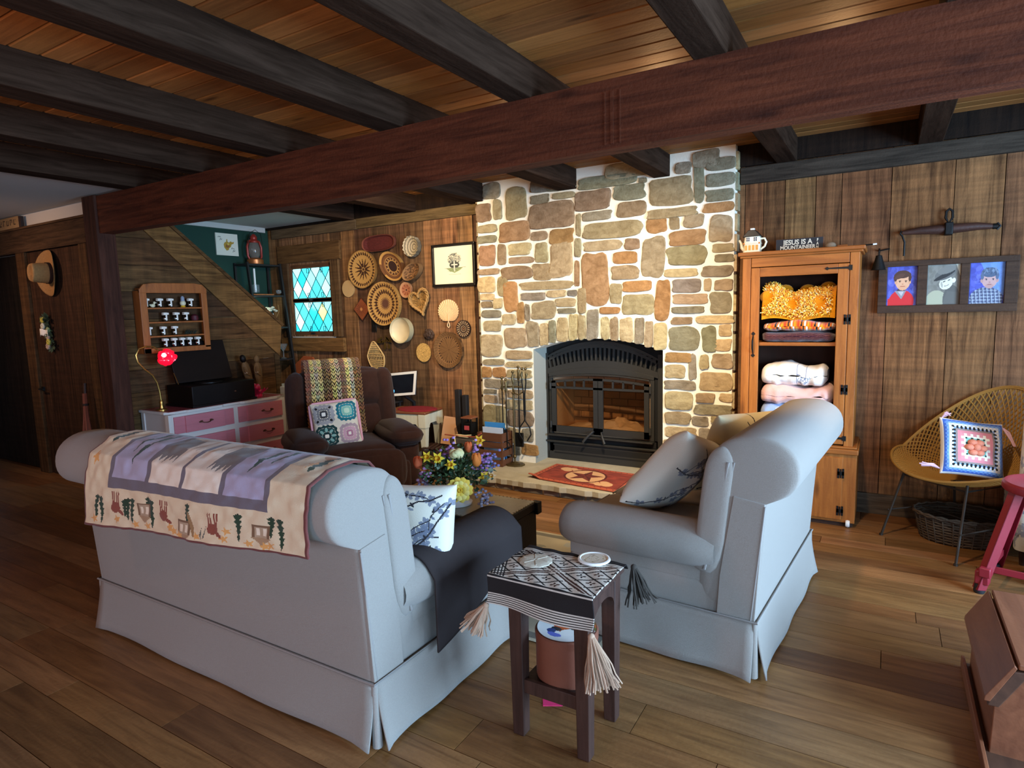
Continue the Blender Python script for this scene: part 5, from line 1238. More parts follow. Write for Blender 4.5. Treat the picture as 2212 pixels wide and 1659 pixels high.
folded('folded_quilt','blue and white patchwork quilt folded at the bottom of the open cupboard',-.745,-.285,4.595,4.90,.622,.79,p,7,.012)
# things on top of the cupboard
mat('teapot_paint',attr=True,rough=.2,spec=.6)
tp=thing('teapot','cream house-shaped teapot with dark roof on top of the cupboard','teapot',(-.825,4.70,1.849))
CRM=lin('#eee3c6')
mb=MB(); s=.055
ring=[]
for z,k in ((0,1.08),(.008,1.08),(.012,1.0),(.062,.98),(.064,1.03),(.072,1.03),(.074,.97),(.115,.92)): ring.append((z,k))
vs=[]
for z,k in ring:
    for a,b in rrect(2*s*k,1.7*s*k,.014,3): vs.append((a,b,z))
m_=16; fs=[(i*m_+q,i*m_+(q+1)%m_,(i+1)*m_+(q+1)%m_,(i+1)*m_+q) for i in range(len(ring)-1) for q in range(m_)]+[tuple(range(m_-1,-1,-1)),tuple((len(ring)-1)*m_+q for q in range(m_))]
mb.add(vs,fs,CRM); mb.box(-.056,-.0475,.062,.056,-.044,.073,lin('#c8742a'))
for x in (-.024,.024): mb.box(x-.011,-.046,.082,x+.011,-.040,.108,lin('#4e5868')); mb.box(x-.001,-.047,.082,x+.001,-.044,.108,CRM); mb.box(x-.011,-.047,.094,x+.011,-.044,.096,CRM)
for x in (-.036,-.012,.012,.036): mb.box(x-.008,-.0485,.02,x+.008,-.0455,.055,lin('#d89a4a'))
mb.build('body','teapot_paint',tp,smooth=40)
mb=MB(); mb.prism([(-.062,.113),(.062,.113),(.022,.158),(-.022,.158)],-.052,.052,'Y'); mb.build('lid_roof','switch_dark',tp,bevel=.003)
mb=MB(); mb.box(-.016,-.016,.156,.012,.012,.174); mb.build('lid_chimney','white_china',tp,bevel=.002)
mb=MB(); mb.tube([(-.05,0,.02),(-.072,0,.045),(-.078,0,.075),(-.09,0,.098)],[.014,.013,.009,.008],10); mb.build('spout','glazed_cream' if 'glazed_cream' in MATS else mat('glazed_cream','#eee3c6',rough=.2),tp)
mb=MB(); mb.tube([(.05,0,.10),(.078,0,.10),(.09,0,.075),(.08,0,.045),(.052,0,.025)],.007,8); mb.build('handle','glazed_cream',tp)
mat('sign_black','#23262b',rough=.6); mat('sign_letters','#e8dfc8',rough=.7); mat('sign_edge','#7a4f30',rough=.7,grain=(3,30,30),gamt=.5)
sg=thing('wooden_sign','black block sign with cream lettering standing on top of the cupboard','sign',(-.53,4.76,1.849),rotz=0)
mb=MB(); mb.box(-.152,0,0,.152,.022,.088); mb.build('board','sign_edge',sg,bevel=.001)
mb=MB(); mb.box(-.150,-.0015,.0015,.146,0,.0865); mb.build('face','sign_black',sg,smooth=0)
mb=MB(); add_text(mb,'JESUS IS A',.046,onwallY(-.012,-.0025,.061),.002,.0012,.92); add_text(mb,'MOUNTAINEER',.036,onwallY(-.012,-.0025,.026),.002,.0011,.88)
for k,chh in enumerate('FAN'): add_text(mb,chh,.026,onwallY(.112,-.0025,.068-.024*k),.002,.0008,.8)
mb.build('lettering','sign_letters',sg,smooth=0)
mat('stone_grey','#8d7c66',rough=.8,bump=.4,bscale=60)
mb=MB(); mb.ball((0,0,.022),.03,n=12,m=8,sc=(1.1,.8,.75)); o=mb.build('pebble','stone_grey',loc=(-.335,4.72,1.848),smooth=60); tag(o,'small tan stone on the cupboard top right of the black sign','stone')
mb=MB(); mb.box(-.03,-.012,0,.03,.012,.022); o=mb.build('wood_block','pine_level',loc=(-.265,4.73,1.848),bevel=.002); tag(o,'little wooden block next to the stone on the cupboard top','block')
kn=thing('rod','thin dark rod with a pale tip lying along the cupboard top edge','rod',(-.16,4.75,1.849))
mb=MB(); mb.tube([(-.12,0,.006),(.07,-.01,.012)],.005,6); mb.build('shaft','black_iron',kn); mb=MB(); mb.tube([(.07,-.01,.012),(.092,-.011,.013)],.006,6); mb.build('tip','white_china',kn)
# coat hook cluster behind the cupboard corner
hk=thing('iron_bell','dark iron bell hung on a hook behind the right edge of the cupboard','bell',(-.055,4.955,1.74))
mb=MB(); mb.lathe([(.0,.06),(.018,.055),(.026,.02),(.04,-.03),(.044,-.04)],(0,-.07,0),16); mb.build('bell','black_iron',hk)
mb=MB(); mb.tube([(0,0,.09),(0,-.05,.10),(0,-.07,.085),(0,-.07,.055)],.005,6); mb.tube([(0,-.01,.09),(.06,-.012,.10)],.005,6); mb.build('hook','black_iron',hk)
# ---------------------------------------------------------------- wicker chair with cushion
mat('wicker','#a17a3c',rough=.65,bump=.3,bscale=200,spec=.3); mat('chair_iron','#3b3128',rough=.6,metal=.4)
fdir=Vector((-.70,-.714,0)); sdir=Vector((.714,-.70,0))   # facing and (viewer's) right
wc=thing('wicker_chair','woven wicker scoop chair on thin iron legs against the right wall','chair',(.42,4.53,0))
# local frame: f forward, s sideways
def Wc(f,s,z): v=fdir*f+sdir*s; return (v.x,v.y,z)
def shell(a,rr):
    """a around the scoop (0 = front), rr 0 centre .. 1 rim"""
    f=.40*np.cos(a)*rr*(1-.0*rr); s=.40*np.sin(a)*rr
    back=np.clip(-np.cos(a),0,1)
    z=.385+rr**2*(.055+.50*back**1.1+.09*np.abs(np.sin(a))**2*(1-back))
    f=f-.0*back*rr
    f=np.where(np.cos(a)<0,f*1.0,f*.74)
    return f,s,z
mb=MB()
def curve_on(fn,n,r,m=4):
    pts=[]
    for k in range(n+1):
        a,rr=fn(k/n); f,s,z=shell(np.array(a),np.array(rr)); pts.append(Wc(float(f),float(s),float(z)))
    mb.tube(pts,r,m,cap=False)
# crossing spiral strands give the open diagonal weave
NS=80
for k in range(NS):
    a0=2*PI*k/NS
    for sg_ in (1,-1): curve_on(lambda t:(a0+sg_*t*1.25,.12+.88*t),16,.0046)
for k in range(10): 
    rr=.12+k*.07; curve_on(lambda t:(2*PI*t,rr),50,.003)
mb.build('woven_shell','wicker',wc,smooth=60)
mb=MB()
for d in (0,.014): curve_on(lambda t:(2*PI*t,1.0+d*.6),72,.008,6)
mb.build('rim','wicker',wc,smooth=60)
mb=MB(); f0=.40
corners={'fl':(.30,-.255),'fr':(.30,.255),'bl':(-.26,-.22),'br':(-.26,.22)}
for nm,(f,s) in corners.items():
    q=MB(); top=(f*.62,s*.80,.44 if f>0 else .50); q.tube([Wc(*top),Wc(f,s,.0)],.0075,7); q.lathe([(.011,0),(.011,.012)],Wc(f,s,0),8); q.build('leg','chair_iron',wc)
q=MB(); q.tube([Wc(.186,-.20,.40),Wc(.186,.20,.40),Wc(-.16,.18,.40),Wc(-.16,-.18,.40)],.006,6,closed=True)
q.tube([Wc(.27,-.243,.17),Wc(-.24,-.216,.17)],.005,6); q.tube([Wc(.27,.243,.17),Wc(-.24,.216,.17)],.005,6); q.tube([Wc(-.24,-.216,.17),Wc(-.24,.216,.17)],.005,6)
q.tube([Wc(.01,-.23,.17),Wc(.01,.23,.17)],.005,6); q.build('brace','chair_iron',wc)
# crocheted square cushion
p=Paint(140,140,'#7fa3d6'); cheb=np.maximum(np.abs(p.U-.5),np.abs(p.V-.5))*2; ang=np.where(np.abs(p.U-.5)>np.abs(p.V-.5),p.V,p.U)
for lo,hi,c in ((.95,1.1,'#e8e4dc'),(.86,.95,'#3d62b4'),(.78,.86,'#7fa8dc'),(.66,.78,'#e9e4d8'),(.55,.62,'#8f827c'),(.46,.55,'#d8868c'),(.36,.46,'#d98d90'),(.30,.36,'#efe6d2'),(0,.30,'#7fb8a8')): p.put((cheb>=lo)&(cheb<hi),c)
saw=np.abs((ang*15%1)-.5)*2
p.put((cheb>.60)&(cheb<.72)&(saw<.62-(np.abs(cheb-.64)/.12)*.4),'#1f2326'); p.put((cheb>.82)&(cheb<.90)&(saw<.4),'#5f88cc'); p.put((cheb>.70)&(cheb<.77)&(saw>.6),'#c8d4e6')
saw2=np.abs((ang*10%1)-.5)*2; p.put((cheb>.33)&(cheb<.44)&(saw2<.5),'#f1e6cf'); p.put((cheb>.22)&(cheb<.31)&(saw2<.5),'#1f3a34')
Mc=frame((.455,4.40,.625),(.93,.30,-.12),(-.02,.42,.90)); 
cu=pillow('crochet_cushion','blue, white and black crocheted square cushion sitting in the wicker chair','cushion',p,.33,.34,.11,Mc,m='yarn',seed=9)
def on_cushion(x,y,z=0): v=Mc@Vector((x,y,z)); return tuple(v)
mat('rose_yarn','#d98468',rough=.95,bump=.6,bscale=250)
mb=MB(); 
for k in range(6): a=k*PI/3; mb.ball(on_cushion(.034*math.cos(a),.034*math.sin(a)-.005,.055),.026,n=10,m=8,sc=(1,1,.7))
mb.ball(on_cushion(0,-.005,.064),.022,n=10,m=8); mb.build('yarn_rose','rose_yarn',cu,smooth=60)
mat('pink_yarn','#d9b0bd',rough=.95)
for (x,y,dx,dy) in ((.165,.15,.05,-.10),(-.165,-.14,-.10,.01),(.15,-.165,.16,.01),(-.15,.17,.03,.02)):
    mb=MB(); rt_=random.Random(int(x*1000+y*77))
    for k in range(9):
        j=lambda:rt_.uniform(-.012,.012); mb.tube([on_cushion(x,y),on_cushion(x+dx*.5+j(),y+dy*.5+j()+.01,.02),on_cushion(x+dx+j(),y+dy+j(),.012+j())],.0035,4)
    mb.build('tassel','pink_yarn',cu,smooth=60)
# round woven basket under the chair
mat('dark_wicker','#4a3a2a',rough=.85,bump=.6,bscale=160)
bk=thing('floor_basket','low dark woven basket standing on the floor under the wicker chair','basket',(.45,4.62,0))
mb=MB()
for k in range(9):
    z=.012+k*.017; R=.19+.03*k/9; mb.tube([(R*1.1*math.cos(2*PI*q/40),R*.86*math.sin(2*PI*q/40),z+.004*((q+k)%2)) for q in range(40)],.0075,5,closed=True)
for q in range(28): a=2*PI*q/28; mb.tube([(.19*1.1*math.cos(a),.19*.86*math.sin(a),.0),(.225*1.1*math.cos(a),.225*.86*math.sin(a),.165)],.005,5)
mb.lathe([(.0,.006),(.19,.006)],n=30,sx=1.1,sy=.86,capb=False,capt=False); mb.build('body','dark_wicker',bk,smooth=60)
mb=MB(); 
for k in range(2): mb.tube([(.228*1.1*math.cos(2*PI*q/40),.228*.86*math.sin(2*PI*q/40),.168+.008*math.sin(q*PI/2+k*PI)) for q in range(40)],.008,6,closed=True)
mb.build('rim','dark_wicker',bk,smooth=60)
# patterned upholstered chair at the frame edge, red metal stool, dark footrest bag
mat('floral_linen',attr=True,rough=.95,bump=.4,bscale=400)
p=Paint(120,140,'#d4cdbd'); rp=random.Random(31)
for k in range(60):
    u,v=rp.random(),rp.random()
    for q in range(5): b=q*1.256+rp.random(); p.ell(u+.03*math.cos(b),v+.025*math.sin(b),.026,.014,rp.choice(['#7d8291','#8f93a0','#9a9aa0']),b,.8)
    p.line([(u,v),(u+rp.uniform(-.08,.08),v+rp.uniform(-.08,.08))],.004,'#6a6660')
ac=thing('slipper_chair','armless chair in grey-on-cream floral linen at the right edge behind the red stool','chair',(.985,4.52,0),rotz=PI)
def upright(U,V):
    a=(U)*2*PI; pw=4.; c_,s_=np.cos(a),np.sin(a); rr=(np.abs(c_)**pw+np.abs(s_)**pw)**(-1/pw); k=1-.25*np.clip((V-.93)/.07,0,1)**2
    return .32*rr*c_*k,.07*rr*s_*k+.22+.06*V,.10+.82*V
mb=MB(); mb.grid(grid_pts(120,140,upright),121,141,p.lincol()); mb.grid(grid_pts(120,140,lambda U,V:tuple(np.array(q) for q in (upright(U,V*0+1)[0]*(1-V),(upright(U,V*0+1)[1]-.28)*(1-V)+.28,upright(U,V*0+1)[2]+.01*V))),121,141,p.lincol()); mb.build('back','floral_linen',ac,smooth=60)
mb=MB(); mb.grid(grid_pts(120,140,lambda U,V:(upright(U,V)[0]*1.0,-.10+(upright(U,V*0)[1]-.22)*3.6,.10+.32*V)),121,141,p.lincol()); mb.lathe([(.0,.44),(.28,.42)],(0,-.1,0),n=24,capb=False,capt=False,col=lin('#d4cdbd')); mb.build('seat','floral_linen',ac,smooth=60)
for (x,y) in ((-.27,-.3),(.27,-.3),(-.27,.2),(.27,.2)):
    mb=MB(); mb.lathe([(.018,0),(.026,.11)],(x,y,0),10); mb.build('leg','dark_wood',ac)
mat('red_paint','#86202b',rough=.4,bump=.15,bscale=60,spec=.5); mat('red_dark','#2a1418',rough=.6); mat('rubber','#1b1c20',rough=.6)
st_=thing('step_stool','red metal stool with dished round seat at the right edge of the room','stool',(.74,3.90,0))
mb=MB(); mb.lathe([(.0,.555),(.15,.556),(.175,.575),(.190,.580),(.200,.570),(.202,.545),(.195,.535),(.18,.535)],n=48); mb.build('seat','red_paint',st_)
for k,(x,y) in enumerate(((-.285,-.10),(.20,-.22),(.24,.2),(-.18,.24))):
    d=Vector((x,y,0)).normalized(); s=Vector((-d.y,d.x,0)); top=d*.165+Vector((0,0,.535)); bot=Vector((x,y,.02))
    q=MB()
    for wv,th,off in ((s*.028,.006,d*.012),):
        a=[top+wv+off,top-wv+off,bot-wv*.9+off,bot+wv*.9+off]; b=[v-d*.006 for v in a]; q.add([tuple(v) for v in a+b],[(0,1,2,3),(7,6,5,4),(0,4,5,1),(1,5,6,2),(2,6,7,3),(3,7,4,0)])
        for sg_ in (1,-1):
            a=[top+wv*sg_+off,top+wv*sg_-d*.03,bot+wv*.9*sg_-d*.03,bot+wv*.9*sg_+off]; b=[v-s*sg_*.005 for v in a]; q.add([tuple(v) for v in a+b],[(0,1,2,3),(7,6,5,4),(0,4,5,1),(1,5,6,2),(2,6,7,3),(3,7,4,0)])
    lg=q.build('leg','red_paint',st_,smooth=0,bevel=.002)
    q=MB(); q.lathe([(.022,0),(.026,.01),(.022,.05)],(x-d.x*.01,y-d.y*.01,0),12); q.build('rubber_foot','rubber',lg)
q=MB(); q.bar((-.24,-.085,.13),(.17,-.19,.13),.012,.035); q.build('stretcher','red_paint',st_,bevel=.003); q=MB(); q.bar((-.24,-.085,.13),(-.15,.2,.13),.012,.035); q.build('stretcher','red_paint',st_,bevel=.003); q=MB(); q.bar((.17,-.19,.13),(.2,.17,.13),.012,.035); q.build('stretcher','red_paint',st_,bevel=.003)
q=MB(); q.cbox(-.25,-.09,.12,.05,.10,.05,rot=(0,0,-.3)); q.cbox(-.265,-.095,.085,.06,.05,.07,rot=(0,0,-.3)); q.build('foot_plate','red_paint',st_,bevel=.006)
mat('bag_cloth',attr=True,rough=.8,bump=.4,bscale=150)
p=Paint(60,60,'#22262b'); rp=random.Random(7)
for k in range(14): p.ell(rp.random(),rp.random(),.07,.05,rp.choice(['#15181c','#8f8f92','#d5d5d5','#2e333a']),rp.random()*3)
pillow('tote_bag','black and white slouched cloth bag on the floor behind the red stool','bag',p,.34,.30,.2,frame((.86,4.06,.15),(1,.1,0),(0,.25,.97)),m='bag_cloth',wr=.02,pinch=.02)
# slant-lidded wooden chest, bottom right corner
mat('chest_wood','#8d5639',rough=.5,grain=(18,2.,18),gamt=.45,gcol='#7a5242',bump=.15,bscale=60,spec=.4); mat('chest_edge','#5a3a28',rough=.6,grain=(18,2,18),gamt=.5)
wx=thing('wooden_chest','brown wooden slant-lidded chest in the bottom right corner','chest',(.62,2.45,0))
def Wx(x,y,z): return (x-.62,y-2.45,z)
Y0,Y1=2.37,2.97
mb=MB(); mb.prism([(p_[0]-.62,p_[1]) for p_ in ((.345,.0),(.80,.0),(.80,.322),(.395,.322),(.35,.20))],Y0+.02-2.45,Y1-.02-2.45,'Y'); mb.build('body','chest_wood',wx,smooth=0,bevel=.003)
mb=MB(); mb.prism([(p_[0]-.62,p_[1]) for p_ in ((.320,.206),(.322,.222),(.391,.345),(.399,.335),(.336,.206))],Y0-2.45,Y1-2.45,'Y'); mb.build('slant_lid','chest_wood',wx,smooth=0,bevel=.002)
mb=MB(); mb.box(*Wx(.402,Y0+.005,.330),*Wx(.82,Y1,.350)); mb.build('top','chest_wood',wx,smooth=0,bevel=.004)
mb=MB(); mb.prism([(p_[0]-.62,p_[1]) for p_ in ((.330,.19),(.336,.212),(.392,.322),(.42,.325),(.42,.30),(.36,.19))],Y0+.004-2.45,Y0+.024-2.45,'Y'); mb.build('end_moulding','chest_edge',wx,smooth=0,bevel=.003)
mb=MB(); mb.box(*Wx(.318,Y0-.22,0),*Wx(.330,Y1,.05)); mb.build('base_board','chest_wood',wx,smooth=0,bevel=.002)
mb=MB(); mb.box(*Wx(.328,Y0-.2,0),*Wx(.80,Y1,.02)); mb.build('base_floor','chest_edge',wx,smooth=0)
# ---------------------------------------------------------------- dresser under the stairs and what stands on it
mat('white_paint','#c9c6c2',rough=.5,bump=.15,bscale=60); mat('pink_paint','#c0747f',rough=.55,bump=.2,bscale=90,grain=(30,2.5,30),gamt=.2); mat('dresser_top','#a85a63',rough=.25,spec=.6,grain=(20,3,20),gamt=.4)
ds=thing('dresser','white dresser with six dusty pink drawers against the stair wall','dresser',(-5.36,3.51,0))
def Ds(x,y,z): return (x+5.36,y-3.51,z)
DX0,DX1,DY0,DY1=-5.585,-5.15,2.925,4.095
def dbx(name,m,*bx,par=ds,bv=.004):
    q=MB()
    for b in bx: q.box(*Ds(*b[:3]),*Ds(*b[3:]))
    return q.build(name,m,par,smooth=0,bevel=bv)
dbx('carcass','white_paint',(DX0,DY0+.005,.09,DX1-.02,DY1-.005,.685),(DX1-.03,DY0+.0,.09,DX1-.006,DY1,.688))
dbx('corner_post','white_paint',(DX1-.06,DY0-.008,.0,DX1-.004,DY0+.022,.688)); dbx('corner_post','white_paint',(DX1-.06,DY1-.022,.0,DX1-.004,DY1+.008,.688)); dbx('back_post','white_paint',(DX0,DY0-.004,.0,DX0+.05,DY0+.03,.688)); dbx('back_post','white_paint',(DX0,DY1-.03,.0,DX0+.05,DY1+.004,.688))
q=MB(); q.prism([(y-3.51,x+5.36) if False else (x+5.36,y-3.51) for x,y in ((DX0,DY0-.02),(DX1-.05,DY0-.02),(DX1+.0,DY0+.05),(DX1+.0,DY0+.14),(DX1+.022,DY0+.16),(DX1+.022,3.40),(DX1,3.43),(DX1,3.60),(DX1+.022,3.63),(DX1+.022,DY1-.10),(DX1-.0,DY1-.05),(DX1-.05,DY1+.02),(DX0,DY1+.02))],.69,.712,'Z'); q.build('top','white_paint',ds,smooth=0,bevel=.003)
q=MB(); q.box(*Ds(DX0+.01,DY0,.712),*Ds(DX1-.01,DY1,.7135)); q.build('top_inlay','dresser_top',ds,smooth=0)
mat('bronze','#5a3a2a',rough=.5,metal=.5)
rows=[(.665,.518),(.468,.322),(.275,.13)]
for (y0,y1,st1,st2) in ((2.958,3.522,3.05,3.425),(3.572,4.060,3.655,4.055)):
    for (zt_,zb_) in rows:
        q=MB(); pr_=[(0,y0),(.012,y0),(.012,st1),(.026,st1+.004),(.026,st2-.004),(.012,st2),(.012,y1),(0,y1)]
        q.prism([(DX1-.006+x+5.36,y-3.51) for x,y in pr_],zb_,zt_,'Z'); d=q.build('drawer','pink_paint',ds,smooth=0,bevel=.002)
        q=MB(); yc=(st1+st2)/2 if y0<3.3 else (y0+y1)/2+.06; zc=(zb_+zt_)/2+.0; x=DX1+.022
        q.tube([Ds(x,yc-.045,zc+.004),Ds(x+.016,yc-.03,zc-.006),Ds(x+.02,yc,zc-.010),Ds(x+.016,yc+.03,zc-.006),Ds(x,yc+.045,zc+.004)],.004,6)
        for s in (-1,1): q.cbox(*Ds(x,yc+s*.045,zc+.004),.004,.022,.018); q.ball(Ds(x,yc+s*.062,zc+.002),.007,n=6,m=4)
        q.build('pull','bronze',d,smooth=60)
q=MB(); q.prism([(y-3.51,z) for y,z in [(DY0+.0,.13),(DY0+.0,.0),(DY0+.05,.0),(DY0+.09,.06),(DY0+.16,.085)]+[(DY0+.16+(DY1-DY0-.32)*k/12,.085+.02*math.sin(PI*k/12*3)**2) for k in range(1,12)]+[(DY1-.16,.085),(DY1-.09,.06),(DY1-.05,.0),(DY1,.0),(DY1,.13)]],DX1-.03+5.36,DX1-.008+5.36,'X'); q.build('skirt_board','white_paint',ds,smooth=0)
# gooseneck lamp with a ruby flower shade
mat('brass','#b08a4a',rough=.3,metal=.9); mat('ruby_glass','#d81434',rough=.12,spec=.6,emit=.55,ecol='#ff1030'); mat('bulb','#fff2e0',emit=14,ecol='#ffd9c4')
lp=thing('desk_lamp','lit gooseneck lamp with a ruby glass flower shade on the dresser','lamp',(-5.36,2.985,.7135))
mb=MB(); mb.lathe([(.045,0),(.045,.008),(.02,.016),(.014,.05),(.018,.07),(.012,.085)],n=20); mb.build('base','brass',lp)
mb=MB(); mb.tube([(0,0,.08),(0,-.005,.16),(0,-.02,.24),(0,-.055,.31),(0,-.12,.37),(0,-.165,.43),(0,-.175,.49),(0,-.145,.54),(0,-.08,.558),(0,-.02,.548),(.01,.012,.52)],.0075,8); mb.build('gooseneck','brass',lp)
mb=MB(); 
for (y,z,a) in ((.035,.475,0),(.075,.495,1),(.07,.44,2),(.03,.43,3),(.10,.46,1)):
    M=Euler((.5+.3*a,.3*a,0)).to_matrix(); mb.lathe([(.012,.035),(.028,.022),(.040,.0),(.044,-.022),(.050,-.032)],(.02,y,z),12,M=M.to_4x4(),capb=False,capt=False)
mb.build('flower_shade','ruby_glass',lp,smooth=60)
mb=MB(); mb.ball((.04,.035,.472),.024,n=14,m=10); mb.build('bulb','bulb',lp,smooth=60)
# phonograph in a dark box
mat('dark_box','#100908',rough=.5,spec=.25,grain=(20,3,20),gamt=.4)
ph=thing('record_player','dark wooden record player with its lid raised on the dresser','record player',(-5.37,3.46,.7135))
mb=MB(); mb.box(-.195,-.30,.012,.19,.33,.19); mb.build('case','dark_box',ph,bevel=.006)
mb=MB(); mb.box(-.205,-.31,.0,.205,.34,.02); mb.build('plinth','dark_box',ph,bevel=.004)
mb=MB(); mb.cbox(-.13,-.0,.385,.02,.56,.38,rot=(0,-.30,0)); mb.build('lid','dark_box',ph,bevel=.004)
mb=MB(); mb.tube([(-.03,-.285,.20),(-.06,-.285,.25),(-.09,-.285,.30)],.004,6); mb.build('lid_stay','brass',ph)
mb=MB(); mb.ball((.193,.12,.10),.012,n=10,m=6,sc=(.5,1,.7)); mb.build('badge','bronze',ph,smooth=60)
mb=MB(); mb.lathe([(.0,.193),(.12,.193),(.12,.197),(.0,.198)],(0,-.02,0),28); mb.build('turntable','switch_dark',ph)
# pink ruffled glass and two carved paddles
mat('pink_glass','#c81e50',rough=.12,spec=.6,trans=.25)
gl=thing('glass_dish','ruffled cranberry pink glass dish at the far end of the dresser','dish',(-5.30,3.90,.7135))
mb=MB(); n=48; vs=[];fs=[]; pr_=[(.045,0),(.05,.01),(.04,.025),(.07,.05),(.095,.07)]
for i,(rr,z) in enumerate(pr_):
    for k in range(n): a=2*PI*k/n; s=1+.10*math.sin(8*a)*(i/4)**2; vs.append((rr*s*math.cos(a),rr*s*math.sin(a),z+.014*math.sin(8*a+1)*(i/4)**2))
fs=[(i*n+k,i*n+(k+1)%n,(i+1)*n+(k+1)%n,(i+1)*n+k) for i in range(4) for k in range(n)]+[tuple(range(n-1,-1,-1))]; mb.add(vs,fs); mb.build('bowl','pink_glass',gl,smooth=60)
mb=MB(); r=random.Random(4)
for k in range(9): a=k*.7; mb.ball((.03*math.cos(a),.035*math.sin(a)-.03,.085+.035*r.random()),.028,n=8,m=6)
mb.build('glass_flower','pink_glass',gl,smooth=60)
mat('carved_wood','#6f522f',rough=.7,bump=.4,bscale=80,grain=(30,30,3),gamt=.5)
def statue(name,label,x,y,lean,h,head):
    t=thing(name,label,'figurine',(x,y,.7135),rot=(lean,0,0)); q=MB()
    q.lathe([(.02,0),(.024,.05),(.028,h*.28),(.040,h*.45),(.044,h*.62),(.036,h*.74),(.018,h*.80)],n=12,sx=.7); q.build('body','carved_wood',t)
    q=MB(); q.ball((0,0,h*.87),.034,n=10,m=8,sc=(.8,.9,1.25)); q.build('head','carved_wood' if not head else 'dark_box',t,smooth=60)
    q=MB(); q.tube([(.028,-.03,h*.70),(.036,-.04,h*.55),(.034,.0,h*.48)],.008,6); q.build('arm','carved_wood',t)
    q=MB(); q.ball((.03,-.035,h*.56),.012,n=8,m=6); q.build('pale_bead','white_china',t,smooth=60)
statue('carved_figure','slender carved wooden figure with a dark head leaning at the back of the dresser',-5.47,3.99,.26,.44,True)
statue('carved_figure','slender carved wooden figure standing nearest the end of the stair wall',-5.44,4.045,.06,.41,False)
# black blobs added for the dark shade at the dresser's far foot
mat('matt_black','#0c0b0c',rough=.9,bump=.3,bscale=100)
p=Paint(20,20,'#0d0c0d'); 
mb=MB(); 
for k,(x,y,rr) in enumerate(((0,0,.085),(.03,.11,.07),(-.02,-.09,.06))): mb.ball((x,y,rr*.7),rr,n=14,m=10,sc=(1,1.1,.7))
o=mb.build('shade_blob','matt_black',loc=(-5.16,4.25,0),smooth=60); tag(o,'black blobs standing in for shade at the far foot of the dresser','shade_blob')
# spice rack on the stair wall
mat('rack_pine','#a8622c',rough=.5,grain=(28,28,3),gamt=.5,gcol='#7a4a2a',bump=.2,bscale=70,knots=.4)
XR0=-5.595
sr=thing('spice_rack','honey pine wall rack with four shelves of small jars above the record player','shelf',(XR0,3.265,1.2))
def Sr(x,y,z): return (x-XR0,y-3.265,z-1.2)
def sbx(name,*bx,bv=.003,m='rack_pine'):
    q=MB()
    for b in bx: q.box(*Sr(*b[:3]),*Sr(*b[3:]))
    return q.build(name,m,sr,smooth=0,bevel=bv)
XF=-5.50; ya,yb_=2.955,3.575
sbx('side',(XR0,ya,1.20,XF,ya+.012,1.745)); sbx('side',(XR0,yb_-.012,1.225,XF,yb_,1.755))
sbx('face_stile',(XF-.004,ya,1.20,XF+.012,ya+.062,1.76)); sbx('face_stile',(XF-.004,yb_-.055,1.225,XF+.012,yb_,1.765))
q=MB(); q.prism([(y-3.265,z-1.2) for y,z in ((ya,1.725),(ya,1.755),(ya+.04,1.80),(ya+.12,1.812),(yb_-.12,1.818),(yb_-.04,1.805),(yb_,1.765),(yb_,1.728))],XF-.006-XR0,XF+.015-XR0,'X'); q.build('top_rail','rack_pine',sr,smooth=0,bevel=.003)
sbx('bottom_rail',(XF-.004,ya,1.20,XF+.012,yb_,1.245)); sbx('top_board',(XR0,ya+.02,1.755,XF,yb_-.02,1.768))
SH=[1.60,1.475,1.352,1.245]
for z in SH: sbx('shelf',(XR0,ya+.012,z-.014,XF+.004,yb_-.012,z))
thin_glass('jar_glass','#a9b2b2',.16); mat('jar_lid','#d8d2c4',rough=.5); mat('jar_label','#e4e0d6',rough=.7)
def jar(y,z,label):
    t=thing('spice_jar',label,'jar',(-5.535,y,z+.001),group='glass jars on the spice rack')
    q=MB(); q.lathe([(.024,0),(.026,.004),(.026,.05),(.021,.058)],n=14); q.build('glass','jar_glass',t)
    q=MB(); q.lathe([(.0235,.056),(.0245,.058),(.0245,.078),(.022,.080)],n=14); q.build('lid','jar_lid',t)
    q=MB(); q.box(.0255,-.007,.008,.0275,.007,.056); q.box(.024,-.024,.060,.0262,.024,.076); q.build('paper_label','jar_label',t,smooth=0); return t
names=['first','second','third','fourth','fifth']
rowsJ=[(0,'top',[3.025,3.145,3.24,3.43]),(1,'second',[3.185,3.285,3.375]),(2,'third',[3.03,3.155,3.26]),(3,'bottom',[3.165,3.245,3.32,3.39,3.47])]
for si,nm,ys in rowsJ:
    for k,y in enumerate(ys):
        jar(y,SH[si],'%s from the left of the %s small glass jars on the %s spice rack shelf'%(names[k],{4:'four',3:'three',5:'five'}[len(ys)],nm))
dk=thing('duck_figurine','tiny cream duck on the top spice rack shelf','figurine',(-5.53,3.085,SH[0]+.001))
mat('cream_china','#d9d2b0',rough=.4)
mb=MB(); mb.ball((0,0,.016),.018,n=10,m=8,sc=(.8,1.2,.9)); mb.ball((0,.016,.042),.011,n=8,m=6); mb.ball((0,-.022,.022),.008,n=8,m=6); mb.tube([(0,.012,.025),(0,.016,.04)],.007,6); mb.build('body','cream_china',dk,smooth=60); mb=MB(); mb.cbox(0,.03,.041,.006,.010,.004); mb.build('bill','jar_lid',dk)
gn=thing('goose_figurine','small blue and white goose shaker on the top spice rack shelf','figurine',(-5.53,3.36,SH[0]+.001))
mat('blue_grey','#8d97a8',rough=.4); mat('yellow_china','#d8a820',rough=.4)
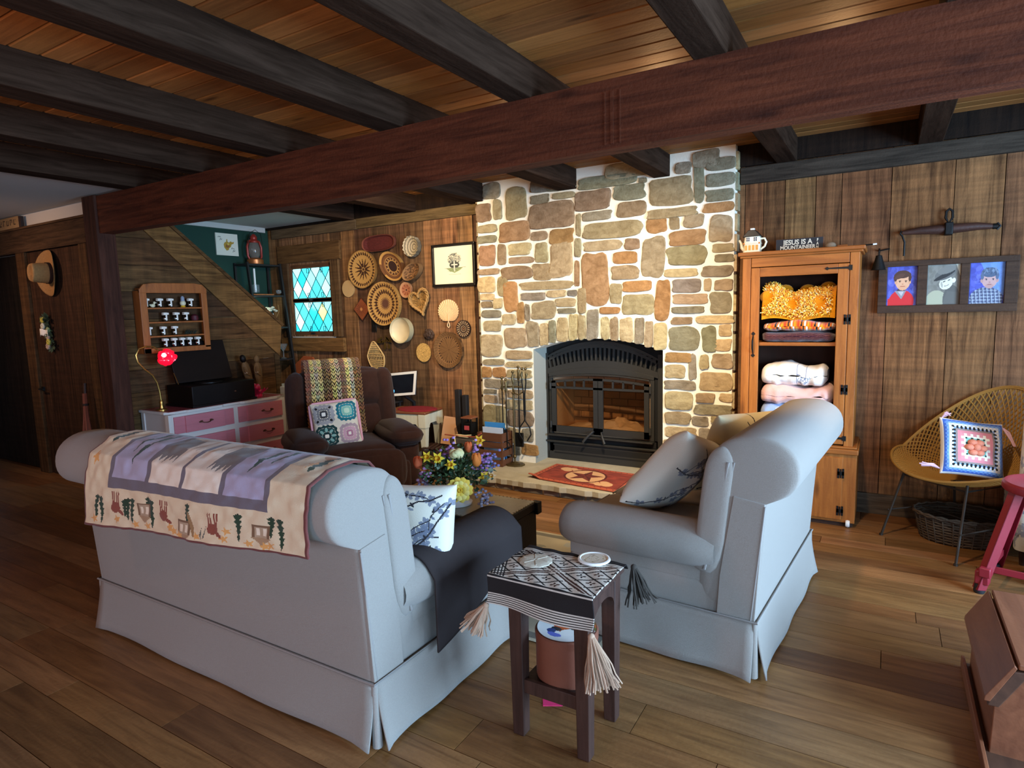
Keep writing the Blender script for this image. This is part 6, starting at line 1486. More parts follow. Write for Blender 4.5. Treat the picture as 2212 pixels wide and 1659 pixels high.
mb=MB(); mb.lathe([(.018,0),(.022,.008),(.014,.016)],n=12); mb.build('foot','yellow_china',gn); mb=MB(); mb.ball((0,0,.036),.026,n=12,m=8); mb.build('body','cream_china',gn,smooth=60); mb=MB(); mb.lathe([(.02,.055),(.016,.07),(.017,.085),(.008,.10),(.0,.102)],n=12); mb.build('bonnet','blue_grey',gn)
mat('berry','#4d1420',rough=.6)
mb=MB(); mb.lathe([(.0,0),(.028,.002),(.034,.02),(.03,.045),(.014,.058),(.0,.06)],n=14); o=mb.build('candle','berry',loc=(-5.535,3.465,SH[1]+.001)); tag(o,'dark red votive candle at the right of the second spice rack shelf','candle')
mat('dried_herb','#23281c',rough=.9)
mb=MB(); r=random.Random(4)
for k in range(40): y=r.uniform(-.05,.05); mb.tube([(r.uniform(-.01,.01),y,.004),(r.uniform(-.015,.015),y+r.uniform(-.02,.02),r.uniform(.02,.045))],.003,4)
o=mb.build('herb_bundle','dried_herb',loc=(-5.535,3.41,SH[2]),smooth=0); tag(o,'dark dried herb bundle on the third spice rack shelf','herbs')
# hat, garland, sign, broom on the left
mat('straw','#9b7444',rough=.85,bump=.6,bscale=260,grain=(60,60,60),gamt=.3); mat('hat_band','#2a1a14',rough=.8)
ha=thing('straw_hat','tan straw cowboy hat with dark band hanging on the plank door','hat',(-6.63,2.795,1.945),rot=(0,.10,0))
def brim(U,V):
    r_=.085+.115*V; a=U*2*PI; x=r_*np.cos(a)*.92; z=r_*np.sin(a)*1.05
    return x,-.012-.045*V**2*np.abs(np.cos(a))**1.5+.0*x,z
mb=MB(); mb.grid(grid_pts(48,10,brim),49,11); mb.build('brim','straw',ha,smooth=60,solid=.003)
def crown(U,V):
    a=U*2*PI; rr=np.where(V<.75,1-.14*V,(1-.105)*np.sqrt(np.clip(1-((V-.75)/.25)**2,0,1)))*.088
    dent=.035*np.exp(-((np.cos(a)*rr)/.022)**2)*np.clip((V-.6)/.4,0,1)
    return rr*np.cos(a)*.86,-.012-.155*np.clip(V/.85,0,1)+dent,rr*np.sin(a)*1.08
mb=MB(); mb.grid(grid_pts(40,24,crown),41,25); mb.build('crown','straw',ha,smooth=60)
mb=MB(); mb.grid(grid_pts(40,1,lambda U,V:(.0905*.86*np.cos(U*2*PI),-.012-.03*V,.0905*1.08*np.sin(U*2*PI))),41,2); mb.build('band','hat_band',ha,smooth=60)
mat('leaf_green','#39452c',rough=.8); mat('leaf_pale','#8b9a6a',rough=.8); mat('petal_white','#c9c4ae',rough=.8); mat('petal_yellow','#b8ac4a',rough=.8); mat('petal_blush','#b39a86',rough=.8)
ga=thing('door_garland','small garland of pale flowers and leaves with a white ribbon tag on the plank door','garland',(-6.79,2.797,1.40))
r=random.Random(12)
def leafcl(mb,c,R,n,L,w,up=(0,-1,0)):
    for k in range(n):
        a=r.uniform(0,2*PI); d=Vector((math.cos(a),-r.uniform(.1,.8),math.sin(a))).normalized(); p0=Vector(c)+d*R*r.random(); s=d.orthogonal().normalized(); q0=p0+d*L
        mb.add([tuple(p0),tuple(p0+d*L*.5+s*w),tuple(q0),tuple(p0+d*L*.5-s*w)],[(0,1,2,3)])
mb=MB(); 
for c in ((-.03,-.01,.10),(.02,-.01,.12),(.03,-.01,.03),(.05,-.01,-.06),(.07,-.01,-.12)): leafcl(mb,c,.03,22,.05,.012)
mb.build('leaves','leaf_green',ga,smooth=0,solid=.0015)
for c,m_ in (((-.05,-.03,.12),'petal_yellow'),((-.03,-.04,.06),'petal_white'),((.02,-.03,-.04),'petal_blush'),((.05,-.04,-.09),'petal_yellow'),((.03,-.04,-.13),'petal_blush'),((.04,-.03,.02),'leaf_pale')):
    mb=MB(); 
    for k in range(7): a=k*.9; mb.ball((c[0]+.018*math.cos(a),c[1],c[2]+.018*math.sin(a)),.014,n=6,m=5)
    mb.build('flower',m_,ga,smooth=60)
mb=MB(); mb.grid(grid_pts(20,4,lambda U,V:((U-.5)*.14,-.052-.012*np.sin(U*6),(V-.5)*.062+.012*np.sin(U*6.2)+.02*(U-.5))),21,5); mb.build('ribbon_tag','jar_label',ga,smooth=60,solid=.002)
mat('tan_board','#9a7d56',rough=.8,grain=(3,30,30),gamt=.4); mat('dark_letter','#3a2c1e',rough=.8)
sn=thing('ledge_sign','worn tan sign board standing on the ledge over the doors at far left','sign',(-7.40,2.765,2.396))
mb=MB(); mb.box(-.42,-.012,0,.34,.012,.105); mb.build('board','tan_board',sn,bevel=.002)
mb=MB(); rr_=random.Random(2)
for k in range(9): x=-.36+k*.075; mb.box(x,-.0135,.03,x+.010,-.012,.08); mb.box(x,-.0135,.03+.045*(k%2),x+.04,-.012,.038+.045*(k%2)); mb.box(x+.034,-.0135,.03+.02*(k%3),x+.042,-.012,.08)
mb.build('faded_lettering','dark_letter',sn,smooth=0)
mb=MB(); mb.box(.345,-.012,0,.39,.012,.10); mb.build('end_block','hat_band',sn,smooth=0)
mat('broom_straw','#7a3f2c',rough=.9)
br=thing('hand_broom','reddish straw whisk broom leaning at the foot of the left post','broom',(-6.02,2.70,.0))
mb=MB(); r=random.Random(3)
for k in range(60):
    a=r.uniform(0,2*PI); s=r.random()**.5; mb.tube([(.015*s*math.cos(a)-.06,.015*s*math.sin(a)+.02,.86),(.02*s*math.cos(a)-.05,.02*s*math.sin(a)+.01,.68),(.10*s*math.cos(a)-.01,.05*s*math.sin(a)-.02,.28)],.005,4,cap=False)
mb.build('bristles','broom_straw',br,smooth=60)
mb=MB(); mb.tube([(-.06,.02,.84),(-.065,.03,.95)],.014,8); mb.build('handle','dark_wood',br); mb=MB(); mb.lathe([(.024,-.01),(.026,0),(.024,.01)],(-.056,.015,.76),10); mb.build('binding','hat_band',br)
# picture on the green wall
gp=thing('wall_print','square cream print with a mustard map shape on the green wall','picture',(-6.317,4.40,2.30),rot=(0,0,PI/2))
p=Paint(90,90,'#d8d4c2'); mp=[(.34,.50),(.40,.60),(.46,.62),(.48,.74),(.52,.75),(.53,.62),(.60,.60),(.66,.66),(.74,.62),(.82,.64),(.80,.56),(.70,.52),(.66,.40),(.58,.34),(.56,.26),(.46,.22),(.40,.30),(.36,.36)]
p.poly(mp,'#a8842e'); p.ell(.52,.44,.10,.08,'#8a5a2a',.5); p.ell(.55,.52,.05,.05,'#c8a850'); rr_=random.Random(4)
for (u,v,n) in ((.10,.84,5),(.18,.70,4),(.68,.34,5),(.74,.20,4)):
    pts=[(u+k*.035,v+rr_.uniform(-.03,.03)+(.03 if k%2 else -.02)) for k in range(n)]; p.line(pts,.009,'#4a463c')
mb=MB(); mb.grid(grid_pts(90,90,lambda U,V:((U-.5)*.27,-.014+0*U,(V-.5)*.24)),91,91,p.lincol()); mb.box(-.135,-.0135,-.12,.135,0,.12,lin('#cfcbb8')); mb.build('canvas','print',gp,smooth=0)
# ladder shelf in the corner
mat('shelf_black','#1a1716',rough=.6,bump=.2,bscale=80)
ls=thing('ladder_shelf','black leaning ladder shelf in the corner by the leaded window','shelf',(-6.1,4.68,0))
def Ls(x,y,z): return (x+6.1,y-4.68,z)
def fx_(z): return -6.08+.145*(2.09-z)/1.25   # front rail leans out towards the floor
for y in (4.47,4.90):
    q=MB(); q.bar(Ls(fx_(2.10),y,2.10),Ls(fx_(0),y,0),.034,.022,up=(0,1,0)); q.build('front_rail','shelf_black',ls,bevel=.002)
    q=MB(); q.bar(Ls(-6.295,y,2.10),Ls(-6.295,y,0),.022,.022); q.build('back_rail','shelf_black',ls,bevel=.002)
SZ=[2.085,1.735,1.372,1.005,.60]
for z in SZ:
    q=MB(); q.box(*Ls(-6.31,4.46,z-.018),*Ls(fx_(z)+.01,4.915,z)); q.build('shelf','shelf_black',ls,bevel=.002)
mat('lantern_red','#8f2a1e',rough=.4,metal=.2,bump=.1,bscale=60); mat('lantern_glass','#a89a90',rough=.08,trans=.6,alpha=.6); mat('copper','#b06a3a',rough=.35,metal=.6)
def lantern(name,label,loc,s,body,m2):
    t=thing(name,label,'lantern',loc)
    q=MB(); q.lathe([(.075*s,0),(.078*s,.01*s),(.078*s,.045*s),(.062*s,.06*s),(.03*s,.066*s)],n=24); q.build('tank',m2,t)
    q=MB(); q.lathe([(.035*s,.066*s),(.052*s,.10*s),(.055*s,.15*s),(.04*s,.21*s),(.035*s,.215*s)],n=20,capb=False,capt=False); q.build('globe','lantern_glass',t)
    q=MB(); q.lathe([(.042*s,.212*s),(.045*s,.225*s),(.03*s,.245*s),(.034*s,.262*s),(.026*s,.28*s),(.012*s,.295*s)],n=20); q.build('chimney_cap',body,t)
    for sg_ in (-1,1):
        q=MB(); q.tube([(0,sg_*.06*s,.05*s),(0,sg_*.078*s,.08*s),(0,sg_*.08*s,.17*s),(0,sg_*.06*s,.225*s),(0,sg_*.03*s,.235*s)],.011*s,8); q.build('side_tube',body,t)
    q=MB(); q.tube([(.02*s,-.08*s,.2*s),(.03*s,-.06*s,.30*s),(.03*s,0,.335*s),(.03*s,.06*s,.30*s),(.02*s,.08*s,.2*s)],.003*s,5); q.build('bail','black_iron',t)
    return t
lantern('lantern','red and copper barn lantern on top of the ladder shelf',(-6.19,4.66,2.086),1.15,'lantern_red','copper')
mat('clear_glass','#dfe8ec',rough=.06,trans=.85,alpha=.55,spec=.6)
c2=thing('candle_jar','clear glass candle jar with pale taper on the second ladder shelf','candle',(-6.17,4.62,1.768))
mb=MB(); mb.lathe([(.045,0),(.047,.01),(.047,.09)],n=18,capt=False); mb.build('jar','clear_glass',c2); mb=MB(); mb.lathe([(.012,.004),(.012,.27),(.004,.275)],(0,0,0),10); mb.build('taper','white_china',c2)
mb=MB(); mb.box(-.10,-.13,0,.09,.14,.016); o=mb.build('board','rack_pine',loc=(-6.17,4.66,1.736),bevel=.003); tag(o,'flat honey-coloured wooden board under the candle jar','board')
mb=MB(); mb.lathe([(.02,0),(.03,.012),(.028,.04),(.02,.045)],n=14); o=mb.build('glass_votive','clear_glass',loc=(-6.05,4.84,1.753)); tag(o,'small clear votive glass at the front of the second ladder shelf','glass')
va=thing('lettered_vase','dark vase with white blocks of lettering holding white flowers on the third ladder shelf','vase',(-6.08,4.72,1.373))
mb=MB(); mb.lathe([(.035,0),(.038,.01),(.038,.16),(.032,.17)],n=20); mb.build('vase','shelf_black',va)
mb=MB()
for k in range(4):
    z=.02+k*.036; 
    for (y0,y1,z0,z1) in ((-.02,.02,0,.006),(-.02,-.012,0,.026),(.012,.02,0,.026)) if k%2 else ((-.02,.02,.012,.018),(-.02,-.012,0,.028),(.008,.016,0,.028)): mb.box(.034,y0,z+z0,.0395,y1,z+z1); mb.box(y0,-.0395,z+z0,y1,-.034,z+z1)
mb.build('lettering','jar_label',va,smooth=0)
mb=MB(); r=random.Random(8)
for k in range(16): a=r.uniform(0,6.28); q=r.random()**.5*.06; mb.ball((q*math.cos(a),q*math.sin(a)*1.4,.20+r.uniform(-.02,.025)),.021,n=7,m=5,sc=(1,1,.6))
mb.build('flowers','petal_white',va,smooth=60)
mb=MB(); mb.tube([(.03,.06,.10),(.05,.09,.18),(.03,.10,.25)],.004,5); mb.build('stem','straw',va)
hg=thing('goblet','clear stemmed glass goblet on the fourth ladder shelf','glass',(-5.99,4.80,1.006))
mb=MB(); mb.lathe([(.035,0),(.03,.006),(.007,.015),(.006,.08),(.01,.09),(.03,.12),(.045,.155),(.05,.17)],n=20,capt=False); mb.build('bowl','clear_glass',hg)
mat('red_box','#b0463a',rough=.5)
mb=MB(); mb.box(-.03,-.05,0,.03,.05,.045); o=mb.build('small_box','red_box',loc=(-5.98,4.66,1.006),bevel=.002); tag(o,'small red box on the fourth ladder shelf beside the goblet','box')
mb=MB(); mb.box(-.04,-.04,0,.04,.04,.06); o=mb.build('small_box','white_china',loc=(-6.08,4.60,1.006),bevel=.002); tag(o,'small white box on the fourth ladder shelf behind the stair end','box')
# rust panel and pale box behind the recliner
mat('rust_cloth','#9a4a20',rough=.85,bump=.2,bscale=60)
o=MB(); o.prism([(-.30,0),(.42,0),(.42,.50),(.05,1.02),(-.10,1.03),(-.30,.90)],-.02,.0,'Y'); o=o.build('leaning_panel','rust_cloth',loc=(-5.68,4.925,0),bevel=.004,smooth=0); tag(o,'rust orange panel leaning on the wall under the leaded window','panel')
mb=MB(); mb.box(-.16,-.22,0,.2,.25,.74); o=mb.build('storage_box','white_paint',loc=(-5.66,4.62,0),bevel=.006); tag(o,'pale storage box behind the recliner in the corner','box')
# ---------------------------------------------------------------- recliner
mat('brown_suede','#38221a',rough=.95,bump=.5,bscale=300,spec=.1,sheen=.12,grain=(14,14,14),gamt=.35,gcol='#7a6a60')
ra=math.radians(-32)
rc=thing('recliner','dark brown plush recliner armchair with its back to the leaded window','armchair',(-3.85,3.70,0),rotz=ra)   # local: +x faces forward, +y to the viewer's right
def sb(name,m,par,*a,**k):
    q=MB(); soft_box(q,*a,**k); return q.build(name,m,par,smooth=60)
sb('base','brown_suede',rc,-.42,-.40,.05,.42,.40,.30,r=.04)
sb('seat','brown_suede',rc,-.30,-.29,.27,.42,.29,.45,r=.07,puff=.03)
sb('footrest','brown_suede',rc,.36,-.33,.09,.47,.33,.40,r=.05,puff=.03)
for s in (-1,1):
    y0,y1=(.27,.50) if s>0 else (-.50,-.27)
    sb('arm','brown_suede',rc,-.36,y0+.02*(s>0),.06,.36,y1-.02*(s<0),.46,r=.06,puff=.015)
    q=MB(); soft_box(q,-.20,y0-.02,.42,.42,y1+.02,.555,r=.065,puff=.035); q.build('arm_pad','brown_suede',rc,smooth=60)
def backpart(name,z0,z1,hw,th,puff):
    q=MB(); soft_box(q,-.08,-hw,z0,-.08+th,hw,z1,r=.07,puff=puff)
    M=Matrix.Translation((-.26,0,.40))@Euler((0,-.24,0)).to_matrix().to_4x4(); q.v=[tuple(M@Vector((x,y,z-.40))) for x,y,z in q.v]; return q.build(name,'brown_suede',rc,smooth=60)
backpart('back',.36,.98,.40,.14,.03); backpart('back_cushion',.40,.70,.35,.25,.04); backpart('back_cushion',.68,1.00,.37,.26,.045)
for s in (-1,1):
    q=MB(); soft_box(q,-.05,-.07,.42,.20,.07,.99,r=.06,puff=.02); M=Matrix.Translation((-.27,s*.375,.40))@Euler((0,-.20,0)).to_matrix().to_4x4(); q.v=[tuple(M@Vector((x,y,z-.40))) for x,y,z in q.v]; q.build('wing','brown_suede',rc,smooth=60)
# crocheted throw over the back (open lattice strips)
p=Paint(150,170,'#8a6a42')
M_=Matrix.Translation((-3.85,3.70,0))@Euler((0,0,ra)).to_matrix().to_4x4()
th=[(-.53,.78),(-.51,.97),(-.46,1.07),(-.38,1.105),(-.29,1.10),(-.215,1.03),(-.165,.92),(-.125,.80),(-.085,.68),(-.05,.58),(.0,.51),(.06,.50)]
thp=np.array(th); tseg=np.r_[0,np.cumsum(np.hypot(*np.diff(thp,axis=0).T))]; tseg/=tseg[-1]
mat('yarn_open',attr=True,rough=.95,bump=.4,bscale=300,spec=.08,sheen=.3)
mb=MB()
STR=[('#8a5a3a',.0,.09,'#7a4c34'),('#d8bd78',.09,.30,'#b9ab84'),('#7c6038',.30,.46,'#8a6a44'),('#d6ba70',.46,.62,'#b8ac8c'),('#7a5840',.62,.72,'#86634a'),('#dcc27c',.72,.86,'#b8b0a0'),('#8a6a3c',.86,1.0,'#7a5a36')]
def tp_(u,v,off=0.):
    y=-.30+.47*u-.05*(v-.4); x=float(np.interp(v,tseg,thp[:,0])); z=float(np.interp(v,tseg,thp[:,1])); return tuple(M_@Vector((x+.014+off,y,z+.004+off*.4)))
rt2=random.Random(6)
NVv=34
for (c,a,b,c2) in STR:
    nsh=max(2,int((b-a)/.055))
    for i in range(nsh):
        u0=a+(b-a)*i/nsh; u1=a+(b-a)*(i+1)/nsh
        cc=lin(c if i%2==0 else c2)
        for k in range(NVv):
            v0=.08+.90*k/NVv; v1=v0+.90/NVv*1.25; um=(u0+u1)/2
            sh=tuple(x*rt2.uniform(.8,1.15) for x in cc)
            pts=[tp_(u0,v0),tp_(um,v0+(v1-v0)*.9,.006),tp_(u1,v0)]
            mid=[tp_(u0+(u1-u0)*t,v0+(v1-v0)*math.sin(PI*t)*.85,.004*math.sin(PI*t)) for t in (0,.2,.5,.8,1)]
            mb.tube(mid,.0055,5,sh,cap=False)
            if k%2==0: mb.tube([tp_(um,v0),tp_(um,v1)],.005,4,sh,cap=False)
o=mb.build('throw_blanket','yarn_open',smooth=60); tag(o,'tan and cream striped crocheted throw hung over the recliner back','throw')
# granny-square cushion
p=Paint(150,150,'#d8d0bd')
def granny(cu,cv,R,cols,petals=8,rot=0.):
    X=(p.U-cu)/R; Y=(p.V-cv)/R; d=np.maximum(np.abs(X),np.abs(Y))*.55+np.hypot(X,Y)*.45; a=np.arctan2(Y,X)
    saw=.5+.5*np.cos(a*petals*2+rot)
    for lo,hi,c,w in cols: p.put((d>=lo)&(d<hi-.10*saw*w),c)
granny(.26,.72,.24,[(.62,1.0,'#9b9a9c',1),(.40,.62,'#77777a',.6),(.18,.40,'#3a3a3e',.8),(0,.18,'#ece6da',0)])
for a in (0,1,2,3): p.ell(.26+.2*math.cos(a*PI/2+PI/4),.72+.2*math.sin(a*PI/2+PI/4),.035,.025,'#232326',a*PI/2+PI/4)
granny(.75,.74,.23,[(.72,1.02,'#1f6a78',1),(.48,.72,'#2f8a94',.6),(.25,.48,'#7fb8a8',.6),(0,.25,'#bcd8c0',0)])
granny(.27,.24,.24,[(.78,1.04,'#1d3c3c',1),(.42,.78,'#234848',.4),(.18,.42,'#1d3436',.6),(0,.18,'#e8e2d4',0)])
for k in range(8): a=k*PI/4; p.ell(.27+.135*math.cos(a),.24+.135*math.sin(a),.05,.028,'#86b0a8',a)
granny(.75,.24,.22,[(.70,1.02,'#a8949c',1),(.38,.70,'#c9a0b0',.8),(.15,.38,'#b07a92',.8),(0,.15,'#ece6da',0)])
Mg=M_@frame((.17,-.14,.62),(.10,.97,.06),(-.30,.02,.95))
cg=pillow('granny_cushion','white granny-square cushion with teal, grey and pink motifs on the recliner seat','cushion',p,.37,.37,.13,Mg,m='yarn',seed=11)
mat('pink_edge','#d7a0ac',rough=.95,bump=.5,bscale=200)
mb=MB(); mb.tube([tuple(Mg@Vector((math.copysign(.186,math.cos(t))*min(1,abs(math.cos(t))*1.35),math.copysign(.186,math.sin(t))*min(1,abs(math.sin(t))*1.35),-.012))) for t in np.linspace(0,2*PI,40)[:-1]],.013,6,closed=True); mb.build('pink_edging','pink_edge',cg,smooth=60)
# ---------------------------------------------------------------- white table with doily, tablet, odds and ends by the wall
mat('cream_paint','#d8d2b8',rough=.55,bump=.2,bscale=60,grain=(20,20,3),gamt=.25,gcol='#9a927a'); mat('table_wood','#8a5236',rough=.45,grain=(3,20,20),gamt=.4)
wt=thing('end_table','small white table with turned-out legs and a wooden top between recliner and hearth','end table',(-3.98,4.68,0),rotz=.0)
ang=math.radians(18)
mb=MB(); mb.box(-.24,-.17,.525,.24,.17,.548); mb.build('tabletop','table_wood',wt,bevel=.006)
for (x,y) in ((.2,-.13),(-.2,-.13),(.2,.13),(-.2,.13)):
    q=MB(); vs=[]
    for z,k,w in ((0,1.0,.016),(.30,1.0,.030),(.385,1.0,.034),(.40,1.0,.04),(.525,1.0,.04)):
        for a,b in ((-1,-1),(1,-1),(1,1),(-1,1)): vs.append((x+a*w,y+b*w,z))
    q.add(vs,[(3,2,1,0),(16,17,18,19)]+[(i*4+k,i*4+(k+1)%4,i*4+4+(k+1)%4,i*4+4+k) for i in range(4) for k in range(4)]); q.build('leg','cream_paint',wt,smooth=0,bevel=.002)
def apr(L_):
    return [(-L_,.525),(L_,.525),(L_,.40),(L_-.03,.40),(L_-.055,.43),(-L_+.055,.43),(-L_+.03,.40),(-L_,.40)]
for y in (-.16,.145): q=MB(); q.prism(apr(.18),y,y+.016,'Y'); q.build('apron','cream_paint',wt,smooth=0)
for x in (-.228,.212): q=MB(); q.prism(apr(.11),x,x+.016,'X'); q.build('apron','cream_paint',wt,smooth=0)
wt.rotation_euler=(0,0,math.radians(8))
mat('red_doily','#7a1220',rough=.95,bump=.6,bscale=150)
mb=MB(); n=72; pr_=[(.0,.012),(.12,.013),(.18,.010),(.195,.004),(.197,0)]; vs=[];fs=[]
for rr,z in pr_:
    for k in range(n): a=2*PI*k/n; s=1+(.035*math.sin(a*18) if rr>.17 else 0); vs.append((rr*s*math.cos(a)*1.08,rr*s*math.sin(a)*.8,z))
fs=[(i*n+k,(i+1)*n+k,(i+1)*n+(k+1)%n,i*n+(k+1)%n) for i in range(4) for k in range(n)]; mb.add(vs,fs)
o=mb.build('doily','red_doily',loc=(-3.93,4.69,.549),smooth=60); tag(o,'round dark red crocheted mat on the white table','doily')
mat('tablet_white','#dddbd6',rough=.35); mat('screen_dark','#10141c',rough=.12,spec=.6); mat('screen_text','#5aa9ff',emit=2.2,ecol='#4aa4ff')
tz=frame((-4.165,4.73,.785),(.98,.05,.10),(-.12,.30,.95))
tv=thing('tablet','white-framed tablet showing a blue clock on its stand by the white table','tablet',(0,0,0))
tv.matrix_world=tz
mb=MB(); mb.box(-.195,-.125,-.014,.195,.125,.0); mb.build('housing','switch_dark',tv,bevel=.004)
mb=MB(); 
for b in ((-.19,.095,.19,.12),(-.19,-.12,.19,-.095),(-.19,-.095,-.162,.095),(.162,-.095,.19,.095)): mb.box(b[0],b[1],0,b[2],b[3],.004)
mb.build('bezel','tablet_white',tv,smooth=0)
mb=MB(); mb.box(-.162,-.095,0,.162,.095,.002); mb.build('screen','screen_dark',tv,smooth=0)
mb=MB(); add_text(mb,'11 53',.042,Matrix.Translation((-.115,-.072,.0032)),.001,.0012,.9); add_text(mb,'TUESDAY',.012,Matrix.Translation((-.115,-.043,.0032)),.001,.0002,1.) if False else None; mb.build('clock_digits','screen_text',tv,smooth=0)
ts=thing('tablet_stand','black stand rising behind the white table to carry the tablet','stand',(-4.14,4.89,0))
mb=MB(); mb.box(-.11,-.03,0,.11,.055,.016); mb.build('foot','shelf_black',ts,bevel=.003); mb=MB(); mb.tube([(0,0,.015),(0,0,.58),(0,-.12,.655),(0,-.13,.72)],.02,10); mb.build('post','shelf_black',ts)
mb=MB(); mb.box(-.05,-.155,.655,.03,-.125,.70); mb.build('cradle','shelf_black',ts,bevel=.003)
# dark fence-like posts against the wall, wire shelf with bottles
mat('black_wood','#1f1b1a',rough=.7,grain=(30,30,3),gamt=.4)
for nm,lab,x,w,h in (('dark_post','tall black wooden post standing against the wall beside the chimney',-3.505,.055,.75),('dark_post','shorter black wooden post just right of the tall one by the chimney',-3.425,.05,.70)):
    t=thing(nm,lab,'post',(x,4.80,0)); mb=MB(); mb.box(-w/2,-.025,0,w/2,.025,h); mb.build('shaft','black_wood',t,bevel=.003); mb=MB(); mb.box(-w/2-.01,-.04,0,w/2+.01,.04,.02); mb.build('foot','black_wood',t,bevel=.003)
ws=thing('side_shelf','black slatted side shelf behind the recliner holding small things','shelf',(-4.30,4.66,0))
for (x,y) in ((-.10,-.10),(.06,-.10),(-.10,.12),(.06,.12)): mb=MB(); mb.box(x-.012,y-.012,0,x+.012,y+.012,.59); mb.build('leg','black_wood',ws)
mb=MB(); mb.box(-.125,-.125,.59,.085,.145,.605); mb.build('top','black_wood',ws,bevel=.002)
mb=MB(); mb.box(-.11,-.11,.25,.07,.13,.262); mb.build('lower_shelf','black_wood',ws)
for k,(x,y,h) in enumerate(((-.07,-.07,.05),(-.01,-.085,.035),(.05,-.06,.045))):
    t=thing('small_bottle',['left','middle','right'][k]+' one of three little white bottles on the black side shelf behind the recliner','bottle',(-4.30+x,4.66+y,.606),group='little bottles on the black shelf'); mb=MB(); mb.lathe([(.018,0),(.02,.005),(.02,h*.6),(.009,h*.8),(.009,h)],n=12); mb.build('body','white_china',t); mb=MB(); mb.lathe([(.011,h),(.011,h+.012)],n=10); mb.build('cap','table_wood',t)
# books, newspaper, wooden slat box below the table
mat('paper_tan','#b98a62',rough=.9); mat('book_red','#6a1418',rough=.5)
bo=thing('book','tan-faced book with dark red spine standing tilted before the black posts','book',(-3.60,4.70,.05),rot=(-.12,.16,.5))
mb=MB(); mb.box(-.085,-.012,.17,.085,-.009,.44); mb.build('cover','paper_tan',bo,smooth=0); mb=MB(); mb.box(-.085,-.009,.17,.085,.02,.44); mb.build('spine','book_red',bo,smooth=0)
lb=thing('slat_crate','small dark slatted crate on the floor below the tan book','crate',(-3.66,4.66,0),rotz=.3)
for (a,b) in ((-.13,-.12),(.12,-.12),(-.13,.11),(.12,.11)): mb=MB(); mb.box(a,b,0,a+.015,b+.015,.20); mb.build('corner','dark_wood',lb)
for k in range(6): mb=MB(); mb.box(-.13+k*.045,-.12,.20,-.10+k*.045,.125,.212); mb.build('slat','dark_wood',lb)
mb=MB(); mb.box(-.13,-.12,.02,.135,-.112,.19); mb.box(-.13,.117,.02,.135,.125,.19); mb.build('side','dark_wood',lb,smooth=0)
for k in range(4):
    z=.0+k*.028; mb=MB(); mb.box(-.13,-.09,0,.13,.09,.024); o=mb.build('magazine',['jar_label','paper_tan','jar_label','blue_grey'][k],loc=(-3.98+.006*k,4.66,z),rot=(0,0,.12+.1*k),smooth=0); tag(o,['lowest white','second tan','third white','topmost blue-grey'][k]+' magazine of the pile under the white table','magazine','magazines under the white table')
# ---------------------------------------------------------------- beside the hearth: lantern, chest, crate, tools
lt=thing('iron_lantern','black lantern with a red label on the little grey chest by the chimney','lantern',(-3.315,4.70,.335))
mb=MB(); mb.box(-.055,-.055,0,.055,.055,.02); mb.build('base','black_iron',lt,bevel=.003)
for a in (-1,1):
    for b in (-1,1): mb=MB(); mb.box(a*.05-.006,b*.05-.006,.02,a*.05+.006,b*.05+.006,.165); mb.build('post','black_iron',lt)
mb=MB(); mb.box(-.046,-.046,.02,.046,.046,.125); mb.build('body','black_iron',lt,bevel=.004); mb=MB(); mb.box(-.06,-.06,.165,.06,.06,.18); mb.build('cap','table_wood',lt,bevel=.003)
mat('red_label','#b8484c',rough=.6); mb=MB(); mb.box(-.026,-.052,.06,.028,-.047,.10); mb.build('label_patch','red_label',lt,smooth=0)
mat('grey_trunk','#4a423a',rough=.7,bump=.3,bscale=60)
gc=thing('document_box','small grey lidded box with a cream cord lying over it beside the crate','box',(-3.31,4.66,0))
mb=MB(); mb.box(-.13,-.10,0,.12,.11,.27); mb.build('case','grey_trunk',gc,bevel=.008); mb=MB(); mb.box(-.138,-.108,.272,.128,.118,.33); mb.build('lid','grey_trunk',gc,bevel=.01); mb=MB(); mb.box(-.015,-.115,.25,.015,-.105,.29); mb.build('clasp','brass',gc)
mat('cord_cream','#d9c896',rough=.8); mat('cord_red','#a85038',rough=.8)
mb=MB(); mb.tube([(-.12,-.06,.345),(-.05,-.08,.36),(.03,-.06,.352),(.09,-.08,.365),(.07,-.10,.35),(-.02,-.10,.35),(-.08,-.09,.358),(-.07,-.115,.33),(-.06,-.12,.28)],.006,6); mb.tube([(-.10,-.085,.35),(.0,-.09,.356),(.08,-.06,.362),(.02,-.05,.35)],.006,6); o=mb.build('power_cord','cord_cream',loc=(-3.31,4.66,0),smooth=60); tag(o,'coiled cream cord draped over the grey box','cord')
mb=MB(); mb.tube([(-.2,-.09,.352),(-.1,-.095,.352),(.1,-.10,.356),(.16,-.1,.36),(.22,-.10,.40)],.006,6); o=mb.build('power_cord','cord_red',loc=(-3.31,4.66,.0),smooth=60); tag(o,'reddish cord running behind the cream cord towards the crate','cord')
mat('crate_wood','#6a4128',rough=.75,grain=(3,30,30),gamt=.5,bump=.3,bscale=60)
ct=thing('wooden_crate','slatted brown wooden crate of folders at the left corner of the hearth','crate',(-3.035,4.70,.096))
cw,cd,chh=.125,.085,.30
for (a,b) in ((-1,-1),(1,-1),(-1,1),(1,1)): mb=MB(); mb.box(a*cw-.008,b*cd-.008,0,a*cw+.008,b*cd+.008,chh); mb.build('corner_post','crate_wood',ct)
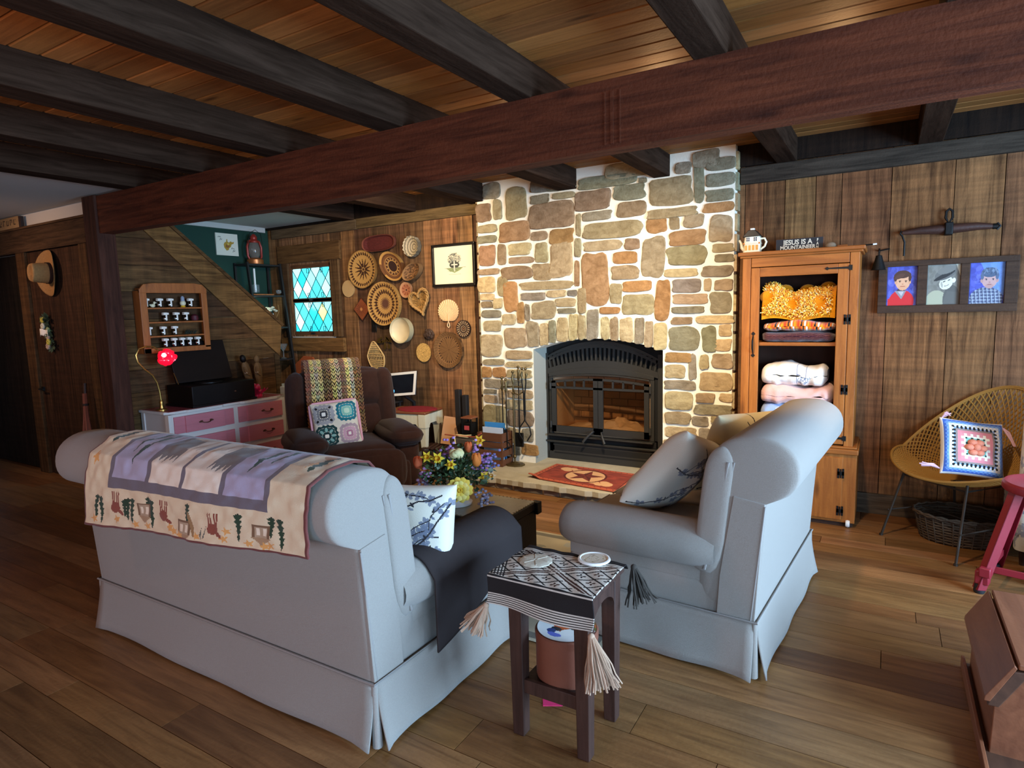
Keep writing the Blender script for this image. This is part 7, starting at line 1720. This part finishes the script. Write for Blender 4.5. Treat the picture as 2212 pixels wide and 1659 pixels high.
for k,(z0,z1) in enumerate(((0,.055),(.085,.14),(.165,.215),(.225,chh))):
    for b in (-1,1): mb=MB(); mb.box(-cw,b*cd-.004-.006*(b<0),z0,cw,b*cd+.004+.006*(b>0),z1); mb.build('slat','crate_wood',ct,smooth=0)
    for a in (-1,1): mb=MB(); mb.box(a*cw-.004,-cd,z0,a*cw+.006,cd,z1); mb.build('slat','crate_wood',ct,smooth=0)
mb=MB(); mb.box(-cw,-cd,0,cw,cd,.01); mb.build('bottom','crate_wood',ct,smooth=0)
mat('folder_blue','#3f8ac9',rough=.5); mat('folder_pale','#c9d6e6',rough=.5)
for nm,lab,m_,y,z1 in (('folder','bright blue folder standing in the hearth crate','folder_blue',.02,.385),('folder','pale printed folder standing in front of the blue one in the hearth crate','folder_pale',-.02,.345)):
    mb=MB(); mb.box(-.105,-.004,.011,.11,.004,z1); o=mb.build(nm,m_,loc=(-3.035,4.70+y,.096),rot=(.06,0,0),smooth=0); tag(o,lab,'folder')
mat('small_flower','#e0b840',rough=.7)
mat('antique_brass','#6f6040',rough=.4,metal=.8)
ft=thing('fire_tool_stand','antique brass fireplace tool set hanging on its stand at the left of the hearth','fireplace tools',(-2.84,4.72,.096))
mb=MB(); mb.prism([(.095*math.cos(a),.075*math.sin(a)) for a in [PI/8+k*PI/4 for k in range(8)]],0,.014,'Z'); mb.lathe([(.05,.014),(.03,.022),(.012,.03)],n=16); mb.build('base','antique_brass',ft)
mb=MB(); mb.tube([(0,0,.02),(0,0,.73)],.008,8); mb.ball((0,0,.08),.018,n=10,m=8); mb.ball((0,0,.66),.015,n=10,m=8); mb.build('post','antique_brass',ft,smooth=60)
mb=MB(); mb.tube([(-.13,0,.70),(-.09,0,.715),(.02,0,.72),(.10,.0,.72)],.006,6); mb.tube([(.0,0,.70),(.03,-.02,.66),(.07,-.02,.65),(.11,-.01,.68)],.006,6); mb.build('hanger','antique_brass',ft)
mb=MB(); mb.tube([(0,0,.74),(0,0,.77),(-.008,0,.80),(0,0,.84)],[.006,.012,.009,.006],8); mb.ball((0,0,.852),.014,n=10,m=8); mb.build('post_handle','antique_brass',ft,smooth=60)
def tool(x,y,ztop,zbot,label,kind):
    t=thing('fire_tool',label,'fireplace tool',(-2.84+x,4.72+y,.096),group='tools on the hearth stand')
    q=MB(); q.tube([(0,0,ztop-.13),(0,0,ztop-.10),(0,0,ztop-.07),(0,0,ztop-.035),(0,0,ztop-.015)],[.005,.014,.010,.013,.006],10); q.ball((0,0,ztop-.005),.013,n=10,m=8); q.build('grip','antique_brass',t,smooth=60)
    q=MB(); q.tube([(0,0,ztop-.12),(0,0,zbot)],.0055,8); q.build('shaft','black_iron',t)
    q=MB()
    if kind=='brush': q.lathe([(.02,zbot+.02),(.03,zbot),(.034,zbot-.08),(.045,zbot-.16),(.04,zbot-.17)],n=14); q.build('bristles','matt_black',t)
    elif kind=='shovel': q.box(-.04,-.008,zbot-.13,.04,.0,zbot); q.box(-.042,-.02,zbot-.13,-.038,.0,zbot); q.box(.038,-.02,zbot-.13,.042,.0,zbot); q.build('pan','black_iron',t,bevel=.003)
    elif kind=='poker': q.tube([(0,0,zbot+.02),(0,0,zbot-.05)],[.006,.003],6); q.tube([(0,0,zbot+.02),(.025,0,zbot),(.03,0,zbot-.02)],.005,6); q.build('hook','black_iron',t)
tool(-.11,-.01,.80,.32,'hearth brush with black bristles, leftmost on the tool stand','brush')
tool(-.055,-.035,.79,.20,'thin poker second from the left on the tool stand','poker')
tool(.045,.02,.90,.30,'hearth shovel hanging high on the tool stand','shovel')
tt=thing('fire_tongs','black log tongs with curved jaws, rightmost on the tool stand','fireplace tongs',(-2.84+.125,4.70,.096),group='tools on the hearth stand')
for s in (-1,1):
    mb=MB(); mb.tube([(s*.018,0,.86),(s*.02,0,.76),(s*.006,0,.66),(s*.006,0,.48),(-s*.004,0,.42),(-s*.05,0,.36),(-s*.06,0,.30),(-s*.02,0,.24)],.006,7); mb.build('jaw','black_iron',tt,smooth=60)
    mb=MB(); mb.tube([(s*.018,0,.86),(s*.028,0,.83),(s*.014,0,.79)],[.006,.012,.006],8); mb.ball((s*.018,0,.885),.013,n=10,m=8); mb.build('grip','antique_brass',tt,smooth=60)
# star mat on the hearth
p=Paint(200,120,'#8c3a2a'); p.A*=(.85+.3*noise2(p.U,p.V,14,4))[...,None]
p.rect(0,0,1,.09,'#b8583c'); p.rect(0,.91,1,1,'#b8583c'); p.rect(0,0,.06,1,'#b8583c'); p.rect(.94,0,1,1,'#b8583c')
for k in range(16): p.ell(.03+k*.063,.045,.007,.014,'#4a1a14'); p.ell(.03+k*.063,.955,.007,.014,'#4a1a14')
for k in range(9): p.ell(.03,.1+k*.1,.008,.014,'#4a1a14'); p.ell(.97,.1+k*.1,.008,.014,'#4a1a14')
p.line([(.06,.09),(.94,.09),(.94,.91),(.06,.91),(.06,.09)],.009,'#5a2018',1.6)
CRx='#d9a878'
def blob(pts): 
    for u,v,a,b in pts: p.ell(u,v,a,b,CRx)
blob([(.20,.76,.06,.10),(.27,.80,.05,.07),(.34,.75,.06,.07),(.24,.68,.05,.06),(.42,.74,.07,.045),(.80,.24,.06,.10),(.73,.20,.05,.07),(.66,.25,.06,.07),(.76,.32,.05,.06),(.58,.26,.07,.045)])
X=(p.U-.5)*1.6; Y=p.V-.5; d=np.hypot(X,Y); p.put((d<.36)&(d>.02),CRx); p.put((d<.36)&(d>.325),'#5a2018')
star5=[]
for k in range(10): a=PI/2+k*PI/5; rr=.31 if k%2==0 else .125; star5.append((.5+rr*math.cos(a)/1.6,.5+rr*math.sin(a)))
p.poly(star5,'#7a3428')
for k in range(5): a=PI/2+k*2*PI/5; p.poly([(.5,.5),(.5+.31*math.cos(a)/1.6,.5+.31*math.sin(a)),(.5+.125*math.cos(a+PI/5)/1.6,.5+.125*math.sin(a+PI/5))],'#5a241c')
mat('mat_pile',attr=True,rough=.95,bump=.5,bscale=300)
mf=[(-2.52,4.40),(-1.665,4.305),(-1.69,4.85),(-2.50,4.885)]
def matp(U,V):
    w=((1-U)*(1-V),U*(1-V),U*V,(1-U)*V); x=sum(w[i]*mf[i][0] for i in range(4)); y=sum(w[i]*mf[i][1] for i in range(4))
    return x,y,.104+.028*np.clip(1-((U)**2+(V)**2)/.018,0,1)
mb=MB(); mb.grid(grid_pts(200,120,matp),201,121,p.lincol()); o=mb.build('hearth_mat','mat_pile',smooth=60,solid=.008); tag(o,'rust red mat with a pale star and scrolls lying on the hearth','mat')
# ---------------------------------------------------------------- trunk, flowers and rug in the middle
mat('trunk_top_sheen','#8a8062',rough=.24,grain=(5,5,5),gamt=.4,spec=.8,bump=.15,bscale=40); mat('trunk_side','#1b1714',rough=.6,bump=.3,bscale=50,grain=(4,4,4),gamt=.3)
tk=thing('trunk','low dark trunk used as coffee table between the sofas','trunk',(-2.08,2.84,0))
mb=MB(); mb.box(-.39,-.205,0,.385,.20,.345); mb.build('body','trunk_side',tk,bevel=.004); mb=MB(); mb.box(-.395,-.21,.35,.39,.205,.392); mb.build('lid','trunk_side',tk,bevel=.004)
mb=MB(); mb.box(-.388,-.203,.392,.383,.198,.3965); mb.build('lid_panel','trunk_top_sheen',tk,smooth=0)  # paler olive colour imitates the sheen of light off the chimney
mb=MB()
for x in np.linspace(-.38,.375,30): mb.ball((x,-.2,.396),.004,n=6,m=4); mb.ball((x,.195,.396),.004,n=6,m=4)
for y in np.linspace(-.19,.19,16): mb.ball((.38,y,.396),.004,n=6,m=4)
mb.build('studs','antique_brass',tk,smooth=60)
for (x,y) in ((.385,-.205),(.385,.20),(-.39,-.205),(-.39,.20)): mb=MB(); mb.cbox(x,y,.36,.05,.05,.07); mb.build('corner_bracket','black_iron',tk,bevel=.004)
mb=MB(); mb.box(-.025,-.222,.30,.02,-.208,.38); mb.build('hasp','antique_brass',tk,bevel=.002)
mat('rug_pile',attr=True,rough=.95,bump=.5,bscale=200)
p=Paint(120,160,'#a89f88'); p.A*=(.9+.2*noise2(p.U,p.V,12,5))[...,None]
for k in range(60): rr_=random.Random(k); u,v=rr_.random(),rr_.random(); p.ell(u,v,.03,.02,rr_.choice(['#8d8a7a','#b9b09a','#77786c','#9aa0a0']),rr_.random()*3,.7)
p.line([(.04,.03),(.96,.03),(.96,.97),(.04,.97),(.04,.03)],.012,'#6d6a60'); p.line([(.08,.05),(.92,.05),(.92,.95),(.08,.95),(.08,.05)],.005,'#6d6a60')
mb=MB(); mb.grid(grid_pts(120,160,lambda U,V:(-2.75+1.75*U,2.30+1.25*V,.006+.0006*np.sin(U*70)*np.sin(V*60))),121,161,p.lincol()); o=mb.build('rug','rug_pile',smooth=0); tag(o,'pale grey-beige patterned rug under the trunk','rug')
fv=thing('flower_vase','white footed pot of spring flowers standing on the trunk','flower arrangement',(-2.08,2.80,.398))
mb=MB(); mb.lathe([(.085,0),(.088,.012),(.06,.03),(.05,.05),(.075,.08),(.09,.11),(.085,.125)],n=28); mb.build('pot','white_china',fv)
mat('foliage',attr=True,rough=.7,spec=.3); mat('petals',attr=True,rough=.7,spec=.2)
r=random.Random(17); mb=MB()
GR=['#3d5230','#4a6138','#2f4229','#5a6f4a','#6f8468','#38503c','#7d9078']
ctr=Vector((0,0,.17))
for k in range(760):
    a=r.uniform(0,2*PI); ph_=math.acos(r.uniform(-.35,1)); R=r.uniform(.06,.205); d=Vector((math.sin(ph_)*math.cos(a)*1.05,math.sin(ph_)*math.sin(a),math.cos(ph_)*.75)); p0=ctr+d*R; e=(d+Vector((r.uniform(-.7,.7),r.uniform(-.7,.7),r.uniform(-.5,.6)))).normalized(); L_=r.uniform(.02,.042); s=e.cross(Vector((r.uniform(-1,1),r.uniform(-1,1),r.uniform(-1,1)))).normalized()*L_*.38
    up_=e.cross(s).normalized()*L_*.18
    mb.add([tuple(p0),tuple(p0+e*L_*.5+s+up_),tuple(p0+e*L_),tuple(p0+e*L_*.5-s+up_)],[(0,1,2),(0,2,3)],shade(r.choice(GR),.2,.06,r))
for k in range(50):
    a=r.uniform(0,2*PI); d=Vector((math.cos(a)*r.uniform(.2,.9),math.sin(a)*r.uniform(.2,.9),1)); mb.tube([(0,0,.10),tuple(Vector((0,0,.12))+d*.06),tuple(Vector((0,0,.14))+d*.12)],.003,4,lin('#4a5f38'))
mb.build('foliage','foliage',fv,smooth=0)
vdir=Vector((2.08,-2.8,.6)).normalized()
# flower heads: unit-plane placement around the bunch (right, up) as seen from the room
rgt=Vector((.80,.595,0)); upv=Vector((0,0,1))
def fpos(rx,uz,out=.15): return Vector((0,0,.16))+rgt*rx+upv*uz+Vector((vdir.x,vdir.y,0)).normalized()*out
def peony(c,R,cols):
    q=MB(); rr=random.Random(3)
    for i,(n,ra_,tilt) in enumerate(((5,.3,.2),(8,.55,.6),(10,.8,1.0),(12,1.0,1.4))):
        for k in range(n):
            a=2*PI*k/n+i*.4+rr.uniform(-.1,.1); d=(Vector((vdir.x,vdir.y,.15)).normalized()*math.cos(tilt)+(rgt*math.cos(a)+upv*math.sin(a))*math.sin(tilt)).normalized()
            s=d.cross(vdir).normalized() if d.cross(vdir).length>.01 else rgt; M=Matrix((s,d,s.cross(d))).transposed().to_4x4()
            q.ball(tuple(Vector(c)+d*R*ra_*.62),R*.36,shade(cols[i%len(cols)],.08,.03,rr),n=8,m=6,sc=(.75,1.1,.28),M=M.to_3x3())
    return q.build('peony','petals',fv,smooth=60)
peony(fpos(.015,-.02,.20),.075,['#e0b83c','#ecd05c','#f0dc80','#e6c654'])
def tulip(rx,uz,col,out=.1,R=.032):
    c=fpos(rx,uz,out); q=MB(); q.ball(tuple(c),R,lin(col),n=12,m=10,sc=(.8,.8,1.1))
    for k in range(5): a=k*1.256; q.ball((c.x+R*.45*math.cos(a),c.y+R*.45*math.sin(a),c.z+R*.35),R*.6,shade(col,.12,.05,r),n=8,m=6,sc=(.7,.7,1.4))
    q.tube([tuple(c),tuple((c+Vector((0,0,.12)))*.5),(0,0,.12)],.004,5,lin('#51683c')); q.build('tulip','petals',fv,smooth=60)
tulip(-.215,.095,'#e8744a',.02); tulip(.115,.115,'#e8843a',.11,.034); tulip(.075,.165,'#d8683a',.0,.028)
def daff(rx,uz,col='#ecc83a',out=.1,R=.03):
    c=fpos(rx,uz,out); q=MB(); v=Vector((vdir.x,vdir.y,.25)).normalized()
    for k in range(6):
        a=k*PI/3; d=(rgt*math.cos(a)+upv*math.sin(a)); t=v.cross(d); q.add([tuple(c),tuple(c+d*R*.6+t*R*.3),tuple(c+d*R*1.25),tuple(c+d*R*.6-t*R*.3)],[(0,1,2,3)],lin(col))
    M=Matrix((rgt,v.cross(rgt),v)).transposed(); q.lathe([(R*.28,0),(R*.34,R*.4),(R*.45,R*.55)],tuple(c),10,lin('#d89a1e'),M=M.to_4x4(),capt=False); q.build('daffodil','petals',fv,smooth=0,solid=.001)
daff(-.16,.145); daff(-.10,.14,out=.13,R=.034); daff(-.03,.11,out=.16,R=.028); daff(.155,.02,out=.13,R=.03); daff(.195,.02,'#e8c89a',.10,.024); daff(.14,.19,'#e8b83a',-.06,.03)
def spray(rx,uz,cols,n=22,R=.04,out=.1,nm='blossom'):
    q=MB(); c=fpos(rx,uz,out)
    for k in range(n): o_=Vector((r.gauss(0,R*.5),r.gauss(0,R*.5),r.gauss(0,R*.6))); q.ball(tuple(c+o_),.011,shade(r.choice(cols),.1,.04,r),n=6,m=5,sc=(1,1,.7))
    q.build(nm,'petals',fv,smooth=60)
spray(-.04,.165,['#a478b8','#b890c8'],26,.045,.05); spray(.145,.10,['#b48ac0','#9a70b0'],30,.05,.08); spray(.12,.15,['#b48ac0','#c8a0d0'],16,.035,.03); spray(.205,.08,['#7a78b0','#8f8cc4'],22,.05,.0)
spray(-.185,.03,['#b884b0','#c8a0c4'],22,.055,.05); spray(-.175,-.02,['#b890b8','#a8a0b8'],12,.03,.06); spray(.155,-.10,['#a8a0bc','#bcb6cc','#8d8aa0'],34,.045,.12); spray(-.205,-.12,['#a8a0bc','#bcb6cc'],10,.03,.04)
q=MB(); c=fpos(.005,.155,.12)
for k in range(9): a=k*.7; q.ball((c.x+.018*math.cos(a),c.y+.018*math.sin(a),c.z+.006*(k%3)),.026,shade('#e8e0a4',.06,.03,r),n=8,m=6,sc=(1,1,.8))
q.build('rose','petals',fv,smooth=60)
# ---------------------------------------------------------------- camera and light
from math import radians
cam=bpy.data.cameras.new('camera'); co=bpy.data.objects.new('camera',cam); COL.objects.link(co); scn.camera=co
cam.sensor_width=36; cam.lens=36*1338.1/2212; cam.clip_start=.05; cam.clip_end=100
yaw,pitch,roll=radians(-31.1244),radians(6.8433),radians(-1.5061)
cy_,sy_=math.cos(yaw),math.sin(yaw)
fw=Vector((sy_*math.cos(pitch),cy_*math.cos(pitch),-math.sin(pitch))); rt=Vector((cy_,-sy_,0)); up=rt.cross(fw)
r2=rt*math.cos(roll)+up*math.sin(roll); u2=-rt*math.sin(roll)+up*math.cos(roll)
co.matrix_world=Matrix(((r2.x,u2.x,-fw.x,0),(r2.y,u2.y,-fw.y,0),(r2.z,u2.z,-fw.z,1.5),(0,0,0,1)))
def light(kind,name,loc,power,col,size=.1,aim=None,sizey=None,spot=None,blend=.5):
    l=bpy.data.lights.new(name,kind); l.energy=power; l.color=col
    o=bpy.data.objects.new(name,l); COL.objects.link(o); o.location=loc
    if kind=='AREA':
        l.size=size
        if sizey: l.shape='RECTANGLE'; l.size_y=sizey
    elif kind in('POINT','SPOT'): l.shadow_soft_size=size
    if kind=='SPOT': l.spot_size=radians(spot); l.spot_blend=blend
    if aim is not None: o.rotation_euler=(Vector(aim)-Vector(loc)).to_track_quat('-Z','Y').to_euler()
    return o
WARM=(1,.72,.42); COOL=(.42,.68,1)
# ceiling spotlights between the joists behind the beam, aimed at the fireplace and the cupboard
light('SPOT','spot_fireplace',(-1.12,3.05,2.44),225,(1,.80,.54),.05,(-2.25,4.9,.65),spot=100,blend=1.)
light('SPOT','spot_cupboard',(-.38,3.1,2.44),72,(1,.72,.42),.05,(-.35,4.4,.65),spot=86,blend=1.)
light('SPOT','spot_basket_wall',(-3.3,3.35,2.44),120,(1,.76,.47),.06,(-4.1,4.96,1.8),spot=110,blend=1.)
for i,x in enumerate((-3.7,-2.8,-1.95,-1.09,-.22)):   # small lamps recessed in the bays behind the beam
    light('POINT','bay_lamp',(x,3.45,2.53),(1.3,2.1,3.0,3.7,3.2)[i],(1,.60,.28),.08)
# daylight through the right-hand windows, then area lights at the front wall
light('AREA','daylight_right',(3.02,2.2,1.35),330,COOL,2.2,(0,2.0,.9),1.5)
light('AREA','daylight_right_near',(3.02,-.5,1.35),65,COOL,2.0,(0,.9,.5),1.5)
light('AREA','fill_front_right',(1.5,-3.05,1.3),82,COOL,1.9,(-.4,2.4,.5),1.3)  # added cool light for the sofa faces turned to the front
light('AREA','front_area',(-2.2,-3.05,1.45),12,(1,.74,.66),2.3,(-2.2,1.0,.9),1.1)  # pale pink area light at the left front opening
# warm fill lights added behind the camera and at the far left
light('POINT','room_fill',(-2.0,-1.9,.8),46,(1,.46,.30),.2)  # added unseen source that fills in the ambient light
light('POINT','overhead_fill',(-2.9,.2,2.2),7,(1,.50,.30),.12)  # added overhead to brighten the stair wall and dresser
light('SPOT','left_wall_fill',(-6.9,1.1,2.35),55,(1,.60,.38),.1,(-6.6,2.8,1.55),spot=95,blend=1.)  # added wall washer for the dim door wall
light('POINT','stair_light',(-6.1,4.5,1.62),1.6,(.8,1,.9),.06)  # weak pale green point light in the stairwell
w=bpy.data.worlds.new('sky'); scn.world=w; w.use_nodes=True
bg=w.node_tree.nodes['Background']; bg.inputs[0].default_value=(.55,.72,1,1); bg.inputs[1].default_value=.6
scn.view_settings.view_transform='Standard'; scn.view_settings.look='None'; scn.view_settings.gamma=1; scn.view_settings.exposure=0.55
scn.view_settings.use_curve_mapping=False
